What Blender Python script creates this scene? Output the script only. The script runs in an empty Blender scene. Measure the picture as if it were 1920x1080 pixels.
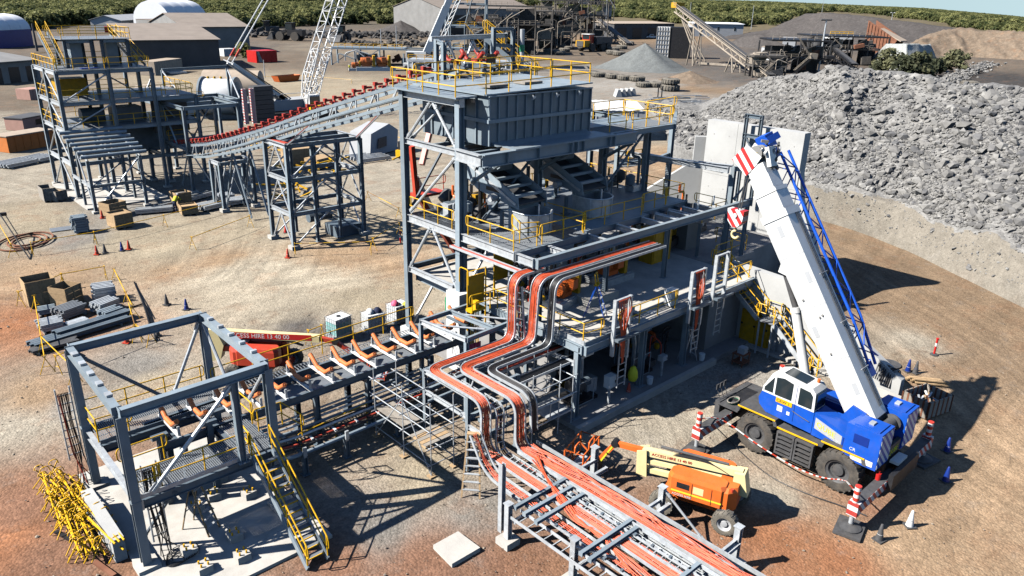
import bpy, math, random
import numpy as np
from mathutils import Vector, Matrix
random.seed(7); rng = np.random.default_rng(7)
SC = bpy.context.scene
COL = SC.collection
# ------------------------------------------------------------------ camera
# world axes: x runs along the near conveyor, y across it, z up, metres
FOC, PITCH, ROLL, HC = 1.4808, 0.3662, 0.0223, 19.0
AZ = math.radians(43.0)
_ca, _sa = math.cos(AZ), math.sin(AZ)
def _pl(p): return Vector((p[0]*_ca+p[1]*_sa, -p[0]*_sa+p[1]*_ca, p[2]))
def W2(X, Y, z=0.0):
    """lateral X, forward Y as seen from the lookout -> world"""
    return _pl((X, Y, z))
_f = Vector((0, math.cos(PITCH), -math.sin(PITCH))); _r0 = Vector((1, 0, 0)); _u0 = _r0.cross(_f)
_r = math.cos(ROLL)*_r0 + math.sin(ROLL)*_u0
_u = -math.sin(ROLL)*_r0 + math.cos(ROLL)*_u0
CR, CU, CF = _pl(_r), _pl(_u), _pl(_f)
cam = bpy.data.cameras.new('camera'); camo = bpy.data.objects.new('camera', cam); COL.objects.link(camo)
M = Matrix((( CR.x, CU.x, -CF.x, 0), (CR.y, CU.y, -CF.y, 0), (CR.z, CU.z, -CF.z, HC), (0, 0, 0, 1)))
camo.matrix_world = M
cam.sensor_width = 36; cam.lens = 18*FOC; cam.clip_start = 0.5; cam.clip_end = 20000
SC.camera = camo
SC.render.resolution_x, SC.render.resolution_y = 1024, 576
# ------------------------------------------------------------------ sky, sun, exposure
SUN_AZ, SUN_EL = math.radians(-29.5), math.radians(41.0)     # heading the light travels towards
w = bpy.data.worlds.new('World'); SC.world = w; w.use_nodes = True
nt = w.node_tree; nt.nodes.clear()
sky = nt.nodes.new('ShaderNodeTexSky'); sky.sky_type = 'NISHITA'; sky.sun_disc = False
sky.sun_elevation = SUN_EL
_sd = Vector((-math.cos(SUN_AZ), -math.sin(SUN_AZ), 0))       # towards the sun
sky.sun_rotation = math.atan2(_sd.x, _sd.y)
sky.dust_density = 0.0; sky.air_density = 1.0; sky.ozone_density = 2.5
bg = nt.nodes.new('ShaderNodeBackground'); bg.inputs[1].default_value = 0.05
wo = nt.nodes.new('ShaderNodeOutputWorld')
_tc = nt.nodes.new('ShaderNodeTexCoord'); _sp = nt.nodes.new('ShaderNodeSeparateXYZ'); _mx = nt.nodes.new('ShaderNodeMath'); _mx.operation = 'MAXIMUM'; _mx.inputs[1].default_value = 0.05; _cb = nt.nodes.new('ShaderNodeCombineXYZ')
nt.links.new(_tc.outputs['Generated'], _sp.inputs[0]); nt.links.new(_sp.outputs[2], _mx.inputs[0])
for _i in range(2): nt.links.new(_sp.outputs[_i], _cb.inputs[_i])
nt.links.new(_mx.outputs[0], _cb.inputs[2]); nt.links.new(_cb.outputs[0], sky.inputs[0]); _ti = nt.nodes.new('ShaderNodeMixRGB'); _ti.blend_type = 'MULTIPLY'; _ti.inputs[0].default_value = 1; _ti.inputs[2].default_value = (.86, .95, 1.10, 1); nt.links.new(sky.outputs[0], _ti.inputs[1]); nt.links.new(_ti.outputs[0], bg.inputs[0]); nt.links.new(bg.outputs[0], wo.inputs[0])
sl = bpy.data.lights.new('sun', 'SUN'); so = bpy.data.objects.new('sun', sl); COL.objects.link(so)
sl.energy = 5.0; sl.angle = math.radians(0.5); sl.color = (1.0, 0.96, 0.90)
ld = Vector((math.cos(SUN_AZ)*math.cos(SUN_EL), math.sin(SUN_AZ)*math.cos(SUN_EL), -math.sin(SUN_EL)))
so.rotation_euler = ld.to_track_quat('-Z', 'Y').to_euler(); so.location = (0, 0, 60)
vs = SC.view_settings; vs.view_transform = 'Standard'; vs.look = 'None'; vs.gamma = 1; vs.use_curve_mapping = False
vs.exposure = 0.95
SC.cycles.max_bounces = 5; SC.cycles.diffuse_bounces = 0; SC.cycles.glossy_bounces = 2; SC.cycles.transparent_max_bounces = 6
SC.cycles.use_denoising = True

def G(x, y, z=0.0):
    """the point of height z that the lookout sees at photo position x, y (1920 x 1080)"""
    d = CF*FOC + CR*((x-960)/960) - CU*((y-540)/960)
    t = (z-HC)/d.z
    p = d*t; return Vector((p.x, p.y, z))
# ------------------------------------------------------------------ materials
MATS = {}
def mat(name, col, rough=0.6, metal=0.0, var=0.18, scale=3.0, bump=0.0, bscale=25.0, dirt=0.0, dirtcol=(0.24, 0.17, 0.11), spec=0.4, obvar=0.0, island=0.0):
    m = bpy.data.materials.new(name); m.use_nodes = True; n = m.node_tree; b = n.nodes['Principled BSDF']
    b.inputs['Roughness'].default_value = rough; b.inputs['Metallic'].default_value = metal
    b.inputs['Specular IOR Level'].default_value = spec
    tc = n.nodes.new('ShaderNodeTexCoord'); no = n.nodes.new('ShaderNodeTexNoise')
    no.inputs['Scale'].default_value = scale; no.inputs['Detail'].default_value = 5; no.inputs['Roughness'].default_value = 0.65
    n.links.new(tc.outputs['Object'], no.inputs['Vector'])
    r = n.nodes.new('ShaderNodeValToRGB')
    lo = tuple(max(0, c*(1-var)) for c in col) + (1,); hi = tuple(min(1, c*(1+var)) for c in col) + (1,)
    r.color_ramp.elements[0].position = 0.3; r.color_ramp.elements[1].position = 0.7
    r.color_ramp.elements[0].color = lo; r.color_ramp.elements[1].color = hi
    n.links.new(no.outputs['Fac'], r.inputs['Fac']); out = r.outputs['Color']
    if dirt > 0:
        n2 = n.nodes.new('ShaderNodeTexNoise'); n2.inputs['Scale'].default_value = scale*0.6+0.7; n2.inputs['Detail'].default_value = 8; n2.inputs['Roughness'].default_value = 0.75
        n.links.new(tc.outputs['Object'], n2.inputs['Vector'])
        r2 = n.nodes.new('ShaderNodeValToRGB'); r2.color_ramp.elements[0].position = 0.48; r2.color_ramp.elements[1].position = 0.75
        r2.color_ramp.elements[1].color = (dirt, dirt, dirt, 1)
        n.links.new(n2.outputs['Fac'], r2.inputs['Fac'])
        mx = n.nodes.new('ShaderNodeMixRGB'); mx.inputs[2].default_value = dirtcol + (1,)
        n.links.new(r2.outputs['Color'], mx.inputs[0]); n.links.new(out, mx.inputs[1]); out = mx.outputs[0]
    if obvar > 0:
        oi = n.nodes.new('ShaderNodeObjectInfo'); hv = n.nodes.new('ShaderNodeHueSaturation')
        mr = n.nodes.new('ShaderNodeMapRange'); mr.inputs[3].default_value = 1-obvar; mr.inputs[4].default_value = 1+obvar
        n.links.new(oi.outputs['Random'], mr.inputs[0]); n.links.new(mr.outputs[0], hv.inputs['Value'])
        n.links.new(out, hv.inputs['Color']); out = hv.outputs[0]
    if island > 0:
        gi = n.nodes.new('ShaderNodeNewGeometry'); cr = n.nodes.new('ShaderNodeValToRGB'); e = cr.color_ramp.elements
        e[0].color = (1-island, 1-island, 1-island*.95, 1); e[1].color = (1+island, 1+island*.93, 1+island*.8, 1)
        q = e.new(.55); q.color = (1.0, .97, .93, 1)
        mm = n.nodes.new('ShaderNodeMixRGB'); mm.blend_type = 'MULTIPLY'; mm.inputs[0].default_value = 1
        n.links.new(gi.outputs['Random Per Island'], cr.inputs[0]); n.links.new(out, mm.inputs[1]); n.links.new(cr.outputs[0], mm.inputs[2]); out = mm.outputs[0]
    n.links.new(out, b.inputs['Base Color'])
    if bump > 0:
        n3 = n.nodes.new('ShaderNodeTexNoise'); n3.inputs['Scale'].default_value = bscale; n3.inputs['Detail'].default_value = 6
        n.links.new(tc.outputs['Object'], n3.inputs['Vector'])
        bp = n.nodes.new('ShaderNodeBump'); bp.inputs['Strength'].default_value = bump; bp.inputs['Distance'].default_value = 0.05
        n.links.new(n3.outputs['Fac'], bp.inputs['Height']); n.links.new(bp.outputs[0], b.inputs['Normal'])
    MATS[name] = m; return m
mat('steel', (0.235, 0.285, 0.320), 0.42, 0.0, 0.14, 1.5, dirt=0.3, dirtcol=(0.30, 0.27, 0.23), obvar=0.16)
mat('steel_dark', (0.115, 0.15, 0.18), 0.5, 0.0, 0.2, 1.5, dirt=0.25, obvar=0.1)
mat('galv', (0.50, 0.53, 0.55), 0.40, 0.25, 0.2, 4.0, dirt=0.25, obvar=0.12)
mat('grating', (0.24, 0.26, 0.28), 0.45, 0.3, 0.15, 6.0)
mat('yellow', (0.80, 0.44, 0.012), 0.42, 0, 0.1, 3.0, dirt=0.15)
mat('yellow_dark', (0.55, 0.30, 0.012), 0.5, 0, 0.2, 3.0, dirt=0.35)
mat('cable', (0.70, 0.105, 0.04), 0.5, 0, 0.25, 3.0, obvar=0.3, dirt=0.2, dirtcol=(.55,.30,.2))
mat('cable_red', (0.50, 0.07, 0.04), 0.5, 0, 0.2, 8.0)
mat('cable_black', (0.02, 0.02, 0.022), 0.5, 0, 0.3, 8.0)
mat('roller', (0.72, 0.20, 0.06), 0.45, 0, 0.12, 5.0, dirt=0.15)
mat('roller_red', (0.42, 0.045, 0.03), 0.45, 0, 0.15, 5.0, dirt=0.2)
mat('orange', (0.80, 0.16, 0.03), 0.35, 0, 0.10, 2.0, dirt=0.18)
mat('orange_red', (0.55, 0.06, 0.03), 0.35, 0, 0.12, 2.0, dirt=0.25)
mat('cream', (0.80, 0.66, 0.34), 0.4, 0, 0.08, 2.0, dirt=0.15)
mat('white', (0.74, 0.74, 0.72), 0.35, 0, 0.07, 1.2, dirt=0.25, dirtcol=(.5,.44,.36))
mat('white_plastic', (0.78, 0.80, 0.80), 0.4, 0, 0.06, 2.0, dirt=0.1)
mat('teal_liquid', (0.30, 0.58, 0.56), 0.3, 0, 0.1, 2.0)
mat('blue', (0.010, 0.085, 0.46), 0.3, 0, 0.12, 1.5, dirt=0.15)
mat('navy', (0.008, 0.03, 0.20), 0.35, 0, 0.15, 2.0)
mat('jib_blue', (0.015, 0.10, 0.55), 0.35, 0, 0.15, 2.0)
mat('red', (0.52, 0.02, 0.018), 0.4, 0, 0.12, 2.0, dirt=0.1)
mat('pink', (0.75, 0.12, 0.22), 0.6, 0, 0.1, 3.0)
mat('green', (0.03, 0.25, 0.12), 0.6, 0, 0.2, 3.0)
mat('rubber', (0.070, 0.063, 0.055), 0.8, 0, 0.3, 4.0, bump=0.3, dirt=0.6, dirtcol=(0.19, 0.15, 0.11))
mat('tyre_pale', (0.16, 0.145, 0.12), 0.85, 0, 0.3, 4.0, bump=0.3, dirt=0.5, dirtcol=(0.34, 0.29, 0.22))
mat('black', (0.018, 0.018, 0.02), 0.5, 0, 0.4, 3.0, dirt=0.3, dirtcol=(0.09, 0.08, 0.07))
mat('charcoal', (0.075, 0.075, 0.077), 0.6, 0, 0.3, 3.0, dirt=0.5, dirtcol=(0.14, 0.12, 0.10))
mat('glass', (0.02, 0.03, 0.035), 0.08, 0, 0.1, 1.0, spec=0.8)
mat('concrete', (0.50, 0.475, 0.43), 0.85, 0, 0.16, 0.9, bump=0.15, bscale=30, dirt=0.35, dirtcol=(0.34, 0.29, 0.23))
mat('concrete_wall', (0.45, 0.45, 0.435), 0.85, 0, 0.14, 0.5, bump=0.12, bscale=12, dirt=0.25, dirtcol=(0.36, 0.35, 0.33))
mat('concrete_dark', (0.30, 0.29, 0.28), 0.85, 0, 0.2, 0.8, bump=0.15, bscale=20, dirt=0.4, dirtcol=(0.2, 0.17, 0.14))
mat('timber', (0.44, 0.30, 0.165), 0.8, 0, 0.22, 6.0, dirt=0.25, obvar=0.12)
mat('timber_grey', (0.30, 0.27, 0.23), 0.85, 0, 0.2, 5.0, dirt=0.3, obvar=0.12)
mat('paper', (0.70, 0.69, 0.66), 0.8, 0, 0.08, 4.0)
mat('rock', (0.205, 0.203, 0.197), 0.9, 0, 0.25, 0.8, bump=0.3, bscale=6, island=0.42)
mat('rust', (0.22, 0.09, 0.05), 0.85, 0, 0.3, 1.0, dirt=0.3)
mat('roof_brown', (0.27, 0.225, 0.185), 0.7, 0, 0.12, 0.3, dirt=0.2)
mat('clad_dark', (0.085, 0.085, 0.088), 0.7, 0, 0.2, 0.3)
mat('clad_grey', (0.24, 0.235, 0.225), 0.7, 0, 0.15, 0.3, dirt=0.2)
mat('clad_pale', (0.42, 0.43, 0.44), 0.6, 0, 0.1, 0.5, dirt=0.2)
mat('tent', (0.82, 0.83, 0.85), 0.6, 0, 0.03, 0.5)
mat('cont_orange', (0.60, 0.19, 0.045), 0.6, 0, 0.12, 1.0, dirt=0.2)
mat('cont_pink', (0.48, 0.28, 0.22), 0.7, 0, 0.12, 1.0, dirt=0.2)
mat('cont_tan', (0.42, 0.34, 0.26), 0.7, 0, 0.12, 1.0, dirt=0.2)
mat('dusty_steel', (0.085, 0.078, 0.070), 0.8, 0, 0.35, 1.0, dirt=0.5, dirtcol=(0.17, 0.135, 0.10), obvar=0.35)
mat('dusty_pale', (0.34, 0.29, 0.23), 0.8, 0, 0.25, 1.0, dirt=0.4, dirtcol=(0.22, 0.17, 0.13), obvar=0.2)
mat('bark', (0.14, 0.11, 0.085), 0.9, 0, 0.3, 3.0)
mat('skin', (0.42, 0.24, 0.16), 0.6, 0, 0.05, 3.0)
mat('hivis', (0.72, 0.68, 0.04), 0.7, 0, 0.08, 3.0)
mat('denim', (0.012, 0.018, 0.05), 0.8, 0, 0.2, 5.0)
mat('pebble', (0.29, 0.245, 0.195), 0.9, 0, 0.25, 9.0, island=0.4)

def stripes(name, c1, c2, per=0.35, ang=45, axis='xz', frac=0.5):
    """diagonal two colour hazard bands in the object's own axes"""
    m = bpy.data.materials.new(name); m.use_nodes = True; n = m.node_tree; b = n.nodes['Principled BSDF']
    b.inputs['Roughness'].default_value = 0.45
    tc = n.nodes.new('ShaderNodeTexCoord'); sp = n.nodes.new('ShaderNodeSeparateXYZ'); n.links.new(tc.outputs['Object'], sp.inputs[0])
    a = {'x': 0, 'y': 1, 'z': 2}
    def mul(o, k):
        q = n.nodes.new('ShaderNodeMath'); q.operation = 'MULTIPLY'; n.links.new(o, q.inputs[0]); q.inputs[1].default_value = k; return q.outputs[0]
    s = n.nodes.new('ShaderNodeMath'); s.operation = 'ADD'
    n.links.new(mul(sp.outputs[a[axis[0]]], math.cos(math.radians(ang))/per), s.inputs[0])
    n.links.new(mul(sp.outputs[a[axis[1]]], math.sin(math.radians(ang))/per), s.inputs[1])
    f = n.nodes.new('ShaderNodeMath'); f.operation = 'FRACT'; n.links.new(s.outputs[0], f.inputs[0])
    g = n.nodes.new('ShaderNodeMath'); g.operation = 'GREATER_THAN'; n.links.new(f.outputs[0], g.inputs[0]); g.inputs[1].default_value = frac
    mx = n.nodes.new('ShaderNodeMixRGB'); mx.inputs[1].default_value = c1+(1,); mx.inputs[2].default_value = c2+(1,)
    n.links.new(g.outputs[0], mx.inputs[0]); n.links.new(mx.outputs[0], b.inputs['Base Color'])
    MATS[name] = m; return m
stripes('hazard_rw', (0.72, 0.70, 0.68), (0.42, 0.05, 0.04), 0.30, 45, 'yz')
stripes('hazard_rwx', (0.72, 0.70, 0.68), (0.42, 0.05, 0.04), 0.30, 45, 'xz')
stripes('hazard_bw', (0.75, 0.76, 0.78), (0.012, 0.075, 0.40), 0.26, 45, 'xz')
stripes('hook_rw', (0.78, 0.76, 0.74), (0.50, 0.03, 0.03), 0.36, -40, 'yz')
stripes('pole_rw', (0.75, 0.70, 0.66), (0.60, 0.05, 0.03), 0.30, 90, 'xz')
stripes('deck_lines', (0.27, 0.29, 0.31), (0.13, 0.145, 0.16), 0.12, 0, 'xz')
stripes('tape_yb', (0.70, 0.42, 0.02), (0.25, 0.12, 0.03), 0.9, 0, 'xy')
# ------------------------------------------------------------------ mesh builder
Z = Vector((0, 0, 1))
class MB:
    def __init__(s): s.v = []; s.f = []; s.m = []
    def add(s, vs, fs, mi=0):
        n = len(s.v); s.v += [tuple(p) for p in vs]; s.f += [tuple(i+n for i in f) for f in fs]; s.m += [mi]*len(fs); return s
    def box(s, x0, x1, y0, y1, z0, z1, mi=0):
        vs = [(x0,y0,z0),(x1,y0,z0),(x1,y1,z0),(x0,y1,z0),(x0,y0,z1),(x1,y0,z1),(x1,y1,z1),(x0,y1,z1)]
        return s.add(vs, [(0,3,2,1),(4,5,6,7),(0,1,5,4),(1,2,6,5),(2,3,7,6),(3,0,4,7)], mi)
    def cbox(s, c, sx, sy, sz, rz=0.0, mi=0):
        """box on its base centre c, turned by rz"""
        ca, sa = math.cos(rz), math.sin(rz); vs = []
        for z in (0, sz):
            for x, y in ((-1,-1),(1,-1),(1,1),(-1,1)):
                a, b = x*sx/2, y*sy/2; vs.append((c[0]+a*ca-b*sa, c[1]+a*sa+b*ca, c[2]+z))
        return s.add(vs, [(0,3,2,1),(4,5,6,7),(0,1,5,4),(1,2,6,5),(2,3,7,6),(3,0,4,7)], mi)
    def _fr(s, p, q, up):
        p, q = Vector(p), Vector(q); d = (q-p).normalized(); u = Vector(up)
        if abs(d.dot(u)) > 0.98: u = Vector((0, 1, 0)) if abs(d.y) < 0.9 else Vector((1, 0, 0))
        r = d.cross(u).normalized(); u = r.cross(d); return p, q, d, r, u
    def bar(s, p, q, w, h, up=Z, mi=0):
        p, q, d, r, u = s._fr(p, q, up); vs = []
        for c in (p, q):
            for a, b in ((-1,-1),(1,-1),(1,1),(-1,1)): vs.append(c + r*(a*w/2) + u*(b*h/2))
        return s.add(vs, [(0,3,2,1),(4,5,6,7),(0,1,5,4),(1,2,6,5),(2,3,7,6),(3,0,4,7)], mi)
    def ib(s, p, q, d_, b, up=Z, t=0.03, mi=0):
        """I section: depth d_ along up, flange b across"""
        p, q, d, r, u = s._fr(p, q, up); h = d_/2; w = b/2; k = t/2
        pr = [(-w,-h),(w,-h),(w,-h+t),(k,-h+t),(k,h-t),(w,h-t),(w,h),(-w,h),(-w,h-t),(-k,h-t),(-k,-h+t),(-w,-h+t)]
        vs = [c + r*x + u*y for c in (p, q) for x, y in pr]
        fs = [(i, (i+1) % 12, 12+(i+1) % 12, 12+i) for i in range(12)] + [tuple(range(11, -1, -1)), tuple(range(12, 24))]
        return s.add(vs, fs, mi)
    def tube(s, p, q, r, n=8, r2=None, mi=0, caps=True):
        p, q, d, x, y = s._fr(p, q, Z); r2 = r if r2 is None else r2; vs = []
        for c, rr in ((p, r), (q, r2)):
            for i in range(n):
                a = 2*math.pi*i/n; vs.append(c + x*(rr*math.cos(a)) + y*(rr*math.sin(a)))
        fs = [(i, (i+1) % n, n+(i+1) % n, n+i) for i in range(n)]
        if caps: fs += [tuple(range(n-1, -1, -1)), tuple(range(n, 2*n))]
        return s.add(vs, fs, mi)
    def path(s, pts, r, n=6, closed=False, mi=0):
        pts = [Vector(p) for p in pts]; N = len(pts); vs = []; x = None
        for i, c in enumerate(pts):
            if closed: d = pts[(i+1) % N]-pts[i-1]
            else: d = pts[min(i+1, N-1)]-pts[max(i-1, 0)]
            d = d.normalized()
            if x is None:
                x = d.cross(Z if abs(d.z) < 0.95 else Vector((1, 0, 0))).normalized()
            else:
                x = (x - d*x.dot(d)).normalized()
            y = d.cross(x)
            for k in range(n):
                a = 2*math.pi*k/n; vs.append(c + x*(r*math.cos(a)) + y*(r*math.sin(a)))
        fs = []
        for i in range(N if closed else N-1):
            j = (i+1) % N
            for k in range(n): fs.append((i*n+k, i*n+(k+1) % n, j*n+(k+1) % n, j*n+k))
        if not closed: fs += [tuple(range(n-1, -1, -1)), tuple((N-1)*n+k for k in range(n))]
        return s.add(vs, fs, mi)
    def prism(s, poly, vec, mi=0):
        n = len(poly); a = [Vector(p) for p in poly]; b = [p+Vector(vec) for p in a]
        return s.add(a+b, [tuple(range(n-1, -1, -1)), tuple(range(n, 2*n))] + [(i, (i+1) % n, n+(i+1) % n, n+i) for i in range(n)], mi)
    def lathe(s, c, prof, n=16, axis=Z, mi=0, caps=True):
        """profile (radius, height) turned about axis through c"""
        a = Vector(axis).normalized(); x = a.orthogonal().normalized(); y = a.cross(x); c = Vector(c); vs = []
        for r, h in prof:
            for k in range(n):
                t = 2*math.pi*k/n; vs.append(c + a*h + x*(r*math.cos(t)) + y*(r*math.sin(t)))
        fs = []
        for i in range(len(prof)-1):
            for k in range(n): fs.append((i*n+k, i*n+(k+1) % n, (i+1)*n+(k+1) % n, (i+1)*n+k))
        if caps and prof[0][0] > 1e-4: fs.append(tuple(range(n-1, -1, -1)))
        if caps and prof[-1][0] > 1e-4: fs.append(tuple((len(prof)-1)*n+k for k in range(n)))
        return s.add(vs, fs, mi)
    def xf(s, m):
        s.v = [tuple(m @ Vector(p)) for p in s.v]; return s
def build(name, mb, mats, parent=None, off=(0, 0, 0), smooth=False):
    me = bpy.data.meshes.new(name)
    if any(off): vs = [(p[0]-off[0], p[1]-off[1], p[2]-off[2]) for p in mb.v]
    else: vs = mb.v
    me.from_pydata(vs, [], mb.f)
    for m in ([mats] if isinstance(mats, str) else mats): me.materials.append(MATS[m])
    if len(me.materials) > 1: me.polygons.foreach_set('material_index', mb.m)
    if smooth: me.polygons.foreach_set('use_smooth', [True]*len(me.polygons)); me.set_sharp_from_angle(angle=math.radians(38))
    o = bpy.data.objects.new(name, me); COL.objects.link(o)
    if parent: o.parent = parent
    return o
USED = {}
class T:
    """a thing: an Empty at its base with parts built in world coordinates (or local ones when rz is given)"""
    def __init__(s, name, label, cat, loc=(0, 0, 0), group=None, rz=None):
        o = bpy.data.objects.new(name, None); COL.objects.link(o); o.location = loc; s.o = o; o.empty_display_size = 0.2
        if rz is not None: o.rotation_euler = (0, 0, rz); s.off = (0, 0, 0)
        else: s.off = tuple(loc)
        o['label'] = label; o['category'] = cat
        if group: o['group'] = group
        s.sh = {}
    def p(s, name, mb, mats, sub=None, label=None, stuff=False, smooth=False):
        o = build(name, mb, mats, sub or s.o, s.off, smooth)
        if label: o['label'] = label
        if stuff: o['kind'] = 'stuff'
        return o
    def inst(s, name, me, loc, sub=None, rot=None):
        o = bpy.data.objects.new(name, me); COL.objects.link(o); o.parent = sub or s.o
        o.location = Vector(loc)-Vector(s.off)
        if rot: o.rotation_euler = rot
        return o
    def col(s, x, y, z0, z1, d=0.3, b=0.3, m='steel', up=(1, 0, 0), name='column', t=0.03):
        mb = MB().ib((x, y, z0), (x, y, z1), d, b, up, t); mb.cbox((x, y, z0), d*1.7, b*1.7, .03)
        for z in (z0+(z1-z0)*.45,) if z1-z0 > 4 else (): mb.box(x-d*.56, x+d*.56, y-b*.56, y+b*.56, z, z+.03)
        return s.p(name, mb, m)
    def beam(s, p, q, d=0.35, b=0.2, m='steel', name='beam', t=0.025):
        mb = MB().ib(p, q, d, b, Z, t)
        if m != 'galv' or d > .15:
            v = (Vector(q)-Vector(p)); L = v.length; v = v/L
            for k in (0.0, L-.02): mb.bar(Vector(p)+v*(k-.001), Vector(p)+v*(k+.021), b*1.25, d*1.2)
        return s.p(name, mb, m)
    def brace(s, p, q, r=0.07, m='steel', name='brace'):
        p, q = Vector(p), Vector(q); d = (q-p).normalized()
        mb = MB().tube(p, q, r, 8)
        for c, e in ((p, d), (q, -d)): mb.bar(c-e*.05, c+e*.32, r*.35, r*3.6).tube(c+e*.34, c+e*.42, r*1.25, 8)
        return s.p(name, mb, m, smooth=True)
    def rail(s, pts, h=1.0, m='yellow', sp=1.4, r=0.026, loop=True, kick=False, far=False):
        """handrail of two bars with rounded ends on shared posts"""
        pts = [Vector(p) for p in pts]; mb = MB()
        hi = [p+Z*h for p in pts]; mi = [p+Z*h*0.5 for p in pts]
        if loop and not far:
            d0 = (pts[0]-pts[1]).normalized()*0.16; d1 = (pts[-1]-pts[-2]).normalized()*0.16
            a, b = hi[0], mi[0]; c, e = hi[-1], mi[-1]
            A = [a+d0*.7-Z*.03, a+d0-Z*.12, b+d0+Z*.12, b+d0*.7+Z*.03]
            B = [e+d1*.7+Z*.03, e+d1+Z*.12, c+d1-Z*.12, c+d1*.7-Z*.03]
            mb.path([b]+[b+d0*.5]+A[::-1]+[a+d0*.5]+hi+[c+d1*.5]+B[::-1]+[e+d1*.5]+mi[::-1][0:1], r, 6)
            mb.path(mi, r, 6)
        else:
            mb.path(hi, r, 5); mb.path(mi, r, 5)
        if kick:
            for a, b in zip(pts[:-1], pts[1:]): mb.bar(a+Z*.06, b+Z*.06, .012, .12)
        ro = s.p('handrail', mb, m, smooth=True)
        key = ('post', h, m, r)
        if key not in s.sh:
            pm = MB().tube((0, 0, 0), (0, 0, h), r*1.15, 6)
            s.sh[key] = _mesh('post', pm, m)
        for a, b in zip(pts[:-1], pts[1:]):
            L = (b-a).length; n = max(1, round(L/sp))
            for i in range(n + (1 if b is pts[-1] else 0)): s.inst('post', s.sh[key], a.lerp(b, i/n), ro)
        return ro
    def grate(s, x0, x1, y0, y1, z, along='y', pitch=0.11, m='grating', frame=True):
        """open bar grating: bearing bars with cross rods"""
        mb = MB()
        if along == 'y':
            n = int((x1-x0)/pitch)
            for i in range(n+1):
                x = x0+(x1-x0)*i/max(n, 1); mb.box(x-.014, x+.014, y0, y1, z-.045, z)
            k = int((y1-y0)/.45)
            for i in range(k+1): yy = y0+(y1-y0)*i/max(k, 1); mb.box(x0, x1, yy-.012, yy+.012, z-.03, z-.006)
        else:
            n = int((y1-y0)/pitch)
            for i in range(n+1):
                y = y0+(y1-y0)*i/max(n, 1); mb.box(x0, x1, y-.014, y+.014, z-.045, z)
            k = int((x1-x0)/.45)
            for i in range(k+1): xx = x0+(x1-x0)*i/max(k, 1); mb.box(xx-.012, xx+.012, y0, y1, z-.03, z-.006)
        o = s.p('grating', mb, m, stuff=True)
        return o
    def stair(s, p, q, w, n=None, m='steel', rail=True, side=None, tread_m='grating'):
        """stair flight from foot p up to head q, width w"""
        p, q = Vector(p), Vector(q); d = q-p; hd = Vector((d.x, d.y, 0)).normalized(); rr = hd.cross(Z)
        n = n or max(3, round(d.z/0.21))
        for sg in (-1, 1): s.p('stringer', MB().bar(p+rr*(sg*w/2), q+rr*(sg*w/2), .06, .28), m)
        tm = MB().bar(rr*(-w/2+.03), rr*(w/2-.03), .24, .035)
        tm.bar(rr*(-w/2+.03)-hd*.125, rr*(w/2-.03)-hd*.125, .03, .045, mi=1)
        me = _mesh('tread', tm, [tread_m, 'yellow'])
        for i in range(1, n): s.inst('tread', me, p+d*(i/n))
        if rail:
            for sg in (-1, 1):
                o = rr*(sg*w/2)
                s.rail([p+o+Vector((0, 0, .05)), q+o], 1.0, sp=1.5)
def _mesh(name, mb, mats):
    me = bpy.data.meshes.new(name); me.from_pydata(mb.v, [], mb.f)
    for m in ([mats] if isinstance(mats, str) else mats): me.materials.append(MATS[m])
    if len(me.materials) > 1: me.polygons.foreach_set('material_index', mb.m)
    return me
def dup(root, loc, rz=0.0, label=None, group=None, scale=None):
    r = root.copy(); COL.objects.link(r); r.location = loc; r.rotation_euler = (0, 0, rz)
    if scale: r.scale = scale
    if label: r['label'] = label
    if group: r['group'] = group
    for ch in root.children:
        c = ch.copy(); COL.objects.link(c); c.parent = r
        for gc in ch.children:
            d = gc.copy(); COL.objects.link(d); d.parent = c
    return r
def setting(name, mb, mats, kind='structure', smooth=False):
    o = build(name, mb, mats, smooth=smooth); o['kind'] = kind; return o
def lettering(t, text, size, origin, xdir, ydir, m, parent=None, depth=0.004, name='lettering'):
    """flat lettering on a face: origin = lower left corner"""
    cu = bpy.data.curves.new('lettering', 'FONT'); cu.body = text; cu.size = size; cu.extrude = depth; cu.resolution_u = 2
    tmp = bpy.data.objects.new('tmp', cu); COL.objects.link(tmp)
    dg = bpy.context.evaluated_depsgraph_get(); me = bpy.data.meshes.new_from_object(tmp.evaluated_get(dg))
    bpy.data.objects.remove(tmp)
    x = Vector(xdir).normalized(); y = Vector(ydir).normalized(); zz = x.cross(y)
    off = Vector(t.off)
    me.transform(Matrix(((x.x, y.x, zz.x, origin[0]-off.x), (x.y, y.y, zz.y, origin[1]-off.y), (x.z, y.z, zz.z, origin[2]-off.z), (0, 0, 0, 1))))
    me.materials.clear(); me.materials.append(MATS[m])
    o = bpy.data.objects.new(name, me); COL.objects.link(o); o.parent = parent or t.o
    return o
# ------------------------------------------------------------------ ground sheet
def noise2(x, y, seed=0, oct=4):
    r = np.random.default_rng(seed); out = np.zeros_like(x); amp = 1.0; f = 1.0
    for _ in range(oct):
        tab = r.random((64, 64)); xi = x*f; yi = y*f
        i = np.floor(xi).astype(int); j = np.floor(yi).astype(int); fx = xi-i; fy = yi-j
        fx = fx*fx*(3-2*fx); fy = fy*fy*(3-2*fy)
        a = tab[i % 64, j % 64]; b = tab[(i+1) % 64, j % 64]; c = tab[i % 64, (j+1) % 64]; d = tab[(i+1) % 64, (j+1) % 64]
        out += amp*((a*(1-fx)+b*fx)*(1-fy)+(c*(1-fx)+d*fx)*fy-0.5); amp *= 0.5; f *= 2.03
    return out
def project(P):
    """world points (n,3) -> photo pixels"""
    q = P-np.array([0, 0, HC]); d = q@np.array(CF); d = np.where(d < 0.1, 0.1, d)
    return 960+960*FOC*(q@np.array(CR))/d, 540-960*FOC*(q@np.array(CU))/d
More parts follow.
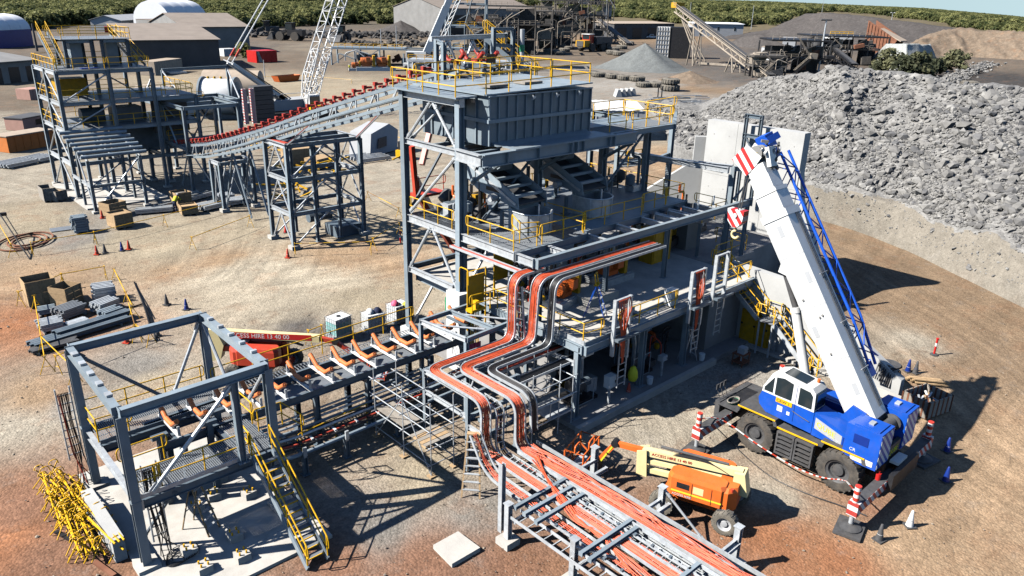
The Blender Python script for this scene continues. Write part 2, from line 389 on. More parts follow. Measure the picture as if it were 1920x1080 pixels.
BEI = (.365, .305, .215); PAL = (.44, .38, .285); GRY = (.25, .23, .20); RED = (.33, .15, .075); RDB = (.25, .135, .085); TAN = (.36, .25, .155)
BRN = (.25, .175, .11); DRK = (.115, .105, .095); BLK = (.06, .056, .052); GPA = (.33, .305, .265); DBR = (.17, .135, .10); PGR = (.36, .315, .245)
BLOBS = [(300,450,6,BEI),(450,520,5,PAL),(640,480,4,TAN),(560,540,5,PAL),(700,560,4,BEI),(740,500,3,TAN),(50,600,4,RED),(100,520,4,TAN),(330,500,2.5,TAN),
 (420,485,2.5,TAN),(60,800,2.5,PGR),(100,740,2,TAN),(60,950,3,RDB),(120,1040,3,RDB),(30,1000,3,RED),(150,760,1.5,GRY),(230,690,2.5,GRY),(300,720,2,BEI),(560,605,2,DRK),(700,620,3,GRY),
 (700,980,2.5,GRY),(620,1060,2,RDB),(800,1060,2.5,RDB),(900,950,2,GRY),(780,900,2,BEI),(1000,1060,2,RDB),(1120,950,2,RDB),(1450,1010,2.2,RED),(1300,1050,2.5,RDB),(1700,1010,3,TAN),
 (1850,900,4,TAN),(1250,820,2,PGR),(1400,720,3,GPA),(1330,780,2,PGR),(1850,700,5,BRN),(1660,540,7,BRN),(1600,470,6,BRN),(1690,640,3,PGR),(1850,800,4,TAN),(1560,1040,2,RED),(1450,920,1.6,PGR),
 (1640,950,2,RDB),(1800,1050,3,TAN),(1880,620,5,BRN),(1750,580,4,BRN),(300,380,6,GRY),(720,420,5,BEI),(700,340,7,PGR),(730,260,9,PGR),(650,170,20,BEI),(800,200,9,PGR),(30,330,7,PGR),(20,420,5,BEI),(160,440,4,GRY),
 (60,190,16,DBR),(20,230,10,PGR),(400,150,16,BEI),(480,110,30,DBR),(560,70,40,DBR),(300,90,40,DRK),(150,90,30,DBR),(1150,105,30,DBR),(1100,130,16,GRY),(1250,200,10,GPA),(1330,168,9,BRN),(1310,125,16,DRK),(1420,150,14,DRK),
 (1170,160,14,GPA),(1400,100,40,DRK),(1850,145,30,BLK),(1750,115,40,DBR),(1600,90,60,DRK),(900,100,30,DBR),(760,90,30,BEI),(1200,70,60,BRN),(700,40,80,DRK),(1050,60,40,DRK),(1230,245,8,PGR),(1280,300,8,TAN),
 (880,560,3,PAL),(920,620,3,PAL),(1450,740,2,PGR),(1500,660,3,PGR),(560,430,4,PGR),(480,430,4,BEI)]
def ground_tint(P):
    n = len(P); acc = np.full((n, 3), 0.0); wt = np.full(n, 1e-6)
    wx = noise2(P[:, 0]*.22, P[:, 1]*.22, 3, 4)*2.2; wy = noise2(P[:, 0]*.22+9, P[:, 1]*.22+5, 4, 4)*2.2
    R = np.hypot(P[:, 0], P[:, 1]); k = np.clip(R/45, .5, 6)
    x = P[:, 0]+wx*k; y = P[:, 1]+wy*k
    for px, py, r, c in BLOBS:
        p = G(px, py); d2 = ((x-p.x)**2+(y-p.y)**2)/(r*r)*0.55
        q = 1.0/(1e-3+d2)**1.6; acc += q[:, None]*np.array(c); wt += q
    col = acc/wt[:, None]
    far = np.clip((R-420)/260, 0, 1)[:, None]
    col = col*(1-far)+np.array((.15, .125, .075))*far
    v = 1+noise2(P[:, 0]*.5, P[:, 1]*.5, 8, 4)*.22
    return np.clip(col*v[:, None], 0, 1)
def far_tilt(x, y):
    """the plain falls away very gently to the east"""
    R = np.hypot(x, y); X = x*_ca-y*_sa   # lateral
    Yf = np.maximum(x*_sa+y*_ca, 1.0); a = np.where(x*_sa+y*_ca > 0, X/Yf, np.sign(X)*1.0)
    g = np.interp(a, [-1.5, .30, .50, .60, .70, 1.5], [.0045, .0045, .0005, -.0050, -.0110, -.0110])
    return np.where(R > 400, (R-400)*g*np.clip((R-400)/800, 0, 1), 0)
NR = 300
rad = 3.0*(7000/3.0)**(np.arange(NR)/(NR-1))
va = math.radians(90)-AZ
angs = np.concatenate([np.linspace(-46, 46, 420), np.linspace(49, 314-3, 60)[:-1]])
angs = va+np.radians(angs)
NA = len(angs)
gx = np.outer(rad, np.cos(angs)).ravel(); gy = np.outer(rad, np.sin(angs)).ravel()
gz = far_tilt(gx, gy)+noise2(gx*.35, gy*.35, 1, 4)*.05*np.clip(60/np.hypot(gx, gy), 0, 1)+noise2(gx*.02, gy*.02, 2, 3)*np.clip((np.hypot(gx, gy)-500)/500, 0, 1)*6
gz = np.where(np.hypot(gx, gy) < 300, np.minimum(gz, 0.035)-0.03, gz)
P0 = np.stack([gx, gy, gz], 1)
fs = []
for i in range(NR-1):
    a = i*NA+np.arange(NA); b = i*NA+(np.arange(NA)+1) % NA
    fs.append(np.stack([a, a+NA, b+NA, b], 1))
fs = np.concatenate(fs)
me = bpy.data.meshes.new('ground')
V = np.concatenate([P0, [[0, 0, -0.02]]]); cen = len(V)-1
fl = fs.tolist()+[(int((j+1) % NA), cen, int(j)) for j in range(NA)]
fl = [tuple(reversed(f)) if len(f) == 4 else tuple(reversed(f)) for f in fl]
me.from_pydata(V.tolist(), [], fl)
at = me.color_attributes.new('soil', 'FLOAT_COLOR', 'POINT')
FT = np.array([[G(x, y).x, G(x, y).y] for x, y in ((1262, 300), (1420, 378), (1500, 402), (1600, 432), (1700, 470), (1800, 520), (1920, 578), (2060, 650), (2300, 800))])
def foot_dist(P):
    best = np.full(len(P), 1e9)
    for a, b in zip(FT[:-1], FT[1:]):
        d = b-a; t = np.clip(((P[:, :2]-a)@d)/(d@d), 0, 1); best = np.minimum(best, np.hypot(*(P[:, :2]-a-t[:, None]*d).T))
    return best
cc = np.concatenate([ground_tint(V), (np.minimum(foot_dist(V), 100)/100)[:, None]], 1).astype(np.float32)
at.data.foreach_set('color', cc.ravel())
me.polygons.foreach_set('use_smooth', [True]*len(me.polygons))
def soil_mat(name, attr=True, col=(.3, .3, .3), stone=10.0, contrast=0.55, red=0.5):
    m = bpy.data.materials.new(name); m.use_nodes = True; n = m.node_tree; b = n.nodes['Principled BSDF']; L = n.links.new
    b.inputs['Roughness'].default_value = 0.95; b.inputs['Specular IOR Level'].default_value = 0.15
    tc = n.nodes.new('ShaderNodeTexCoord'); ob = tc.outputs['Object']
    def noise(sc, det=6, ro=.6, vec=ob):
        q = n.nodes.new('ShaderNodeTexNoise'); q.inputs['Scale'].default_value = sc; q.inputs['Detail'].default_value = det; q.inputs['Roughness'].default_value = ro; L(vec, q.inputs['Vector']); return q.outputs['Fac']
    def ramp(f, p0, p1, v0, v1):
        r = n.nodes.new('ShaderNodeMapRange'); r.inputs[1].default_value = p0; r.inputs[2].default_value = p1; r.inputs[3].default_value = v0; r.inputs[4].default_value = v1; L(f, r.inputs[0]); return r.outputs[0]
    def mulc(c, f):
        q = n.nodes.new('ShaderNodeVectorMath'); q.operation = 'SCALE'; L(c, q.inputs[0]); L(f, q.inputs['Scale']); return q.outputs[0]
    def mix(f, a, c2):
        q = n.nodes.new('ShaderNodeMixRGB'); L(f, q.inputs[0]); L(a, q.inputs[1]); q.inputs[2].default_value = c2+(1,); return q.outputs[0]
    if attr:
        a = n.nodes.new('ShaderNodeAttribute'); a.attribute_name = 'soil'; c = a.outputs['Color']
    else:
        a = n.nodes.new('ShaderNodeRGB'); a.outputs[0].default_value = col+(1,); c = a.outputs[0]
    # reddish dirt showing through, grey gravel drifts
    if red: c = mix(ramp(noise(.35, 8, .7), .52, .72, 0, red), c, (.31, .165, .09))
    c = mix(ramp(noise(.8, 8, .72), .55, .75, 0, .45), c, (.24, .225, .20))
    if attr:
        lat = n.nodes.new('ShaderNodeMath'); lat.operation = 'MULTIPLY'; L(a.outputs['Alpha'], lat.inputs[0]); lat.inputs[1].default_value = 100
        n1 = n.nodes.new('ShaderNodeTexNoise'); n1.noise_dimensions = '1D'; n1.inputs['Scale'].default_value = 1.1; n1.inputs['Detail'].default_value = 4; n1.inputs['Roughness'].default_value = .7; L(lat.outputs[0], n1.inputs['W'])
        mk = ramp(lat.outputs[0], 14, 24, 1, 0); f = ramp(n1.outputs['Fac'], .35, .65, -.15, .12); mm = n.nodes.new('ShaderNodeMath'); mm.operation = 'MULTIPLY_ADD'; L(f, mm.inputs[0]); L(mk, mm.inputs[1]); mm.inputs[2].default_value = 1.0; c = mulc(c, mm.outputs[0])
        for ci, (cx_, cy_, sc_) in enumerate(((-14, 80, .9), (75, -25, 1.0), (40, 95, .7))):
            vd_ = n.nodes.new('ShaderNodeVectorMath'); vd_.operation = 'DISTANCE'; L(ob, vd_.inputs[0]); vd_.inputs[1].default_value = (cx_, cy_, 0)
            n2 = n.nodes.new('ShaderNodeTexNoise'); n2.noise_dimensions = '1D'; n2.inputs['Scale'].default_value = sc_; n2.inputs['Detail'].default_value = 4; n2.inputs['Roughness'].default_value = .75; L(vd_.outputs['Value'], n2.inputs['W'])
            mk = ramp(noise(.06+.02*ci, 2, .5), .48, .62, 0, 1); f = ramp(n2.outputs['Fac'], .38, .62, -.12, .10); mm = n.nodes.new('ShaderNodeMath'); mm.operation = 'MULTIPLY_ADD'; L(f, mm.inputs[0]); L(mk, mm.inputs[1]); mm.inputs[2].default_value = 1.0; c = mulc(c, mm.outputs[0])
        c = mulc(c, ramp(noise(1.4, 12, .85), .52, .70, 1.0, .66)); c = mulc(c, ramp(noise(4.5, 8, .8), .55, .72, 1.0, .70))
    # wheel tracks: noise drawn out along one heading
    mp = n.nodes.new('ShaderNodeMapping'); mp.inputs['Rotation'].default_value = (0, 0, .35); mp.inputs['Scale'].default_value = (.05, .75, 1); L(ob, mp.inputs[0])
    c = mulc(c, ramp(noise(.9, 3, .55, mp.outputs[0]), .3, .7, .88, 1.1))
    c = mulc(c, ramp(noise(2.6, 10, .8), .3, .7, .72, 1.26)); c = mulc(c, ramp(noise(11, 6, .8), .3, .7, .80, 1.2))
    vo = n.nodes.new('ShaderNodeTexVoronoi'); vo.inputs['Scale'].default_value = stone; vo.feature = 'F1'; L(ob, vo.inputs['Vector'])
    vd = n.nodes.new('ShaderNodeTexVoronoi'); vd.inputs['Scale'].default_value = stone*.45; L(ob, vd.inputs['Vector'])
    sep = n.nodes.new('ShaderNodeSeparateColor'); L(vo.outputs['Color'], sep.inputs[0])
    c = mulc(c, ramp(sep.outputs[0], 0, 1, 1-contrast*.26, 1+contrast*.26))
    c = mulc(c, ramp(vo.outputs['Distance'], .1, .75, 1.04, .88))
    L(c, b.inputs['Base Color'])
    ad = n.nodes.new('ShaderNodeMath'); ad.operation = 'ADD'; L(ramp(vo.outputs['Distance'], 0, .8, 1, 0), ad.inputs[0]); L(noise(16, 6, .75), ad.inputs[1])
    bp = n.nodes.new('ShaderNodeBump'); bp.inputs['Strength'].default_value = .6; bp.inputs['Distance'].default_value = .035
    L(ad.outputs[0], bp.inputs['Height']); L(bp.outputs[0], b.inputs['Normal'])
    MATS[name] = m; return m
soil_mat('soil'); soil_mat('ore_fines', False, (.235, .228, .215), 5.0, .8, 0); soil_mat('dark_fines', False, (.092, .083, .078), .9, .3, .03)
soil_mat('grey_sand', False, (.17, .18, .175), 2.0, .15, 0); soil_mat('spoil', False, (.21, .16, .115), 1.4, .5, .5); soil_mat('pale_spoil', False, (.36, .37, .35), 1.4, .25, 0)
me.materials.append(MATS['soil'])
go = bpy.data.objects.new('ground', me); COL.objects.link(go); go['kind'] = 'structure'
# loose stones on the near ground
def rock_shape(r, rough=.28):
    import bmesh
    bm = bmesh.new(); bmesh.ops.create_icosphere(bm, subdivisions=1, radius=1.0)
    vs = []
    cuts = [Vector((r.gauss(0, 1), r.gauss(0, 1), r.gauss(0, 1))).normalized() for _ in range(5)]
    for v in bm.verts:
        p = v.co.copy()
        for c in cuts:
            d = p.dot(c)
            if d > .62: p -= c*(d-.62)
        p *= 1+r.uniform(-rough, rough)*.5
        vs.append((p.x, p.y, p.z*.8))
    f = [tuple(v.index for v in fc.verts) for fc in bm.faces]; bm.free(); return np.array(vs), np.array(f)
rr = random.Random(3)
ROCKS = [rock_shape(rr) for _ in range(10)]
def scatter(name, pts, sizes, m, kind='stuff', parent=None):
    vs = []; f = []; o = 0
    for i, (p, s) in enumerate(zip(pts, sizes)):
        a, b = ROCKS[i % len(ROCKS)]; t = rng.uniform(0, 6.28); c, q = math.cos(t), math.sin(t)
        sc = np.array([rng.uniform(.75, 1.3), rng.uniform(.75, 1.2), rng.uniform(.55, 1.0)])*s
        v = a*sc; v = np.stack([v[:, 0]*c-v[:, 1]*q, v[:, 0]*q+v[:, 1]*c, v[:, 2]], 1)
        tl = rng.uniform(-.7, .7); c, q = math.cos(tl), math.sin(tl)
        v = np.stack([v[:, 0], v[:, 1]*c-v[:, 2]*q, v[:, 1]*q+v[:, 2]*c], 1)+np.array(p)
        vs.append(v); f.append(b+o); o += len(v)
    vs = np.concatenate(vs); f = np.concatenate(f)
    me = bpy.data.meshes.new(name); me.from_pydata(vs.tolist(), [], f.tolist()); me.materials.append(MATS[m])
    ob = bpy.data.objects.new(name, me); COL.objects.link(ob); ob['kind'] = kind
    return ob
pts = []; sz = []
while len(pts) < 9000:
    r_ = 14+rng.random()**1.6*55; t = va+rng.uniform(-.66, .66)
    x, y = r_*math.cos(t), r_*math.sin(t)
    pts.append((x, y, 0.0)); sz.append(min(.075, .015*math.exp(rng.exponential(.36))))
gr = scatter('loose_gravel', pts, sz, 'pebble')
# ------------------------------------------------------------------ crushed ore pile on the right
def loft(name, rows, nx, segs, m, amp=.5, seed=0, kind='structure', fr=.35):
    """rows: lists of (key, Vector) from the near foot over the crest to the back; resampled by key"""
    k0 = min(r[0][0] for r in rows); k1 = max(r[-1][0] for r in rows); ks = np.linspace(k0, k1, nx)
    R = [np.stack([np.interp(ks, [q[0] for q in r], [q[1][a] for q in r]) for a in range(3)], 1) for r in rows]
    out = []
    for a, b, s in zip(R[:-1], R[1:], segs):
        for i in range(s): out.append(a*(1-i/s)+b*(i/s))
    out.append(R[-1]); A = np.stack(out)                          # (ny, nx, 3)
    n = noise2(A[..., 0]*fr, A[..., 1]*fr, seed, 5)
    edge = np.ones(A.shape[0]); edge[0] = 0; edge[-1] = 0; edge[1] = .4
    A[..., 2] += n*amp*edge[:, None]
    ny = A.shape[0]; f = []
    for i in range(ny-1):
        a = i*nx+np.arange(nx-1); f.append(np.stack([a, a+1, a+nx+1, a+nx], 1))
    me = bpy.data.meshes.new(name); me.from_pydata(A.reshape(-1, 3).tolist(), [], np.concatenate(f).tolist())
    me.polygons.foreach_set('use_smooth', [True]*len(me.polygons)); me.materials.append(MATS[m])
    o = bpy.data.objects.new(name, me); COL.objects.link(o); o['kind'] = kind
    return o, A
def out(p, d, z): q = Vector((p.x, p.y, 0)); return q+q.normalized()*d+Z*z
foot = [(1205, 197), (1240, 232), (1262, 300), (1330, 345), (1420, 378), (1500, 402), (1600, 432), (1700, 470), (1800, 520), (1920, 578), (2060, 650)]
berm = [(1205, 193, .3), (1240, 222, .5), (1262, 270, 1.5), (1330, 300, 3), (1420, 322, 3), (1510, 342, 3), (1620, 372, 3), (1700, 388, 3), (1800, 425, 3), (1920, 470, 3), (2060, 530, 3)]
crest = [(1205, 190, .5), (1313, 217, 2), (1360, 182, 5), (1420, 153, 8), (1480, 148, 10), (1520, 145, 11), (1557, 124, 12.5), (1580, 134, 12.2), (1647, 138, 12), (1747, 148, 12), (1780, 162, 11.5), (1847, 168, 11.5), (1920, 172, 11.5), (2060, 184, 11)]
rows = [[(x, G(x, y, -.05)) for x, y in foot], [(x, G(x, y, z)) for x, y, z in berm], [(x, G(x, y, z)) for x, y, z in crest],
        [(x, out(G(x, y, z), 14, z-.8)) for x, y, z in crest], [(x, out(G(x, y, z), 40, -.3)) for x, y, z in crest]]
pile, PA = loft('ore_stockpile', rows, 300, (16, 60, 8, 10), 'ore_fines', .8, 11)
ny, nx = PA.shape[:2]
soil_mat('bank_fines', False, (.235, .21, .172), 9.0, .25, .12)
pile.data.materials.append(MATS['bank_fines'])
_mi = np.zeros(len(pile.data.polygons), dtype=np.int32); _rows = (np.arange(len(_mi))//(nx-1)); _cols = np.arange(len(_mi)) % (nx-1); _lim = 16+noise2(_cols*.05, _cols*.0, 71, 3)*4
_mi[(_rows < _lim) & (_cols > 95)] = 1; pile.data.polygons.foreach_set('material_index', _mi)
pts = []; sz = []; big = []
def pile_pt(i, j):
    i0, j0 = int(i), int(j); fi, fj = i-i0, j-j0; i1, j1 = min(i0+1, ny-1), min(j0+1, nx-1)
    return PA[i0, j0]*(1-fi)*(1-fj)+PA[i1, j0]*fi*(1-fj)+PA[i0, j1]*(1-fi)*fj+PA[i1, j1]*fi*fj
cl = noise2(np.arange(nx)[None, :]*.06+np.zeros((ny, 1)), np.arange(ny)[:, None]*.09+np.zeros((1, nx)), 21, 4)
while len(pts) < 30000:
    i = rng.uniform(17, 79); j = rng.uniform(2, nx-2)
    if i < 22+noise2(np.array([j*.05]), np.array([0.]), 71, 3)[0]*4-4 and j > 95: continue
    if cl[int(i), int(j)] < -.12 and rng.random() < .75: continue
    s = .085*math.exp(rng.exponential(.44)); p = pile_pt(i, j)
    s = min(s, .6)
    pts.append(p+np.array([0, 0, s*.15])); sz.append(s)
for _ in range(500):
    i = rng.uniform(4, 18); p = pile_pt(i, rng.uniform(110, nx-2)); s = .05*math.exp(rng.exponential(.4)); pts.append(p); sz.append(min(.3, s))
scatter('broken_ore', pts, sz, 'rock')
bm_ = []
for k in range(6):
    a, b = ROCKS[k]; q = bpy.data.meshes.new('boulder'); q.from_pydata(a.tolist(), [], b.tolist()); q.materials.append(MATS['rock']); bm_.append(q)
for k in range(46):
    i = rng.uniform(25, 76); j = rng.uniform(70, nx-6); p = pile_pt(i, j); s = rng.uniform(.45, .85)
    o = bpy.data.objects.new('boulder', bm_[k % 6]); COL.objects.link(o); o.location = p+np.array([0, 0, s*.2]); o.scale = (s*rng.uniform(.8, 1.3), s, s*rng.uniform(.7, 1))
    o.rotation_euler = (rng.uniform(-.5, .5), rng.uniform(-.5, .5), rng.uniform(0, 6))
    o['label'] = 'large angular grey boulder lying on the crushed ore pile'; o['category'] = 'boulder'; o['group'] = 'boulders on the ore pile'
p = G(1437, 215, 5.0)
o = bpy.data.objects.new('boulder', bm_[2]); COL.objects.link(o); o.location = p; o.scale = (.9, .9, 1.5); o.rotation_euler = (.2, .3, 1)
o['label'] = 'tall pale boulder standing out above the concrete retaining wall'; o['category'] = 'boulder'; o['group'] = 'boulders on the ore pile'
# far heaps
def GD(x, y, dist):
    """point at plan distance dist on the sight line through photo position x, y"""
    d = CF*FOC + CR*((x-960)/960) - CU*((y-540)/960); k = dist/math.hypot(d.x, d.y); return Vector((d.x*k, d.y*k, HC+d.z*k))
def heap(name, base, top, m, back=40, nx=90, amp=1.0, kind='structure', seed=5, segs=(20, 6, 8), fr=.08):
    """base: photo positions of the foot; top: crest positions with their distance behind the foot"""
    bx_ = [b[0] for b in base]; by_ = [b[1] for b in base]; bd_ = [(lambda p: math.hypot(p.x, p.y))(G(x, y)) for x, y in base]
    cr = [(x, GD(x, y, float(np.interp(x, bx_, bd_))+e)) for x, y, e in top]
    rows = [[(x, G(x, y, -.1)) for x, y in base], cr, [(x, out(p, back*.35, p.z*.95)) for x, p in cr], [(x, out(p, back, -.5)) for x, p in cr]]
    return loft(name, rows, nx, segs, m, amp, seed, kind, fr)
heap('dark_stockpile', [(1360, 74), (1440, 76), (1500, 80), (1600, 88), (1700, 92), (1800, 96), (1935, 104)],
     [(1360, 73.5, 2), (1440, 58, 16), (1510, 25, 40), (1560, 26, 40), (1640, 33, 38), (1700, 41, 34), (1800, 55, 30), (1935, 70, 26)], 'dark_fines', 70, 140, 1.3, seed=6)
heap('spoil_heap', [(1690, 104), (1760, 106), (1830, 108), (1935, 114)], [(1690, 96, 4), (1735, 68, 12), (1800, 53, 22), (1860, 60, 20), (1935, 63, 20)], 'spoil', 50, 90, 1.8, seed=9, fr=.2)
heap('small_dark_stockpile', [(1360, 86), (1420, 92), (1480, 94)], [(1360, 85, 1), (1400, 66, 12), (1430, 67, 12), (1480, 90, 2)], 'dark_fines', 30, 50, .5, seed=4)
heap('pale_rock_bund', [(1630, 120), (1660, 130), (1720, 136), (1758, 122)], [(1630, 115, 2), (1662, 82, 9), (1700, 82, 9), (1745, 84, 9), (1758, 116, 2)], 'pale_spoil', 24, 70, .5, seed=14, fr=.3)
def cone(name, px, py, ptop, r, m, seed):
    c = G(px, py); zt = 0
    for z in np.arange(.2, 20, .1):
        if project(np.array([[c.x, c.y, z]]))[1][0] < ptop: break
        zt = z
    mb = MB(); N = 64; vs = [(c.x, c.y, zt)]; rings = [.04, .12, .25, .4, .55, .7, .85, 1.0, 1.12]
    for q in rings:
        for k in range(N):
            a = 2*math.pi*k/N; rr_ = r*q*(1+.05*math.sin(3*a+seed)+.04*math.sin(7*a+seed*2)); zz = zt*max(0, 1-q**.93) if q < 1.1 else -.05
            vs.append((c.x+rr_*math.cos(a), c.y+rr_*math.sin(a), zz+(.06*zt*math.sin(5*a+seed*3+q*4)*q*(1-q) if q < 1 else 0)))
    f = [(0, 1+k, 1+(k+1) % N) for k in range(N)]
    for i in range(len(rings)-1):
        for k in range(N): f.append((1+i*N+k, 1+(i+1)*N+k, 1+(i+1)*N+(k+1) % N, 1+i*N+(k+1) % N))
    mb.add(vs, f); o = setting(name, mb, m, smooth=True); return o
cone('grey_sand_stockpile', 1206, 128, 80, 13.5, 'grey_sand', 1.3)
cone('small_sand_stockpile', 1292, 152, 132, 7.0, 'spoil', 2.7)
# line of broken rock beside the dark yard
pts = []; sz = []
for k in range(700):
    t = rng.random(); p = G(1765+t*90, 160-t*38, 0); s = rng.uniform(.25, .75)
    pts.append((p.x+rng.normal(0, 1.6), p.y+rng.normal(0, 1.6), rng.uniform(0, 1.3))); sz.append(s)
for k in range(300):
    t = rng.random(); p = G(1700+t*140, 92+t*8, 0); pts.append((p.x+rng.normal(0, 5), p.y+rng.normal(0, 5), rng.uniform(0, 2.2))); sz.append(rng.uniform(.5, 1.8))
scatter('rock_windrow', pts, sz, 'rock')
# ------------------------------------------------------------------ trees
def leaf_mat(name, a, b_):
    m = bpy.data.materials.new(name); m.use_nodes = True; n = m.node_tree; b = n.nodes['Principled BSDF']; L = n.links.new
    b.inputs['Roughness'].default_value = .7; b.inputs['Specular IOR Level'].default_value = .2
    oi = n.nodes.new('ShaderNodeObjectInfo'); tc = n.nodes.new('ShaderNodeTexCoord'); no = n.nodes.new('ShaderNodeTexNoise'); no.inputs['Scale'].default_value = 1.3; no.inputs['Detail'].default_value = 4
    L(tc.outputs['Object'], no.inputs['Vector'])
    ad = n.nodes.new('ShaderNodeMath'); ad.operation = 'ADD'; L(oi.outputs['Random'], ad.inputs[0]); L(no.outputs['Fac'], ad.inputs[1])
    r = n.nodes.new('ShaderNodeValToRGB'); r.color_ramp.elements[0].position = .35; r.color_ramp.elements[1].position = 1.35/1.5
    r.color_ramp.elements[0].color = a+(1,); r.color_ramp.elements[1].color = b_+(1,)
    dv = n.nodes.new('ShaderNodeMath'); dv.operation = 'DIVIDE'; dv.inputs[1].default_value = 1.6; L(ad.outputs[0], dv.inputs[0])
    L(dv.outputs[0], r.inputs['Fac']); L(r.outputs['Color'], b.inputs['Base Color'])
    tr = n.nodes.new('ShaderNodeBsdfTranslucent'); ms = n.nodes.new('ShaderNodeMixShader'); ms.inputs[0].default_value = .38; L(r.outputs['Color'], tr.inputs['Color']); L(b.outputs[0], ms.inputs[1]); L(tr.outputs[0], ms.inputs[2]); L(ms.outputs[0], n.nodes['Material Output'].inputs['Surface']); MATS[name] = m
leaf_mat('leaves', (.04, .058, .02), (.29, .29, .11)); leaf_mat('leaves_grey', (.07, .08, .045), (.19, .19, .10))
def crown_mesh(seed, n=26, leaf=.34, per=20):
    r = random.Random(seed); mb = MB()
    for k in range(n):
        th = r.uniform(0, 6.28); u = r.random()**.6; h = r.uniform(.25, 1.0)
        rad_ = (1-.75*(h-.45)**2/.3)*u
        c = Vector((rad_*math.cos(th)*1.05, rad_*math.sin(th)*1.05, h*1.5)); s = r.uniform(.24, .42)
        for i in range(per):
            d = Vector((r.gauss(0, 1), r.gauss(0, 1), r.gauss(0, 1)*.8)).normalized()
            p = c+d*s*r.uniform(.6, 1.05)
            nrm = (d+Vector((r.gauss(0, .5), r.gauss(0, .5), r.gauss(0, .5)+.4))).normalized(); x = nrm.orthogonal().normalized(); y = nrm.cross(x)
            a = r.uniform(0, 6.28); x, y = x*math.cos(a)+y*math.sin(a), y*math.cos(a)-x*math.sin(a); q = leaf*r.uniform(.5, 1)
            mb.add([p-x*q*.5-y*q*.3, p+x*q*.5-y*q*.4, p+x*q*.2+y*q*.5, p-x*q*.5+y*q*.35], [(0, 1, 2, 3)])
    return mb
def trunk_mb(seed):
    r = random.Random(seed); mb = MB(); mb.tube((0, 0, -.1), (.03, .02, .7), .075, 7, .05)
    for k in range(4):
        a = r.uniform(0, 6.28); mb.tube((.03, .02, .55), (.5*math.cos(a), .5*math.sin(a), 1.05), .035, 5, .015)
    return mb
CROWNS = [_mesh('crown', crown_mesh(s), 'leaves') for s in range(5)]
CROWNS_G = [_mesh('crown', crown_mesh(s+20, 30, .26, 26), 'leaves_grey') for s in range(3)]
TRUNKS = [_mesh('trunk', trunk_mb(s), 'bark') for s in range(3)]
def tree(name, loc, s, label, group=None, grey=False, k=0, rz=0, cat='tree', zs=1.0):
    t = bpy.data.objects.new(name, None); COL.objects.link(t); t.location = loc; t.scale = (s, s, s*zs); t.rotation_euler = (0, 0, rz)
    t['label'] = label; t['category'] = cat
    if group: t['group'] = group
    c = bpy.data.objects.new('crown', (CROWNS_G if grey else CROWNS)[k % (3 if grey else 5)]); COL.objects.link(c); c.parent = t
    q = bpy.data.objects.new('trunk', TRUNKS[k % 3]); COL.objects.link(q); q.parent = t
    return t, c
BX = [-400, 0, 70, 140, 215, 225, 330, 400, 470, 540, 640, 800, 830, 1000, 1060, 1130, 1200, 1300, 1420, 1445, 1500, 1570, 1650, 1730, 1800, 1920, 2300]
BY = [70, 62, 54, 48, 44, 26, 24, 56, 58, 50, 46, 44, 14, 14, 22, 30, 36, 46, 54, 50, 30, 22, 30, 40, 52, 66, 80]
near_trees = []; far = [[] for _ in range(5)]; fsc = [[] for _ in range(5)]
N1, N2 = 62000, 58000
r_a = np.sqrt(np.concatenate([rng.uniform(240**2, 1000**2, N1), rng.uniform(1000**2, 4200**2, N2)])); t_a = va+rng.uniform(-.75, .75, N1+N2)
xa, ya = r_a*np.cos(t_a), r_a*np.sin(t_a); za_ = far_tilt(xa, ya); pxa, pya = project(np.stack([xa, ya, za_], 1)); bnd = np.interp(pxa, BX, BY)
ok = (pya < bnd) & (pxa > -500) & (pxa < 2400) & ~((noise2(xa*.012, ya*.012, 31, 3) < -.15) & (r_a < 1500)) & ~((r_a < 1000) & (rng.random(N1+N2) < .35))
for i in np.nonzero(ok)[0]:
    s = rng.uniform(2.6, 4.9) if r_a[i] < 1000 else rng.uniform(4.5, 7.5)
    if -20 < pxa[i] < 1940 and pya[i] > bnd[i]-9 and len(near_trees) < 190 and r_a[i] < 800: near_trees.append((xa[i], ya[i], za_[i], s)); continue
    k = rng.integers(5); far[k].append((xa[i], ya[i], za_[i]-.3)); fsc[k].append(s*(1 if r_a[i] < 1000 else .9))
protos = []
near_trees.sort(key=lambda q: q[0]**2+q[1]**2)
for i, (x, y, z, s) in enumerate(near_trees):
    t, c = tree('bush_tree', (x, y, z), s, 'olive green bush tree at the edge of the scrub behind the yard', 'trees along the edge of the bushland', k=i, rz=rng.uniform(0, 6))
    if i < 5: protos.append(c)
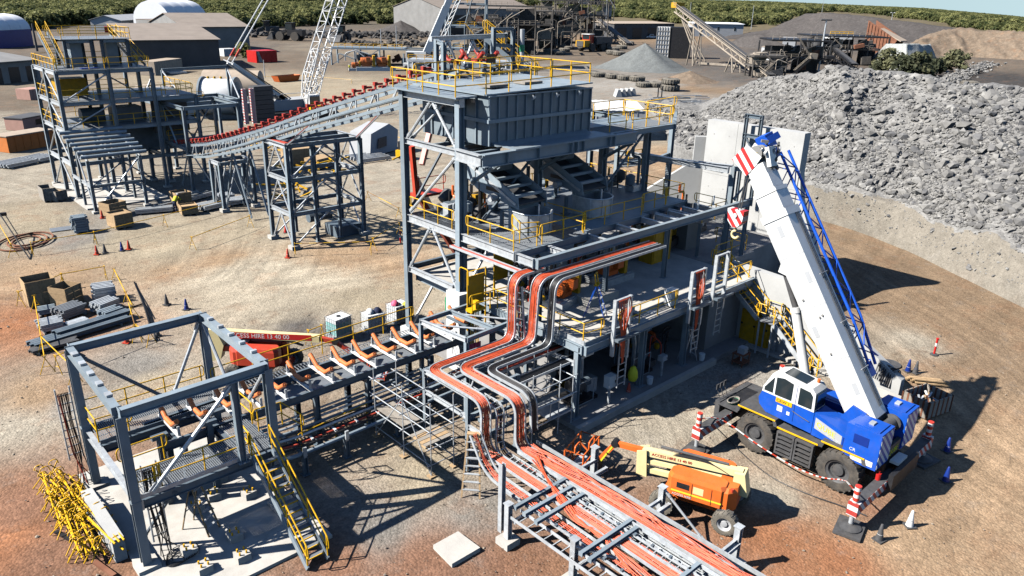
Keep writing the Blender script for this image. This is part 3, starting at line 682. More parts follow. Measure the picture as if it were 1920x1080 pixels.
for k in range(5):
    me = bpy.data.meshes.new('bushland'); me.from_pydata(far[k], [], [])
    a = me.attributes.new('size', 'FLOAT', 'POINT'); a.data.foreach_set('value', np.array(fsc[k], dtype=np.float32))
    o = bpy.data.objects.new('bushland', me); COL.objects.link(o); o['kind'] = 'stuff'
    ng = bpy.data.node_groups.new('bushland', 'GeometryNodeTree')
    ng.interface.new_socket('Geometry', in_out='INPUT', socket_type='NodeSocketGeometry'); ng.interface.new_socket('Geometry', in_out='OUTPUT', socket_type='NodeSocketGeometry')
    N = ng.nodes; gi = N.new('NodeGroupInput'); gout = N.new('NodeGroupOutput'); iop = N.new('GeometryNodeInstanceOnPoints'); oi = N.new('GeometryNodeObjectInfo')
    oi.inputs['Object'].default_value = protos[k]; oi.transform_space = 'ORIGINAL'
    rv = N.new('FunctionNodeRandomValue'); rv.data_type = 'FLOAT_VECTOR'; rv.inputs[1].default_value = (0, 0, 6.28)
    na = N.new('GeometryNodeInputNamedAttribute'); na.data_type = 'FLOAT'; na.inputs[0].default_value = 'size'
    L = ng.links.new; L(gi.outputs[0], iop.inputs['Points']); L(oi.outputs['Geometry'], iop.inputs['Instance']); L(rv.outputs[0], iop.inputs['Rotation']); L(na.outputs[0], iop.inputs['Scale']); L(iop.outputs[0], gout.inputs[0])
    o.modifiers.new('scatter', 'NODES').node_group = ng
# shrubs in front of the pale bund
for i, (px, py, s, lb) in enumerate([(1664, 134, 4.6, 'tallest grey green shrub left of the bund, before the pale rock bank'), (1692, 141, 3.8, 'round grey green shrub second from the left before the pale rock bank'), (1722, 142, 4.6, 'broad grey green shrub in the middle before the pale rock bank'), (1748, 138, 3.2, 'grey green shrub at the right end of the pale rock bank'), (1790, 132, 4.4, 'lone dark shrub beside the dark yard and the rock windrow'), (1640, 134, 2.4, 'low green shrub at the foot of the crusher, left of the others')]):
    tree('shrub', G(px, py+4), s, lb, 'shrubs beside the bund', True, i, i*1.3, 'shrub', .9)
for i, (px, py, s, lb) in enumerate([(232, 75, 2.6, 'small dark tree in front of the brown roofed shed'), (286, 58, 3.6, 'round dark tree between the pale shed and the grey tower block'), (455, 108, 2.6, 'dark tree in front of the red shipping container'), (250, 66, 2.6, 'grey green tree before the pale blue shed')]):
    tree('yard_tree', G(px, py), s, lb, 'trees in the yard', False, i, i*1.7)
# ------------------------------------------------------------------ concrete of the site
setting('pavement_slab', MB().box(5.0, 11.0, 21.35, 31.6, -.05, .09), 'concrete')
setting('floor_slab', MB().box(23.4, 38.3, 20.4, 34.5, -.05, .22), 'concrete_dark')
setting('kerb', MB().box(23.25, 34.6, 20.15, 20.4, -.05, .32), 'concrete')
# ------------------------------------------------------------------ cable trays
def fillet(pts, r, n=7):
    pts = [Vector(p) for p in pts]; o = [pts[0]]
    for a, b, c in zip(pts[:-2], pts[1:-1], pts[2:]):
        d1 = (b-a); d2 = (c-b); k = min(r, d1.length*.48, d2.length*.48)
        p = b-d1.normalized()*k; q = b+d2.normalized()*k
        for i in range(n+1):
            t = i/n; o.append(p*(1-t)**2+b*2*t*(1-t)+q*t*t)
    return o+[pts[-1]]
def resample(pts, step):
    o = [pts[0]]; acc = 0
    for a, b in zip(pts[:-1], pts[1:]):
        L = (b-a).length; k = max(1, math.ceil(L/step))
        for i in range(1, k+1): o.append(a.lerp(b, i/k))
    return o
def frames(pts, lat0):
    lat = Vector(lat0); F = []
    for i in range(len(pts)):
        d = (pts[min(i+1, len(pts)-1)]-pts[max(i-1, 0)]).normalized()
        lat = (lat-d*lat.dot(d)).normalized(); n = d.cross(lat)
        F.append((d, lat, n))
    return F
def sweep(mb, pts, F, a0, a1, b0, b1, mi=0):
    vs = []
    for p, (d, l, n) in zip(pts, F):
        for a, b in ((a0, b0), (a1, b0), (a1, b1), (a0, b1)): vs.append(p+l*a+n*b)
    N = len(pts); f = [(3, 2, 1, 0), tuple((N-1)*4+k for k in range(4))]
    for i in range(N-1):
        for k in range(4): f.append((i*4+k, i*4+(k+1) % 4, (i+1)*4+(k+1) % 4, (i+1)*4+k))
    mb.add(vs, f, mi)
def cable_tray(label, pts, lat, width, cables, r=.5, m='galv', up=None, rung=.32, gap=0.0, group='cable trays', wig=.012, lift=.03, depth=.10, name='cable_tray'):
    P = resample(fillet(pts, r), .5); F = frames(P, lat)
    if up is not None and F[0][2].dot(Vector(up)) < 0: F = frames(P, -Vector(lat))
    t = T(name, label, 'cable tray', tuple(P[0]), group)
    for sgn in (-1, 1):
        mb = MB(); sweep(mb, P, F, sgn*width/2-.018, sgn*width/2+.018, -.02, depth); t.p('side_rail', mb, m)
    rm = _mesh('rung', MB().box(-.02, .02, -width/2, width/2, -.015, .01), m); acc = 0
    for i in range(len(P)-1):
        L = (P[i+1]-P[i]).length; acc += L
        while acc > rung:
            acc -= rung; q = P[i].lerp(P[i+1], min(1, max(0, 1-acc/L))) ; d, l, n = F[i]
            o = t.inst('rung', rm, q); o.rotation_euler = Matrix((d, l, n)).transposed().to_euler()
    for (n_, cm, rad_, c0, c1) in cables:
        for k in range(n_):
            a = c0+(c1-c0)*(k+.5)/n_; b = lift+rad_+rng.uniform(0, .02); pts_ = []; ph = rng.uniform(0, 6, 2); fq = rng.uniform(.25, .6)
            for i, (p, (d, l, n)) in enumerate(zip(P, F)):
                pts_.append(p+l*(a+wig*math.sin(i*fq+ph[0])+wig*.35*rng.normal())+n*(b+wig*.5*abs(math.sin(i*fq*1.3+ph[1]))))
            mb = MB().path(pts_, rad_, 5); t.p('cable', mb, cm, smooth=True)
    return t
X, Y = Vector((1, 0, 0)), Vector((0, 1, 0))
OR = 'cable'
cable_tray('tray of packed orange cables turning down beside the left edge of the upper deck', [(24.3, 24.0, 6.95), (22.45, 24.0, 6.95), (22.45, 24.0, 3.75), (17.6, 24.0, 3.75), (17.6, 20.3, 3.75), (17.6, 20.3, 1.5), (17.4, 8.3, 1.5)], (0, 1, 0), .5, [(8, OR, .0175, -.21, .21), (4, OR, .016, -.19, .1)], .62, up=(0, 0, 1), wig=.014)
cable_tray('narrow tray with a few red cables under the left edge of the upper deck', [(23.2, 29.5, 6.9), (23.2, 24.4, 6.9)], (1, 0, 0), .3, [(3, 'cable_red', .02, -.1, .1)], up=(0, 0, 1))
cable_tray('longest tray of orange cables, running under the front beam then down to the ground rack', [(31.6, 23.0, 7.0), (23.0, 23.0, 7.0), (23.0, 23.2, 3.75), (18.75, 23.2, 3.75), (18.75, 19.5, 3.75), (18.8, 19.5, 1.55), (18.95, 8.3, 1.55)], (0, 1, 0), .56, [(9, OR, .018, -.24, .24), (5, OR, .016, -.22, .12)], .62, up=(0, 0, 1), wig=.016)
cable_tray('grey tray of black cables beside the longest orange tray', [(31.6, 22.35, 7.0), (23.45, 22.35, 7.0), (23.45, 22.45, 3.7), (19.55, 22.45, 3.7), (19.55, 19.6, 3.7), (19.6, 19.5, 2.0)], (0, 1, 0), .36, [(5, 'cable_black', .028, -.12, .12)], .62, up=(0, 0, 1))
cable_tray('grey tray carrying black cables between the two orange drops', [(22.8, 24.0, 6.4), (22.75, 23.6, 3.5), (18.2, 23.6, 3.45), (18.2, 20.0, 3.45), (18.15, 20.0, 1.4), (18.1, 8.3, 1.4)], (0, 1, 0), .36, [(3, 'cable_black', .024, -.12, .02), (2, OR, .018, .06, .14)], .5, up=None)
cable_tray('lower tray with loose orange cables at the left of the ground rack', [(16.95, 20.2, 2.6), (16.9, 19.2, 1.25), (16.7, 8.3, 1.25)], (1, 0, 0), .5, [(4, OR, .018, -.16, .12)], .8, up=(0, 0, 1), wig=.03)
cable_tray('bare galvanised ladder tray at the left edge of the ground rack', [(15.98, 16.7, 1.2), (15.98, 8.3, 1.2)], (1, 0, 0), .55, [], up=(0, 0, 1), rung=.42)
cable_tray('narrow tray with a few orange cables in the middle of the ground rack', [(18.35, 19.0, 1.15), (18.35, 8.3, 1.15)], (1, 0, 0), .34, [(4, OR, .02, -.1, .12)], up=(0, 0, 1), wig=.03)
cable_tray('low tray with red cables running in beneath the concrete floor', [(19.8, 22.9, 3.1), (26.5, 22.9, 3.1)], (0, 1, 0), .45, [(5, 'cable_red', .024, -.16, .0), (4, 'cable_black', .03, .02, .18)], up=(0, 0, 1), wig=.02)
cable_tray('low tray of black pipes under the corner of the concrete floor', [(19.6, 21.8, 2.95), (25.6, 21.8, 2.95)], (0, 1, 0), .5, [(6, 'cable_black', .035, -.2, .2)], up=(0, 0, 1))
t = T('cable_bundle', 'loose bundle of orange cables crossing diagonally over the ground rack', 'cable bundle', (17.2, 16, 1.5))
for k in range(9):
    p = [Vector((18.4+.04*k, 18.3, 1.72)), Vector((17.9, 17.0, 1.7)), Vector((17.2+.05*k, 15.6, 1.66)), Vector((17.0+.03*k, 14.6, 1.5)), Vector((17.3-.05*k, 13.6, 1.62)), Vector((16.6+.05*k, 12.2, 1.55)), Vector((16.5+.05*k, 10.8, 1.4)), Vector((16.2+.06*k, 9.2, 1.3))]
    p = [q+Vector((rng.normal(0, .04), 0, rng.normal(0, .02)+.02*(k % 3))) for q in p]; p = fillet(p, .7, 5)
    t.p('cable', MB().path(p, .018, 5), OR, smooth=True)
for x_, z_, lb in ((16.35, 1.5, 'slim grey strut rail on the left of the ground rack'), (17.95, 1.62, 'slim grey strut rail in the middle of the ground rack'), (18.6, 1.3, 'lower slim grey strut rail right of the middle of the ground rack')):
    t = T('strut_rail', lb, 'strut rail', (x_, 14, z_), 'strut rails on the ground rack'); t.p('rail', MB().bar((x_, 17.6, z_), (x_, 8.3, z_), .045, .09), 'galv')
    for k in range(12): t.p('clamp', MB().cbox((x_, 17.2-k*.75, z_+.05), .12, .09, .06), 'steel_dark')
t = T('cable_bundle', 'loose orange cables lying along the right rail of the ground rack', 'cable bundle', (19.0, 14, 1.7))
for k in range(10):
    p = [Vector((18.9+rng.uniform(-.28, .35), v, 1.74+.03*(k % 3)+rng.uniform(0, .03))) for v in (19.0, 17.2, 15.4, 13.6, 11.8, 10.0, 8.3)]
    t.p('cable', MB().path(fillet(p, .8, 4), .018, 5), OR, smooth=True)
# ground rack steel
t = T('pipe_rack', 'galvanised steel rack carrying cable trays towards the lower right corner', 'cable rack', (18, 14, 0))
for x, y, h, foot in ((15.72, 16.78, 1.75, 1), (20.93, 17.2, 1.75, 0), (16.0, 13.75, 1.9, 1), (20.85, 13.7, 1.75, 0), (21.0, 10.5, 1.75, 1), (16.1, 10.4, 1.75, 1)):
    t.col(x, y, .1, h, .22, .22, 'galv'); t.p('cap_plate', MB().cbox((x, y, h), .3, .3, .03), 'galv')
    t.p('footing', MB().cbox((x, y, -.1), .65, .65, .35), 'concrete')
t.p('post', MB().ib((15.9, 17.35, .1), (15.9, 17.35, 3.1), .2, .2, (1, 0, 0)), 'galv')
for y in (16.55, 13.4, 10.4): t.beam((15.8, y, 1.05), (20.95, y, 1.05), .16, .12, 'galv'); 
for y, x1 in ((16.55, 18.5), (16.05, 18.3), (15.45, 18.3), (13.3, 18.5), (12.9, 18.3), (10.4, 18.4)): t.beam((15.8, y, 1.66), (x1, y, 1.66), .14, .14, 'steel')
t.p('rail', MB().bar((19.5, 19.2, 1.65), (19.5, 8.3, 1.65), .05, .16), 'galv'); t.p('rail', MB().bar((18.42, 19.2, 1.62), (18.42, 8.3, 1.62), .05, .14), 'galv')
t.brace((20.85, 13.7, 1.7), (21.2, 11.8, .1), .05, 'galv'); t.brace((16.0, 13.75, 1.6), (16.9, 12.6, 1.3), .05, 'galv')
for y in (13.7, 10.5, 17.1): t.beam((19.5, y, 1.2), (20.9, y, 1.2), .14, .1, 'galv')
# frame carrying the trays where they turn down
t = T('tray_support_frame', 'grey steel frame holding the trays where they bend down to the rack', 'support frame', (18.6, 22.5, 0))
for x, y in ((17.6, 21.4), (17.6, 24.4), (20.4, 21.4), (20.4, 24.5)): t.col(x, y, 0, 3.62, .16, .16)
for z in (3.55, 2.55):
    t.beam((17.6, 21.4, z), (17.6, 24.4, z), .18, .14, 'galv'); t.beam((17.6, 21.4, z), (20.4, 21.4, z), .18, .14); t.beam((17.6, 24.4, z), (20.4, 24.5, z), .18, .14)
t.beam((17.7, 22.9, 3.55), (20.3, 22.9, 3.55), .14, .1); t.brace((17.7, 21.5, 3.52), (19.2, 22.8, 3.52), .04, 'galv'); t.brace((19.0, 24.4, 3.5), (20.3, 23.0, 3.5), .04, 'galv')
z = 2.17
t.beam((17.57, 21.3, z), (17.55, 20.35, z), .18, .12, 'galv'); t.beam((17.55, 20.35, z), (19.2, 20.4, z), .16, .12); t.beam((19.2, 20.4, z), (20.4, 21.3, z), .14, .1)
t.beam((18.2, 21.4, z), (20.4, 21.4, z), .14, .1)
# ------------------------------------------------------------------ screening building
B = T('screening_building', 'tall blue grey steel screening building with open decks and yellow handrails', 'steel building', (29, 27, 0))
CX = (23.4, 28.9, 34.2, 38.4)
for x in CX:
    B.col(x, 33.8, .2, 14.3 if x == 23.4 else 12.1, .34, .34); B.col(x, 29.1, .2, 14.3 if x == 23.4 else 11.5, .34, .34)
B.p('column', MB().ib((23.75, 29.15, 4.4), (23.75, 29.15, 12), .2, .2, (0, 1, 0)), 'steel')
B.p('plinth', MB().box(22.9, 23.9, 28.55, 29.65, 0, 4.5), 'white'); B.p('plinth', MB().cbox((23.4, 33.8, 0), .8, .8, .85), 'white')
for x in (24.0, 28.95, 32.7): 
    B.col(x, 21.15, .2, 4.0, .26, .26); B.p('base_plate', MB().cbox((x, 21.15, .2), .5, .5, .04), 'steel')
for x in (24.3, 29.2, 34.35): B.col(x, 24.1, 4.1, 7.35, .22, .22)
B.col(40.5, 24.1, 4.1, 9.75, .26, .26); B.col(41.6, 23.5, 4.1, 7.3, .2, .2)
# lower concrete floor and edge steel
B.p('floor_plate', MB().box(24.0, 38.5, 20.75, 33.9, 3.88, 4.12), 'concrete')
B.beam((23.95, 20.7, 3.9), (38.5, 20.7, 3.9), .4, .16); B.beam((23.95, 20.8, 3.9), (23.95, 33.7, 3.9), .4, .16)
B.beam((24.0, 21.2, 3.0), (24.0, 28.4, 3.0), .2, .16, 'galv'); B.p('toe_plate', MB().box(23.98, 24.02, 20.8, 24.0, 4.12, 4.35), 'galv'); B.p('toe_plate', MB().box(24.0, 27.0, 20.74, 20.78, 4.12, 4.3), 'steel')
for x in (26.5, 31, 34): B.beam((x, 20.8, 3.72), (x, 28.8, 3.72), .28, .16, 'steel_dark')
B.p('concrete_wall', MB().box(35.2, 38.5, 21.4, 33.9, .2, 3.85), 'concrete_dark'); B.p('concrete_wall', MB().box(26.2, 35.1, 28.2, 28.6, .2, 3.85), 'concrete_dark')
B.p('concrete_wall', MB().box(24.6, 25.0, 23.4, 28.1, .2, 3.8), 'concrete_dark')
# tower bracing on the left end
for z in (4.5,): B.beam((23.4, 29.6, z), (23.4, 33.6, z), .3, .2, 'galv')
B.beam((23.6, 33.8, 4.5), (28.7, 33.8, 4.5), .3, .2, 'steel_dark')
B.brace((23.4, 33.6, 4.6), (23.4, 31.6, 7.4), .08, 'galv'); B.brace((23.4, 31.4, 7.4), (23.4, 29.4, 4.6), .08, 'galv')
B.brace((23.6, 33.8, 1.0), (26.2, 33.8, 4.4), .08, 'galv'); B.brace((24.0, 29.1, 4.7), (26.0, 29.1, 7.3), .08, 'galv')
B.beam((23.4, 29.2, 11.75), (23.4, 33.7, 11.75), .3, .22, 'galv'); B.beam((23.4, 28.9, 14.2), (23.4, 34.0, 14.2), .35, .25, 'galv')
B.brace((23.4, 33.5, 11.9), (23.4, 31.4, 14.0), .08, 'galv'); B.brace((23.4, 31.2, 14.0), (23.4, 29.3, 11.9), .08, 'galv'); B.brace((23.6, 33.4, 11.9), (24.4, 31.3, 14.0), .07, 'galv')
B.brace((23.4, 33.4, 7.9), (23.4, 29.4, 11.5), .08, 'galv'); B.brace((23.6, 33.7, 7.9), (26.4, 33.8, 11.5), .08, 'steel_dark')
for y in (30.4, 31.8): B.beam((23.5, y, 11.7), (26, y, 11.7), .2, .16)
# main deck
zd = 7.7
B.beam((23.4, 24.9, zd-.2), (23.4, 33.8, zd-.2), .4, .2, 'galv'); B.beam((23.4, 23.5, zd-.2), (41.9, 23.5, zd-.2), .42, .24, 'steel')
B.beam((23.4, 23.6, zd-.2), (23.4, 24.8, zd-.2), .4, .2, 'galv')
B.grate(23.5, 28.4, 25.0, 28.4, zd, 'y'); B.grate(23.5, 25.2, 28.5, 33.7, zd, 'x'); B.p('deck_plate', MB().box(25.2, 38.4, 28.4, 33.7, zd-.06, zd-.01), 'deck_lines')
B.p('deck_plate', MB().box(28.4, 34.0, 25.4, 28.4, zd-.06, zd-.01), 'steel'); B.p('deck_plate', MB().box(34.0, 38.4, 25.9, 28.4, zd-.06, zd-.01), 'steel')
B.beam((23.5, 24.95, zd-.2), (28.5, 24.95, zd-.2), .36, .16); B.beam((28.5, 25.3, zd-.2), (34, 25.3, zd-.2), .36, .16); B.beam((34, 25.8, zd-.2), (38.4, 25.8, zd-.2), .36, .16)
for x in (25.6, 28.6, 31.2, 33.4, 34.6, 35.8, 37.2, 38.4): B.beam((x, 23.6, zd-.22), (x, 25.2, zd-.22), .3, .2, 'galv'); B.beam((x, 25.4, zd-.3), (x, 33.6, zd-.3), .3, .18, 'steel_dark')
for x in (35.1, 36.4): B.beam((x, 23.6, zd-.25), (x, 25.6, zd-.25), .2, .14, 'galv')
B.rail([(23.45, 33.4, zd), (23.45, 29.8, zd)]); B.rail([(23.45, 28.5, zd), (23.45, 25.1, zd), (24.9, 25.0, zd)])
B.rail([(25.3, 25.05, zd), (28.3, 25.05, zd)]); B.rail([(28.8, 25.4, zd), (33.5, 25.4, zd)]); B.rail([(34.3, 25.9, zd), (36.4, 25.9, zd)]); B.rail([(28.5, 29.5, zd), (28.5, 25.3, zd)])
B.rail([(25.3, 27.2, zd), (24.6, 25.9, zd), (25.4, 25.5, zd)]); B.rail([(36.6, 26.0, zd), (38.3, 26.0, zd), (38.3, 33.5, zd)]); B.rail([(34.2, 33.6, zd), (27.5, 33.6, zd)]); B.rail([(33.9, 29.8, zd), (33.9, 33.4, zd)])
for x in (39.0, 37.4): B.p('lifting_post', MB().tube((x, 24.3, zd-.1), (x, 24.3, zd+.5), .06, 8), 'white')
B.beam((38.4, 33.6, 9.7), (39.6, 23.9, 9.7), .32, .2, 'galv'); B.beam((40.4, 24.1, 9.65), (42.2, 23.4, 9.65), .28, .18); B.beam((38.9, 29.1, 9.7), (40.5, 24.2, 9.7), .3, .18, 'galv')
B.brace((40.6, 23.9, 7.8), (42.1, 23.4, 9.5), .06, 'steel_dark')
# big girder and bin support
G_ = MB(); G_.ib((23.0, 26.9, 11.78), (34.4, 26.9, 11.78), .62, .36, Z, .05)
B.p('girder', G_, 'steel'); B.p('girder', MB().ib((23.1, 29.0, 11.78), (22.95, 26.95, 11.78), .55, .3, Z, .05), 'galv')
for x in (24.5, 26.6, 29.0, 29.4, 29.9, 32.0, 32.4): B.p('stiffener', MB().box(x-.02, x+.02, 26.70, 27.08, 11.5, 12.05), 'steel')
B.beam((23.3, 28.0, 11.85), (25.0, 28.0, 11.85), .3, .2); B.p('deck_plate', MB().box(25.0, 32.5, 26.75, 28.3, 12.09, 12.13), 'steel')
for x in (24.2, 28.9, 34.2): B.brace((x, 29.1, 10.2), (x, 27.0, 11.5), .1, 'steel')
B.brace((34.1, 29.1, 8), (38.3, 29.1, 11.6), .08, 'steel_dark'); B.brace((38.3, 33.8, 8), (34.3, 33.8, 11.6), .08, 'steel_dark'); B.brace((28.9, 33.8, 8), (34.1, 33.8, 11.6), .08, 'steel_dark'); B.brace((25, 29.1, 8.1), (28.7, 29.1, 11.2), .08, 'steel_dark')
# right hand high platform
B.grate(32.4, 38.4, 27.3, 29.0, 12.15, 'y'); B.p('deck_plate', MB().box(32.5, 38.6, 29.0, 31.2, 12.05, 12.1), 'steel')
B.beam((32.4, 27.2, 11.98), (38.4, 27.2, 11.98), .3, .2); B.beam((38.4, 27.2, 11.98), (39.8, 28.2, 12.5), .28, .2); B.beam((38.4, 27.2, 11.98), (38.4, 33.6, 11.98), .3, .2)
B.rail([(32.6, 27.35, 12.15), (34.0, 27.35, 12.15)]); B.rail([(34.6, 27.35, 12.15), (38.3, 27.35, 12.15)]); B.rail([(38.3, 27.5, 12.15), (38.3, 31.0, 12.15)]); B.rail([(32.6, 31.1, 12.15), (38.3, 31.1, 12.15)])
B.rail([(39.7, 28.3, 12.5), (38.6, 29.4, 12.2)])
B.col(38.1, 31.2, 7.7, 12.0, .24, .24); B.col(39.7, 30.2, 4.2, 12.0, .26, .26); B.col(43.0, 30.6, .3, 11.7, .3, .3); B.beam((39.8, 30.2, 9.0), (42.9, 30.6, 9.2), .3, .2); B.beam((38.2, 31.2, 8.9), (43, 30.8, 9.0), .25, .2, 'steel_dark')
B.grate(38.2, 42.8, 30.3, 32.3, 9.0, 'y'); B.brace((39.7, 30.2, 4.4), (38.3, 31.1, 7.6), .07, 'steel_dark'); B.brace((38.2, 31.2, 9.2), (39.7, 30.3, 11.6), .06, 'galv'); B.rail([(38.3, 30.4, 9.0), (39.5, 30.3, 9.0)])
B.beam((39.7, 30.2, 9.6), (39.8, 24.4, 9.6), .3, .2, 'galv')
# rails round the lower concrete floor
zf = 4.12
B.rail([(24.1, 24.0, zf), (24.15, 21.0, zf), (25.2, 20.85, zf)]); B.rail([(26.6, 20.85, zf), (31.0, 20.85, zf)]); B.rail([(34.6, 20.9, zf), (38.2, 20.9, zf)]); B.rail([(23.9, 28.2, zf), (23.9, 25.2, zf)])
B.rail([(34.0, 28.4, zf), (38.3, 28.4, zf)])
# roof
B.p('roof_plate', MB().add([(24.3, 28.15, 14.55), (31.9, 28.15, 14.72), (31.9, 34.2, 14.72), (24.3, 34.2, 14.55), (24.3, 28.15, 14.62), (31.9, 28.15, 14.79), (31.9, 34.2, 14.79), (24.3, 34.2, 14.62)], [(0, 3, 2, 1), (4, 5, 6, 7), (0, 1, 5, 4), (1, 2, 6, 5), (2, 3, 7, 6), (3, 0, 4, 7)]), 'steel')
B.p('roof_plate', MB().box(22.95, 24.28, 28.8, 34.2, 14.42, 14.5), 'steel')
B.rail([(23.0, 34.1, 14.5), (23.0, 28.9, 14.5), (24.4, 28.3, 14.6), (31.8, 28.3, 14.78), (31.8, 34.0, 14.78)], r=.03)
B.rail([(31.9, 34.1, 14.78), (24.5, 34.1, 14.6)], r=.03); B.rail([(27.2, 34.1, 14.7), (27.2, 31.2, 14.7), (31.7, 31.2, 14.78)], r=.03)
for x, y in ((25.6, 29.4), (28.2, 29.6)): B.p('hatch_cover', MB().box(x, x+1.3, y, y+.9, 14.74, 14.86), 'timber_grey')
# surge bin
t = T('surge_bin', 'large blue grey ribbed steel bin beneath the roof plate of the screening building', 'bin', (28, 30, 12.1))
x0, x1, y0, y1, z0, z1 = 24.5, 31.8, 28.2, 33.6, 12.1, 14.5
t.p('shell', MB().box(x0, x1, y0, y1, z0, z1), 'steel')
n = 12
for i in range(n+1):
    x = x0+(x1-x0)*i/n; t.p('rib', MB().box(x-.035, x+.035, y0-.09, y0-.002, z0+.03, z1-.03), 'steel')
for i in range(1, 6):
    y = y0+(y1-y0)*i/6; t.p('rib', MB().box(x0-.09, x0-.002, y-.035, y+.035, z0+.03, z1-.03), 'steel')
t.p('waler', MB().box(x0-.18, x1+.05, y0-.2, y0-.095, 13.25, 13.42), 'steel'); t.p('waler', MB().box(x0-.18, x0-.095, y0-.09, y1, 13.25, 13.42), 'steel')
t.p('top_flange', MB().box(x0-.1, x1+.02, y0-.16, y0-.004, z1-.02, z1+.04), 'steel')
t.p('bottom_apron', MB().prism([(x0+.2, y0-.01, z0+.02), (x0+.2, y0-.45, z0+.03), (x0+.2, y0-.01, z0+.2)], (x1-x0-.4, 0, 0)), 'steel')
for i in range(3): 
    x = 27.2+i*1.7; t.p('lifting_lug', MB().prism([(x, y0-.17, 14.2), (x+.22, y0-.17, 14.34), (x, y0-.17, 14.44)], (0, -.12, 0)), 'galv')
for y in np.linspace(29, 33, 5):
    for z in (12.5, 12.9, 13.8, 14.1): t.p('bolt_plate', MB().box(x0-.03, x0-.001, y+.1, y+.5, z, z+.2), 'galv') if rng.random() < .35 else None
# two inclined screens and their tubs
def screen(cx, label, tublabel, tx, ty):
    t = T('vibrating_screen', label, 'vibrating screen', (cx, 28.5, 8.6), 'inclined vibrating screens')
    for sg in (-1, 1):
        x = cx+sg*.98
        t.p('side_plate', MB().prism([(x, 31.0, 11.2), (x, 30.2, 11.15), (x, 26.3, 9.55), (x, 26.2, 8.95), (x, 29.4, 9.4), (x, 31.0, 10.2)], (sg*.05, 0, 0)), 'steel')
        t.p('rail_strip', MB().bar((x+sg*.09, 30.8, 10.9), (x+sg*.09, 26.4, 9.2), .06, .14), 'galv')
        for y, z in ((30.4, 9.9), (27.3, 8.7)):
            t.p('spring_leg', MB().tube((x+sg*.2, y, 7.75), (x+sg*.2, y, z), .11, 8).cbox((x+sg*.2, y, 7.72), .4, .4, .06), 'steel_dark')
        t.p('hanger', MB().bar((x+sg*.12, 29.6, 10.4), (x+sg*.12, 29.0, 11.5), .08, .08), 'galv')
    t.p('screen_deck', MB().prism([(cx-.96, 31.0, 10.5), (cx-.96, 26.3, 9.12), (cx-.96, 26.3, 9.2), (cx-.96, 31.0, 10.58)], (1.92, 0, 0)), 'charcoal')
    for i in range(6):
        k = i/5; y = 30.6-k*4.0; z = 11.0-k*1.45
        t.p('cross_beam', MB().bar((cx-.97, y, z), (cx+.97, y, z), .2, .14), 'steel')
    t.p('exciter', MB().tube((cx-.7, 28.9, 10.75), (cx+.7, 28.9, 10.75), .24, 12).cbox((cx, 28.9, 10.45), 1.5, .5, .25), 'steel_dark')
    t.p('feed_chute', MB().prism([(cx-1.0, 31.6, 11.5), (cx-1.0, 29.6, 11.5), (cx-1.0, 30.4, 10.9), (cx-1.0, 31.4, 10.9)], (2.0, 0, 0)), 'steel_dark')
    t.p('motor', MB().tube((cx-1.5, 27.9, 9.3), (cx-1.1, 27.9, 9.3), .2, 10), 'galv'); t.p('name_plate', MB().box(cx-1.07, cx-1.05, 27.6, 28.7, 9.55, 9.75), 'black')
    for o_ in t.o.children: o_.location.y += .85
    u = T('tub', tublabel, 'launder tub', (tx, ty, 7.7), 'launder tubs')
    prof = []
    r0, h = .95, 1.05; N = 20; vs = []; 
    base = [(tx+r0*math.cos(a), ty+r0*math.sin(a)) for a in [math.pi+math.pi*i/N for i in range(N+1)]]+[(tx+r0, ty+.9), (tx-r0, ty+.9)]
    mb = MB(); n = len(base)
    o = [(x, y, 7.71) for x, y in base]+[(x, y, 7.71+h) for x, y in base]
    ins = [(tx+(x-tx)*.95, ty+(y-ty)*.95, 7.71+h) for x, y in base]+[(tx+(x-tx)*.95, ty+(y-ty)*.95, 7.9) for x, y in base]
    mb.add(o+ins, [(i, (i+1) % n, n+(i+1) % n, n+i) for i in range(n)]+[(2*n+i, 2*n+(i+1) % n, 3*n+(i+1) % n, 3*n+i) for i in range(n)]+[(n+i, n+(i+1) % n, 2*n+(i+1) % n, 2*n+i) for i in range(n)]+[tuple(3*n+i for i in range(n))])
    u.p('tank_shell', mb, 'galv', smooth=True)
    u.p('rim', MB().path([Vector((tx+(x-tx)*1.02, ty+(y-ty)*1.02, 7.71+h)) for x, y in base], .035, 6, True), 'galv', smooth=True)
    for a in (3.6, 4.3, 5.0, 5.7): u.p('rib', MB().box(-.03, .03, -.05, 0, 0, h).xf(Matrix.Translation((tx+r0*math.cos(a), ty+r0*math.sin(a), 7.71)) @ Matrix.Rotation(a+math.pi/2, 4, 'Z')), 'galv')
    u.p('pipe', MB().tube((tx-.35, ty-.72, 8.3), (tx-.35, ty-.72, 9.3), .045, 8), 'galv')
    u.p('back_chute', MB().prism([(tx-.95, ty+.92, 8.78), (tx-.95, ty+.55, 8.8), (tx-.95, ty+.92, 9.1)], (1.9, 0, 0)), 'steel')
screen(26.6, 'left of the two inclined vibrating screens, partly sunlit', 'pale grey round fronted tub at the foot of the left screen', 26.6, 27.0)
screen(31.4, 'right of the two inclined vibrating screens, in deep shade', 'shaded round fronted tub at the foot of the right screen', 31.6, 27.2)
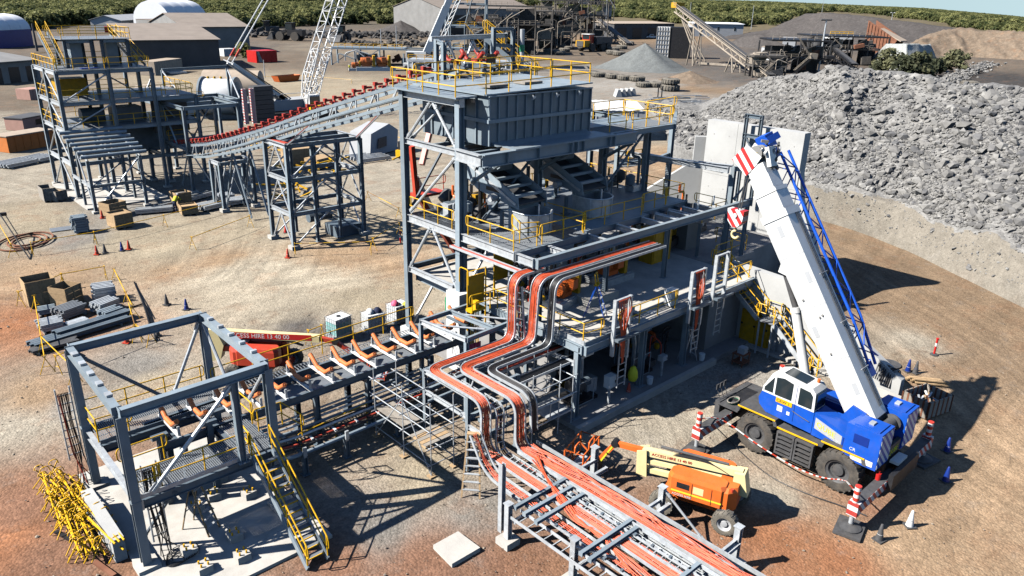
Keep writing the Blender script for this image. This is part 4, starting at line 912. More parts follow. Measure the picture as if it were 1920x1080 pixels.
# machines on the upper deck and lower floor
def motor(name, label, x, y, z, m='orange', guard='yellow_dark', base='galv', s=1.0, rz=0):
    t = T(name, label, 'motor', (x, y, z), 'pump motors', rz)
    t.p('base_frame', MB().box(-1.3*s, 1.3*s, -.75*s, .75*s, 0, .38*s), base)
    for k in range(4): t.p('rail', MB().box(-1.3*s, 1.3*s, -.6*s+k*.38*s, -.54*s+k*.38*s, .385*s, .43*s), base)
    t.p('motor_body', MB().tube((-.75*s, 0, .95*s), (.45*s, 0, .95*s), .42*s, 18).box(-.6*s, .3*s, -.35*s, .35*s, .43*s, .7*s), m, smooth=True)
    for k in range(7): t.p('cooling_fin', MB().lathe((-.55*s+k*.15*s, 0, .95*s), [(.425*s, -.02), (.46*s, -.01), (.46*s, .01), (.425*s, .02)], 18, (1, 0, 0)), m)
    t.p('terminal_box', MB().box(-.2*s, .3*s, -.72*s, -.4*s, .9*s, 1.45*s), m)
    t.p('belt_guard', MB().box(.55*s, .8*s, -.6*s, .6*s, .1*s, 1.6*s), guard); t.p('shaft', MB().tube((.45*s, 0, .95*s), (.56*s, 0, .95*s), .09*s, 8), 'galv')
    return t
motor('pump_motor', 'orange motor with tall yellow guard on a grey skid beside the floor column', 31.6, 25.8, zf)
motor('pump_motor', 'orange motor with yellow guard behind the blue stepladder', 27.2, 25.2, zf, s=.95, rz=.2)
t = motor('pump_motor', 'grey motor with orange hoses on a dark bed behind the front beam end', 38.6, 27.6, 4.4, 'steel', 'yellow_dark', 'black', 1.3, .3)
for k in range(5): t.p('hose', MB().path(fillet([(1.2, -.6+.2*k, .6), (1.7, -.5+.2*k, 1.5), (2.1, -.2+.1*k, 1.2), (2.4, .2, .7)], .4), .05, 6), 'orange')
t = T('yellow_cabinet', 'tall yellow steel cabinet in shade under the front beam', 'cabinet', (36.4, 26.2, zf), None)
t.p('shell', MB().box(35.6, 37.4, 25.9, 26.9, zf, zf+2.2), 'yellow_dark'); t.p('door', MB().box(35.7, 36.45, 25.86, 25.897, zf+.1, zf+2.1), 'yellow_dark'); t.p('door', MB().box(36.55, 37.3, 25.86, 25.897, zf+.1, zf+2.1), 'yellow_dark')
t = T('floor_plinth', 'low pale concrete machine plinth beside the blue stepladder', 'plinth', (28.7, 24.4, zf)); t.p('block', MB().box(27.6, 29.9, 23.7, 25.2, zf, zf+.42), 'concrete'); 
t = T('conveyor_guard', 'yellow steel guard panel standing by the white pier', 'guard', (23.3, 27.6, 4.2))
t.p('panel', MB().box(22.6, 23.7, 27.5, 27.56, 4.3, 5.9), 'yellow_dark'); t.p('frame', MB().path([(22.55, 27.45, 3.0), (22.55, 27.45, 6.2), (23.75, 27.45, 6.2), (23.75, 27.45, 3.0)], .04, 6), 'yellow')
t.p('hoop', MB().path(fillet([(22.4, 27.2, 5.6), (22.4, 27.2, 6.4), (22.4, 27.9, 6.4), (22.4, 27.9, 5.6)], .2), .03, 6), 'yellow')
for k in range(6): t.p('bar', MB().tube((22.4+.1*k, 27.0, 2.4), (22.4+.1*k, 27.0, 4.2), .025, 6), 'yellow')
t.rail([(22.4, 26.9, 4.2), (24.6, 26.7, 4.2)], .95); t.p('bracket', MB().box(22.4, 23.3, 26.95, 27.4, 4.15, 4.3).box(22.7, 22.95, 27.0, 27.3, 4.3, 4.7), 'yellow')
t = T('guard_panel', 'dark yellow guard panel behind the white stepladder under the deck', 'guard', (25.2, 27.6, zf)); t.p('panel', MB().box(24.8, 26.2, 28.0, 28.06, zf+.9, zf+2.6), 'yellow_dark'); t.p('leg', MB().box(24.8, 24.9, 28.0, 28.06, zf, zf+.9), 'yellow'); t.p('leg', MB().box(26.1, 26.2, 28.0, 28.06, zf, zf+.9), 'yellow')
# A frame ladders
def stepladder(label, x, y, z, h, m, rz, w=.55, spread=.9, cap=None):
    t = T('stepladder', label, 'stepladder', (x, y, z), 'stepladders', rz)
    for sg in (-1, 1):
        t.p('stile', MB().bar((sg*w/2, -spread/2, 0), (sg*w*.32, 0, h), .07, .035, (0, 1, 0)), m); t.p('rear_stile', MB().bar((sg*w/2, spread/2, 0), (sg*w*.32, .03, h), .05, .035, (0, 1, 0)), m)
    n = int(h/.3)
    for k in range(1, n): 
        f = k/n; ww = w/2*(1-f)+w*.32*f; t.p('step', MB().box(-ww, ww, -spread/2*(1-f)-.05, -spread/2*(1-f)+.05, h*f, h*f+.03), 'galv')
    t.p('cap', MB().box(-w*.36, w*.36, -.1, .12, h, h+.06), cap or m)
    t.p('brace', MB().bar((-w*.4, spread*.3, h*.4), (w*.4, spread*.3, h*.4), .03, .03), 'galv')
    return t
t = stepladder('blue platform stepladder with a yellow top hoop on the concrete floor', 26.9, 22.7, zf, 1.75, 'blue', .5, .65, 1.1, 'yellow')
t.p('hoop', MB().path(fillet([(-.25, 0, 1.75), (-.25, .1, 2.35), (.25, .1, 2.35), (.25, 0, 1.75)], .15), .035, 6), 'yellow')
stepladder('white aluminium stepladder under the upper deck beside the yellow guard', 24.9, 26.7, zf, 1.9, 'galv', -.7)
stepladder('pale aluminium stepladder on the slab end in the shade beside the white bucket', 33.4, 21.3, .22, 1.9, 'galv', 1.2)
stepladder('tall yellow stepladder straddling the foot of the cable trays', 17.0, 20.3, 0, 2.5, 'timber', -.85, .75, 1.6)
stepladder('yellow stepladder standing on the slab inside the transfer frame', 7.5, 24.9, .09, 2.1, 'timber', .5, .6, 1.2)
# vertical cable ladders on the floor edge
for i, (x, y, zb, zt, hot, lb) in enumerate(((26.2, 20.5, 2.2, 6.05, True, 'upright cable ladder hung with orange cables, nearest the corner of the concrete floor'), (32.3, 20.5, 2.2, 6.05, True, 'upright cable ladder hung with orange cables beside the white junction box'), (34.4, 20.5, 2.6, 6.5, False, 'upright bare cable ladder nearest the concrete stairs'))):
    t = T('cable_ladder', lb, 'cable ladder', (x, y, zb), 'upright cable ladders at the floor edge')
    for sg in (-1, 1): t.p('stile', MB().box(x+sg*.55-.06, x+sg*.55+.06, y-.12, y+.06, zb+(1.0 if sg < 0 else .6), zt), 'galv')
    t.p('head_beam', MB().box(x-.5, x+.5, y-.08, y+.04, zt-.1, zt-.02), 'galv'); t.p('cross_bar', MB().box(x-.5, x+.5, y-.08, y+.04, zf+.35, zf+.47), 'steel'); t.p('shelf', MB().box(x-.6, x+1.0, y-.4, y-.13, zf-.1, zf+.02), 'steel_dark')
    for sg in (-.28, .28): t.p('lower_stile', MB().box(x+.3+sg-.025, x+.3+sg+.025, y-.06, y, zb-.9, zf-.15), 'galv')
    for k in range(7): t.p('rung', MB().box(x+.05, x+.55, y-.05, y-.01, zb-.75+k*.36, zb-.71+k*.36), 'galv')
    if hot:
        for k in range(11):
            a = x-.38+k*.075; p = [(a, y-.1, zt-.05), (a+rng.normal(0, .05), y-.2, zt-.5), (a+rng.normal(0, .08), y-.18, zf+.8), (x-.1+k*.03, y-.16, zf+.1), (x+.05+k*.02, y-.12, zf-1.0-rng.random()*.5)]
            t.p('cable', MB().path(fillet(p, .3, 3), .024, 5), OR, smooth=True)
# service boxes
def jbox(label, x, y, z, w=.5, d=.35, h=.6, m='white', post=0):
    t = T('junction_box', label, 'junction box', (x, y, z), 'junction boxes')
    t.p('housing', MB().cbox((x, y, z), w, d, h), m); t.p('door', MB().box(x-w*.45, x+w*.45, y-d/2-.02, y-d/2-.001, z+.04, z+h-.04), m); t.p('latch', MB().box(x+w*.3, x+w*.36, y-d/2-.05, y-d/2-.021, z+h*.4, z+h*.6), 'black')
    if post: t.p('post', MB().box(x-.05, x+.05, y-.05, y+.05, z-post, z), 'galv')
jbox('large white junction box on the floor edge beside the second cable ladder', 31.1, 21.2, zf+.1, .6, .45, .85, post=.1)
jbox('grey control box behind the first cable ladder', 27.7, 21.3, zf+.1, .55, .4, .7, 'clad_pale')
jbox('cream isolator box on a post at the slab corner, by the first ground column', 26.2, 20.9, 1.2, .5, .35, .65, 'white', 1.0)
jbox('small grey display box tilted up on a post between the two shaded ground columns', 30.6, 21.0, 1.2, .45, .3, .3, 'clad_pale', 1.0)
jbox('pale control box on a rusty stand in the shade before the yellow doors', 35.6, 19.2, .75, .45, .4, .35, 'clad_pale', .75)
t = T('cable_reel_stand', 'rusty steel stand with shelves in the shade below the stairs', 'stand', (35.6, 19.25, 0))
for x, y in ((35.25, 18.95), (35.95, 18.95), (35.25, 19.55), (35.95, 19.55)): t.p('leg', MB().cbox((x, y, 0), .05, .05, .75), 'rust')
t.p('shelf', MB().box(35.2, 36.0, 18.9, 19.6, .2, .24), 'rust'); t.p('shelf', MB().box(35.2, 36.0, 18.9, 19.6, .7, .74), 'rust')
# pumps in the shade under the floor
for i, (x, lb) in enumerate(((25.4, 'dark pump set with white bars in the shade by the slab corner column'), (29.9, 'dark pump set in the shade between the second and third ground columns'))):
    t = T('pump_set', lb, 'pump', (x, 22.5, .22), 'pump sets under the floor')
    t.p('skid', MB().box(x-.8, x+.9, 21.7, 23.2, .22, .4), 'black'); t.p('casing', MB().tube((x-.4, 22.4, .9), (x+.3, 22.4, .9), .42, 14), 'charcoal'); t.p('drive', MB().tube((x+.3, 22.4, .9), (x+.9, 22.4, .9), .24, 12), 'steel_dark')
    for k in range(4): t.p('pipe', MB().path(fillet([(x-.6+k*.3, 22.0+k*.1, .4), (x-.6+k*.3, 22.0+k*.1, 2.2), (x-.4+k*.3, 22.6, 3.2)], .3), .06, 7), 'galv' if k % 2 else 'steel_dark')
    t.p('guard_frame', MB().path([(x-.9, 21.65, .3), (x-.9, 21.65, 1.5), (x+.5, 21.65, 1.5), (x+.5, 21.65, .3)], .03, 5, True), 'galv')
t = T('work_vest', 'yellow high visibility vest hung over an orange cone in the shade', 'vest', (28.0, 20.9, .22)); t.p('vest', MB().lathe((28.0, 20.9, .95), [(.2, 0), (.27, .2), (.24, .5), (.12, .75), (.03, .8)], 10), 'hivis', smooth=True)
t = T('bucket', 'white bucket beside the second shaded ground column', 'bucket', (29.5, 20.9, .22), 'buckets'); t.p('pail', MB().lathe((29.5, 20.9, .22), [(.15, 0), (.18, .4)], 14), 'white_plastic')
dup(t.o, (34.0, 20.75, .22), 0, 'white bucket at the shaded end of the slab beside the stepladder', 'buckets')
t = T('green_crate', 'green plastic sheet hanging in the shade behind the second ground column', 'sheet', (30.6, 23.2, 2.0)); t.p('sheet', MB().box(30.4, 31.0, 23.2, 23.25, 2.0, 3.2), 'green')
rq = random.Random(12)
for i, (x0, y0, z0, x1, y1, lb) in enumerate(((24.8, 25.4, zf, 28.2, 27.6, 'dark pumps and pipework in the shade under the left of the upper deck'), (29.4, 26.6, zf, 33.8, 28.0, 'black hoses and pipe manifold in the shade behind the orange motor'), (34.6, 27.2, zf, 38.2, 28.2, 'row of dark pipe valves beside the yellow cabinet'), (24.4, 29.4, zd, 27.6, 33.2, 'grey valve station and pipes on the left of the upper deck'), (34.4, 29.0, zd, 38.0, 33.0, 'pipes and small machines on the right of the upper deck'), (24.6, 22.3, .22, 28.4, 27.4, 'dense dark pipework on the ground slab behind the corner column'), (29.4, 22.0, .22, 34.0, 27.8, 'dark pumps and valves on the ground slab behind the second column'), (39.0, 28.0, 4.1, 46.0, 32.0, 'dark feeder machinery in the bay before the retaining wall'))):
    t = T('pipework', lb, 'pipework', (x0, y0, z0), 'pipe and valve groups in the building'); P = lambda: Vector((rq.uniform(x0, x1), rq.uniform(y0, y1), z0))
    for k in range(11):
        a = P(); h = rq.uniform(.5, 2.3); e = Vector((rq.uniform(-1.2, 1.2), 0, 0)) if rq.random() < .6 else Vector((0, rq.uniform(-1, 1), 0)); t.p('pipe', MB().path(fillet([a, a+Z*h, a+Z*h+e, a+Z*h+e*1.01+Z*.6], .18, 4), rq.choice([.05, .07, .1]), 7), rq.choice(['galv', 'steel', 'steel_dark', 'cable_black', 'cable_black', 'orange']), smooth=True)
    for k in range(7):
        a = P(); r_ = rq.uniform(.15, .38); t.p('valve_body', MB().lathe(a+Z*rq.uniform(.1, .7), [(r_*.5, 0), (r_, .08), (r_, r_*2), (r_*.4, r_*2.4)], 12, (rq.choice([0, 1]), rq.choice([0, 1]), rq.choice([0, 1, 1])+.01)), rq.choice(['steel', 'steel_dark', 'yellow_dark', 'galv', 'charcoal']), smooth=True)
    for k in range(5):
        a = P(); t.p('machine_base', MB().cbox(a, rq.uniform(.4, 1.1), rq.uniform(.3, .8), rq.uniform(.2, .9), rq.uniform(-.2, .2)), rq.choice(['steel_dark', 'clad_grey', 'charcoal', 'galv', 'yellow_dark']))
    for k in range(3):
        a = P(); t.p('hose', MB().path(fillet([a+Z*.2, a+Z*rq.uniform(.8, 1.6), a+Vector((rq.uniform(-.8, .8), rq.uniform(-.5, .5), rq.uniform(.9, 1.8))), a+Vector((rq.uniform(-.9, .9), .3, .1))], .3, 5), .04, 6), rq.choice(['cable_black', 'cable_black', 'cable_red']), smooth=True)
# papers and offcuts lying on the concrete floor
for k in range(7):
    x, y = 28.4+rng.uniform(-.9, 1.2), 21.9+rng.uniform(-.5, .7)
    t = T('cardboard_sheet', 'pale cardboard offcut lying flat on the concrete floor near the cable ladder', 'cardboard', (x, y, zf), 'cardboard offcuts', rng.uniform(0, 3)); t.p('sheet', MB().box(-.35, .35, -.15, .15, .005, .03), 'paper' if k % 3 else 'red')
# scaffold under the trays
t = T('scaffold', 'tube scaffold with timber boards under the bent cable trays', 'scaffold', (17.3, 23.5, 0))
SX = (16.1, 17.3); SY = (22.0, 24.0, 26.2)
for x in SX:
    for y in SY: t.p('standard', MB().tube((x, y, 0), (x, y, 3.5), .026, 6), 'galv'); t.p('base_board', MB().cbox((x, y, 0), .3, .3, .05), 'timber')
for z in (.5, 1.3, 2.1, 2.9):
    for x in SX: t.p('ledger', MB().tube((x, 22.0, z), (x, 26.6, z), .024, 6), 'galv')
    for y in SY: t.p('transom', MB().tube((15.9, y, z+.05), (17.5, y, z+.05), .024, 6), 'galv')
for k in range(5): t.p('board', MB().box(16.0, 17.4, 22.2+k*.24, 22.41+k*.24, 1.38, 1.43), 'timber' if k % 2 else 'timber_grey')
for k in range(4): t.p('board', MB().box(16.15+k*.24, 16.36+k*.24, 24.1, 26.2, 1.4, 1.45), 'timber_grey')
t.p('diagonal', MB().tube((16.1, 22.0, 0), (16.1, 24.0, 2.9), .024, 6), 'galv'); t.p('diagonal', MB().tube((16.1, 26.2, .1), (16.1, 24.0, 2.9), .024, 6), 'galv')
# scaffold cage beside the floor edge
t = T('scaffold', 'tube scaffold with a small mesh cage at the corner of the concrete floor', 'scaffold', (22.5, 21.8, 0))
for x in (20.9, 22.6, 23.5):
    for y in (20.9, 22.6): t.p('standard', MB().tube((x, y, 0), (x, y, 3.6), .026, 6), 'galv')
for z in (.9, 1.8, 2.7):
    for y in (20.9, 22.6): t.p('ledger', MB().tube((20.7, y, z), (23.8, y, z), .024, 6), 'galv')
    for x in (20.9, 22.6, 23.5): t.p('transom', MB().tube((x, 20.8, z), (x, 22.8, z), .024, 6), 'galv')
t.p('cage_panel', MB().box(22.0, 23.5, 20.85, 20.88, .95, 1.0).box(22.0, 23.5, 20.85, 20.88, 1.75, 1.8).box(22.0, 22.05, 20.85, 20.88, 1.0, 1.75).box(23.45, 23.5, 20.85, 20.88, 1.0, 1.75), 'galv'); t.p('cage_floor', MB().box(22.0, 23.5, 20.9, 22.5, .92, .95), 'galv')
t.p('board', MB().box(20.9, 23.4, 21.2, 21.6, 1.85, 1.89), 'timber_grey')
# platform frame beside conveyor head
t = T('walkway_frame', 'small grey steel box frame at the head of the near conveyor', 'steel frame', (22, 26.2, 0))
for x, y in ((19.75, 27.6), (20.1, 24.55), (24.2, 24.75), (22.8, 27.7)): t.col(x, y, 0, 4.15, .18, .18)
for p, q in (((19.75, 27.6), (20.1, 24.55)), ((20.1, 24.55), (24.6, 24.8)), ((19.75, 27.6), (22.8, 27.7)), ((21.6, 27.6), (21.9, 24.7))): t.beam((p[0], p[1], 4.25), (q[0], q[1], 4.25), .22, .14, 'galv' if p[0] == q[0]-.35 else 'steel')
t.brace((20.1, 26.9, 4.2), (21.6, 25.0, 4.2), .05, 'galv'); t.brace((21.7, 27.4, 4.2), (23.4, 25.0, 4.2), .05, 'galv')
t = T('pink_sheet', 'pink plastic sheeting hanging behind the near conveyor head', 'sheeting', (22.6, 27.0, 1.2))
t.p('sheet', MB().add([(22.0+.12*(i % 9)+(.03 if i % 2 else 0), 26.9+.05*((i % 9) % 2), 1.1+1.4*(i//9)) for i in range(18)], [(i, i+1, i+10, i+9) for i in range(8)]), 'pink')
# ------------------------------------------------------------------ near conveyor
t = T('conveyor', 'near belt conveyor under construction with bare orange idler rolls', 'conveyor', (15, 28, 0))
t.beam((7.2, 27.15, 2.62), (22.3, 27.15, 2.78), .36, .14, 'steel_dark'); t.beam((7.2, 29.15, 2.62), (22.3, 29.15, 2.78), .36, .14, 'steel_dark')
for x in (8.0, 13.75, 16.4, 20.0):
    for y in (27.2, 29.1): t.col(x, y, 0, 2.5, .24, .24, 'steel_dark'); 
    t.beam((x, 27.3, 2.3), (x, 29.0, 2.3), .2, .14, 'steel_dark')
def roll(mb_len, r): return MB().tube((0, -mb_len/2, 0), (0, mb_len/2, 0), r, 12).tube((0, -mb_len/2-.05, 0), (0, mb_len/2+.05, 0), .03, 6)
rl = _mesh('roll', roll(.72, .1), 'roller')
for me_ in (rl,): me_.polygons.foreach_set('use_smooth', [True]*len(me_.polygons)); me_.set_sharp_from_angle(angle=.7)
rb = _mesh('return_roll', roll(1.5, .09), 'roller'); rb.polygons.foreach_set('use_smooth', [True]*len(rb.polygons)); rb.set_sharp_from_angle(angle=.7)
n = 13
for i in range(n):
    x = 7.9+i*1.12; z = 2.82+.01*i
    f = t.p('idler_frame', MB().bar((x, 27.05, z+.04), (x, 29.3, z+.04), .13, .08), 'white')
    for y in (27.15, 29.2): t.p('bracket', MB().box(x-.05, x+.05, y-.03, y+.03, z+.08, z+.48), 'galv', f)
    for y in (27.8, 28.5): t.p('bracket', MB().box(x-.04, x+.04, y-.025, y+.025, z+.08, z+.2), 'galv', f)
    for y, zz, rx in ((28.17, .24, 0), (28.83, .46, .60), (27.51, .46, -.60)): t.inst('roll', rl, (x, y, z+zz), f, (rx, 0, 0))
    if i % 3 == 1: t.inst('return_roll', rb, (x+.5, 28.15, z-.5), None)
for i in range(6):
    x = 12.2+i*1.7; t.p('belt_tray', MB().box(x, x+1.5, 27.35, 28.95, 2.42, 2.45), 'grating')
t.rail([(5.6, 30.75, 2.75), (10.2, 30.75, 2.75)]); t.rail([(10.6, 30.2, 2.75), (21.0, 30.2, 2.85)], sp=1.8)
t.grate(10.7, 21.0, 29.35, 30.1, 2.7, 'y', .16); t.rail([(12.6, 26.6, .35), (19.6, 27.3, .35)], sp=1.7)
for k in range(4): t.p('bracket', MB().box(12.6+k*2.3, 12.7+k*2.3, 29.3, 30.1, 2.5, 2.62), 'steel_dark')
# head rolls at the building end
for i, x in enumerate((21.2, 22.4)):
    f = t.p('idler_frame', MB().bar((x, 26.7, 3.35), (x, 28.9, 3.35), .16, .1), 'steel_dark')
    for y, zz, rx in ((27.8, .2, 0), (28.5, .42, .6), (27.1, .42, -.6)): t.inst('roll', rl, (x, y, 3.35+zz), f, (rx, 0, 0))
# pipe bundle on low sleepers
t = T('pipe_bundle', 'bundle of long grey and black pipes on low posts in front of the near conveyor', 'pipes', (15.5, 26, 0))
spec = [(25.65, 1.0, .085, 'steel'), (25.95, 1.12, .05, 'cable_black'), (26.1, 1.2, .05, 'cable_red'), (26.3, 1.15, .06, 'cable_black'), (26.5, 1.3, .06, 'galv'), (26.75, 1.2, .07, 'cable_black'), (27.0, 1.3, .07, 'steel'), (27.25, 1.4, .06, 'galv'), (27.5, 1.45, .08, 'steel'), (27.75, 1.5, .05, 'galv')]
for y, z, r_, m in spec:
    p = [(11.4, y+.25, z-.05), (12.2, y, z), (16, y, z+.05), (20.2, y, z+.12)]
    if y < 25.8: p = [(11.2, 27.3, z), (11.2, y, z), (12.6, y, z), (20.2, y, z+.1)]
    t.p('pipe', MB().path(fillet(p, .8, 6), r_, 8), m, smooth=True)
t.p('ladder_tray', MB().box(12, 20, 26.34, 26.38, 1.0, 1.1).box(12, 20, 26.84, 26.88, 1.0, 1.1), 'galv')
for k in range(24): t.p('rung', MB().box(12.1+k*.33, 12.14+k*.33, 26.38, 26.84, 1.02, 1.05), 'galv')
for x in (12.2, 14.2, 16.9): t.col(x, 25.6, 0, .95, .2, .2, 'steel_dark'); t.p('cross_arm', MB().box(x-.06, x+.06, 25.5, 27.9, .84, .94), 'galv'); t.p('post', MB().box(x-.08, x+.08, 25.46, 25.54, .94, 1.35), 'galv')
for k in range(14): t.p('clamp', MB().cbox((12.3+k*.55, 26.12, 1.22), .1, .25, .07), 'white' if k % 2 else 'cable_black')
# ------------------------------------------------------------------ transfer frame at lower left
F_ = T('transfer_frame', 'open grey steel portal frame with grating walkways at the lower left', 'steel frame', (8, 27, 0))
cs = ((5.3, 24.15), (10.4, 24.25), (5.4, 30.35), (10.45, 30.35))
for x, y in cs: F_.col(x, y, .1, 6.1, .3, .3, 'steel', (0, 1, 0)); F_.p('base_block', MB().cbox((x, y, 0), .75, .75, .22), 'concrete')
F_.col(9.1, 24.2, 2.7, 6.05, .24, .24)
def topb(p, q): F_.beam((p[0], p[1], 6.18), (q[0], q[1], 6.18), .34, .26)
topb(cs[0], cs[1]); topb(cs[2], cs[3]); topb((cs[0][0], cs[0][1]+.15), (cs[2][0], cs[2][1]-.15)); topb((cs[1][0], cs[1][1]+.15), (cs[3][0], cs[3][1]-.15))
for k in range(5): F_.p('cleat', MB().cbox((10.42, 25.3+k*1.0, 6.36), .22, .14, .1), 'galv'); F_.p('cleat', MB().cbox((5.36, 25.3+k*1.0, 6.36), .2, .3, .08), 'galv')
F_.brace((9.0, 24.2, 5.9), (5.9, 24.2, 2.9), .075, 'galv'); F_.brace((5.6, 30.35, 5.9), (8.6, 30.35, 2.9), .075, 'steel_dark'); F_.brace((10.3, 30.35, 5.9), (8.8, 30.35, 2.9), .075, 'galv'); F_.brace((10.42, 30.2, 5.9), (10.42, 27.4, 2.9), .07, 'galv')
F_.brace((10.42, 24.5, 5.9), (10.42, 26.2, 4.0), .07, 'galv')
za = 2.75
for p, q in (((5.3, 24.3), (10.4, 24.3)), ((5.4, 30.6), (10.4, 30.6)), ((5.45, 24.2), (5.45, 30.4)), ((10.5, 24.2), (10.5, 30.4)), ((5.5, 26.15), (9.4, 26.15)), ((5.5, 28.75), (9.4, 28.75)), ((9.35, 24.4), (9.35, 30.4))): F_.beam((p[0], p[1], za-.25), (q[0], q[1], za-.25), .34, .18, 'galv' if p[0] == 5.45 else 'steel_dark')
F_.grate(5.6, 9.3, 24.4, 26.1, za, 'y', .075); F_.grate(9.42, 10.45, 24.4, 30.4, za, 'y', .075); F_.grate(5.6, 9.3, 28.85, 30.5, za, 'y', .075)
F_.p('toe_plate', MB().box(5.4, 9.4, 24.2, 24.24, za, za+.16), 'galv'); F_.p('toe_plate', MB().box(5.5, 9.3, 28.68, 28.72, za, za+.16), 'steel_dark')
F_.rail([(6.3, 24.45, za), (9.3, 24.35, za)]); F_.rail([(5.55, 26.0, za), (5.55, 24.5, za), (6.1, 24.45, za)]); F_.rail([(5.5, 30.3, za), (5.5, 28.9, za), (6.6, 28.85, za)]); F_.rail([(5.6, 26.2, za), (7.0, 26.2, za)])
F_.rail([(10.5, 26.4, za), (10.5, 28.5, za)]); F_.rail([(9.45, 24.35, za), (9.6, 25.6, za)], 1.0); F_.rail([(10.45, 25.7, za), (11.4, 25.6, za), (12.2, 25.6, 1.9)], 1.0)
for x, y in ((9.0, 27.0), (7.2, 27.2), (9.6, 27.6)): F_.p('pulley_support', MB().ib((x, y, .1), (x, y, 3.05), .22, .22, (0, 1, 0)).box(x-.3, x+.3, y-.12, y+.12, 3.05, 3.2), 'steel_dark')
F_.stair((9.85, 20.35, .05), (9.85, 24.15, za), .8, 13)
F_.p('base_block', MB().cbox((6.5, 28.3, 0), .5, .5, .2), 'concrete')
F_.brace((5.5, 25.3, .3), (6.6, 24.3, 2.5), .06, 'steel_dark')
# anchor plinths on the slab
pl = None
PLW = ['below the front edge of the inner opening, left one', 'below the front edge of the inner opening, right one', 'outside the front walkway, left one of the back pair', 'outside the front walkway, right one of the back pair', 'nearest the stairs foot at the front of the slab', 'nearest the bottom edge at the front of the slab', 'under the back walkway', 'under the conveyor tail', 'in the middle of the inner opening', 'under the top of the stairs']
for i, (x, y) in enumerate([(7.8, 26.1), (8.6, 26.4), (6.65, 23.8), (8.2, 23.5), (7.95, 22.3), (6.7, 22.6), (8.4, 29.6), (9.3, 27.4), (7.0, 27.6), (9.7, 25.6)]):
    if i == 0:
        t = T('anchor_plinth', 'small concrete plinth with yellow bolts '+PLW[0], 'plinth', (x, y, .09), 'anchor plinths', .05); pl = t.o
        t.p('block', MB().box(-.24, .24, -.24, .24, 0, .28), 'concrete')
        for a, b in ((-.12, -.12), (.12, -.12), (.12, .12), (-.12, .12)): t.p('bolt_cap', MB().tube((a, b, .28), (a, b, .4), .035, 6), 'yellow')
    else: dup(pl, (x, y, .09), rng.uniform(-.1, .1), 'small concrete plinth with yellow bolts '+PLW[i])
t = T('concrete_block', 'long pale concrete block standing along the left side of the transfer frame', 'concrete block', (5.0, 27, 0)); t.p('block', MB().box(4.55, 4.95, 25.1, 28.9, 0, .95), 'concrete_wall')
t = T('timber_table', 'low timber topped trestle inside the transfer frame', 'trestle table', (8.0, 28.0, .09)); t.p('top', MB().box(7.5, 8.7, 27.6, 28.4, .8, .86), 'timber')
for x, y in ((7.55, 27.65), (8.65, 27.65), (7.55, 28.35), (8.65, 28.35)): t.p('leg', MB().cbox((x, y, .09), .06, .06, .71), 'black')
t = T('concrete_pad', 'square pale concrete pad lying alone on the gravel near the bottom edge', 'concrete pad', (14, 17.75, 0))
t.p('slab', MB().add([(13.45, 18.36, -.02), (14.62, 18.36, -.02), (14.66, 17.12, -.02), (13.35, 17.12, -.02), (13.45, 18.36, .16), (14.62, 18.36, .16), (14.66, 17.12, .16), (13.35, 17.12, .16)], [(0, 1, 2, 3), (4, 7, 6, 5), (0, 4, 5, 1), (1, 5, 6, 2), (2, 6, 7, 3), (3, 7, 4, 0)]), 'concrete')
for i, (x, y, z, lb) in enumerate(((5.0, 31.0, 1.8, 'hanging black cables and red hose at the back corner of the transfer frame'), (6.0, 24.6, 1.2, 'grey cable ladder with black cables hanging at the front of the transfer frame'))):
    t = T('cable_ladder', lb, 'cable ladder', (x, y, z))
    for sg in (-.25, .25): t.p('stile', MB().bar((x+sg, y, z-.6), (x+sg, y, z+2.6), .05, .08, (0, 1, 0)), 'galv')
    for k in range(8): t.p('rung', MB().box(x-.24, x+.24, y-.02, y+.02, z-.4+k*.38, z-.36+k*.38), 'galv')
    for k in range(8): t.p('cable', MB().path(fillet([(x-.2+k*.05, y-.06, z+2.4), (x-.2+k*.05+rng.normal(0, .05), y-.15, z+1.2), (x-.1+k*.05, y-.1, z-.5), (x+rng.normal(0, .3), y-.4+rng.normal(0, .2), -.02 if i == 0 else .12)], .4, 4), .02, 5), 'cable_red' if (i == 0 and k < 2) else 'cable_black', smooth=True)
# ------------------------------------------------------------------ concrete retaining wall
t = T('retaining_wall', 'tall pale concrete retaining wall with sloping wing walls below the ore pile', 'retaining wall', (47, 27, 0))
for j, (v0_, v1_) in enumerate(((23.3, 25.7), (25.715, 28.15), (28.165, 30.6))):
    for i, (z0_, z1_) in enumerate(((-.1, 3.7), (3.715, 7.45), (7.465, 11.2))):
        w_ = t.p('wall_panel', MB().box(47.2+.004*((i+j) % 2), 48.0, v0_, v1_, z0_, z1_), 'concrete_wall')
        for a_ in (.25, .75):
            for b_ in (.25, .75): t.p('tie_hole', MB().tube((47.19, v0_+(v1_-v0_)*a_, z0_+(z1_-z0_)*b_), (47.21, v0_+(v1_-v0_)*a_, z0_+(z1_-z0_)*b_), .04, 6), 'concrete_dark', w_)
def wing(pts, th, name='wing_wall'):
    """sloping wall from plan point a (height za) to b (height zb)"""
    (a, za), (b, zb), st = pts; a, b = Vector(a), Vector(b); d = (b-a).normalized(); n = Vector((-d.y, d.x, 0))*th
    if st:
        m = a+d*st; poly = [a-Z*.1, b-Z*.1, b+Z*zb, m+Z*(za-.2), m+Z*(za+1.6), a+Z*(za+1.6)]
    else: poly = [a-Z*.1, b-Z*.1, b+Z*zb, a+Z*za]
    t.p(name, MB().prism(poly, n), 'concrete_wall')
t.p('wing_wall', MB().prism([(47.25, 23.27, -.1), (47.25, 23.27, 8.8), (47.25, 22.9, 6.8), (47.25, 20.4, 1.8), (47.25, 20.2, -.1)], (.6, 0, 0)), 'concrete_wall')
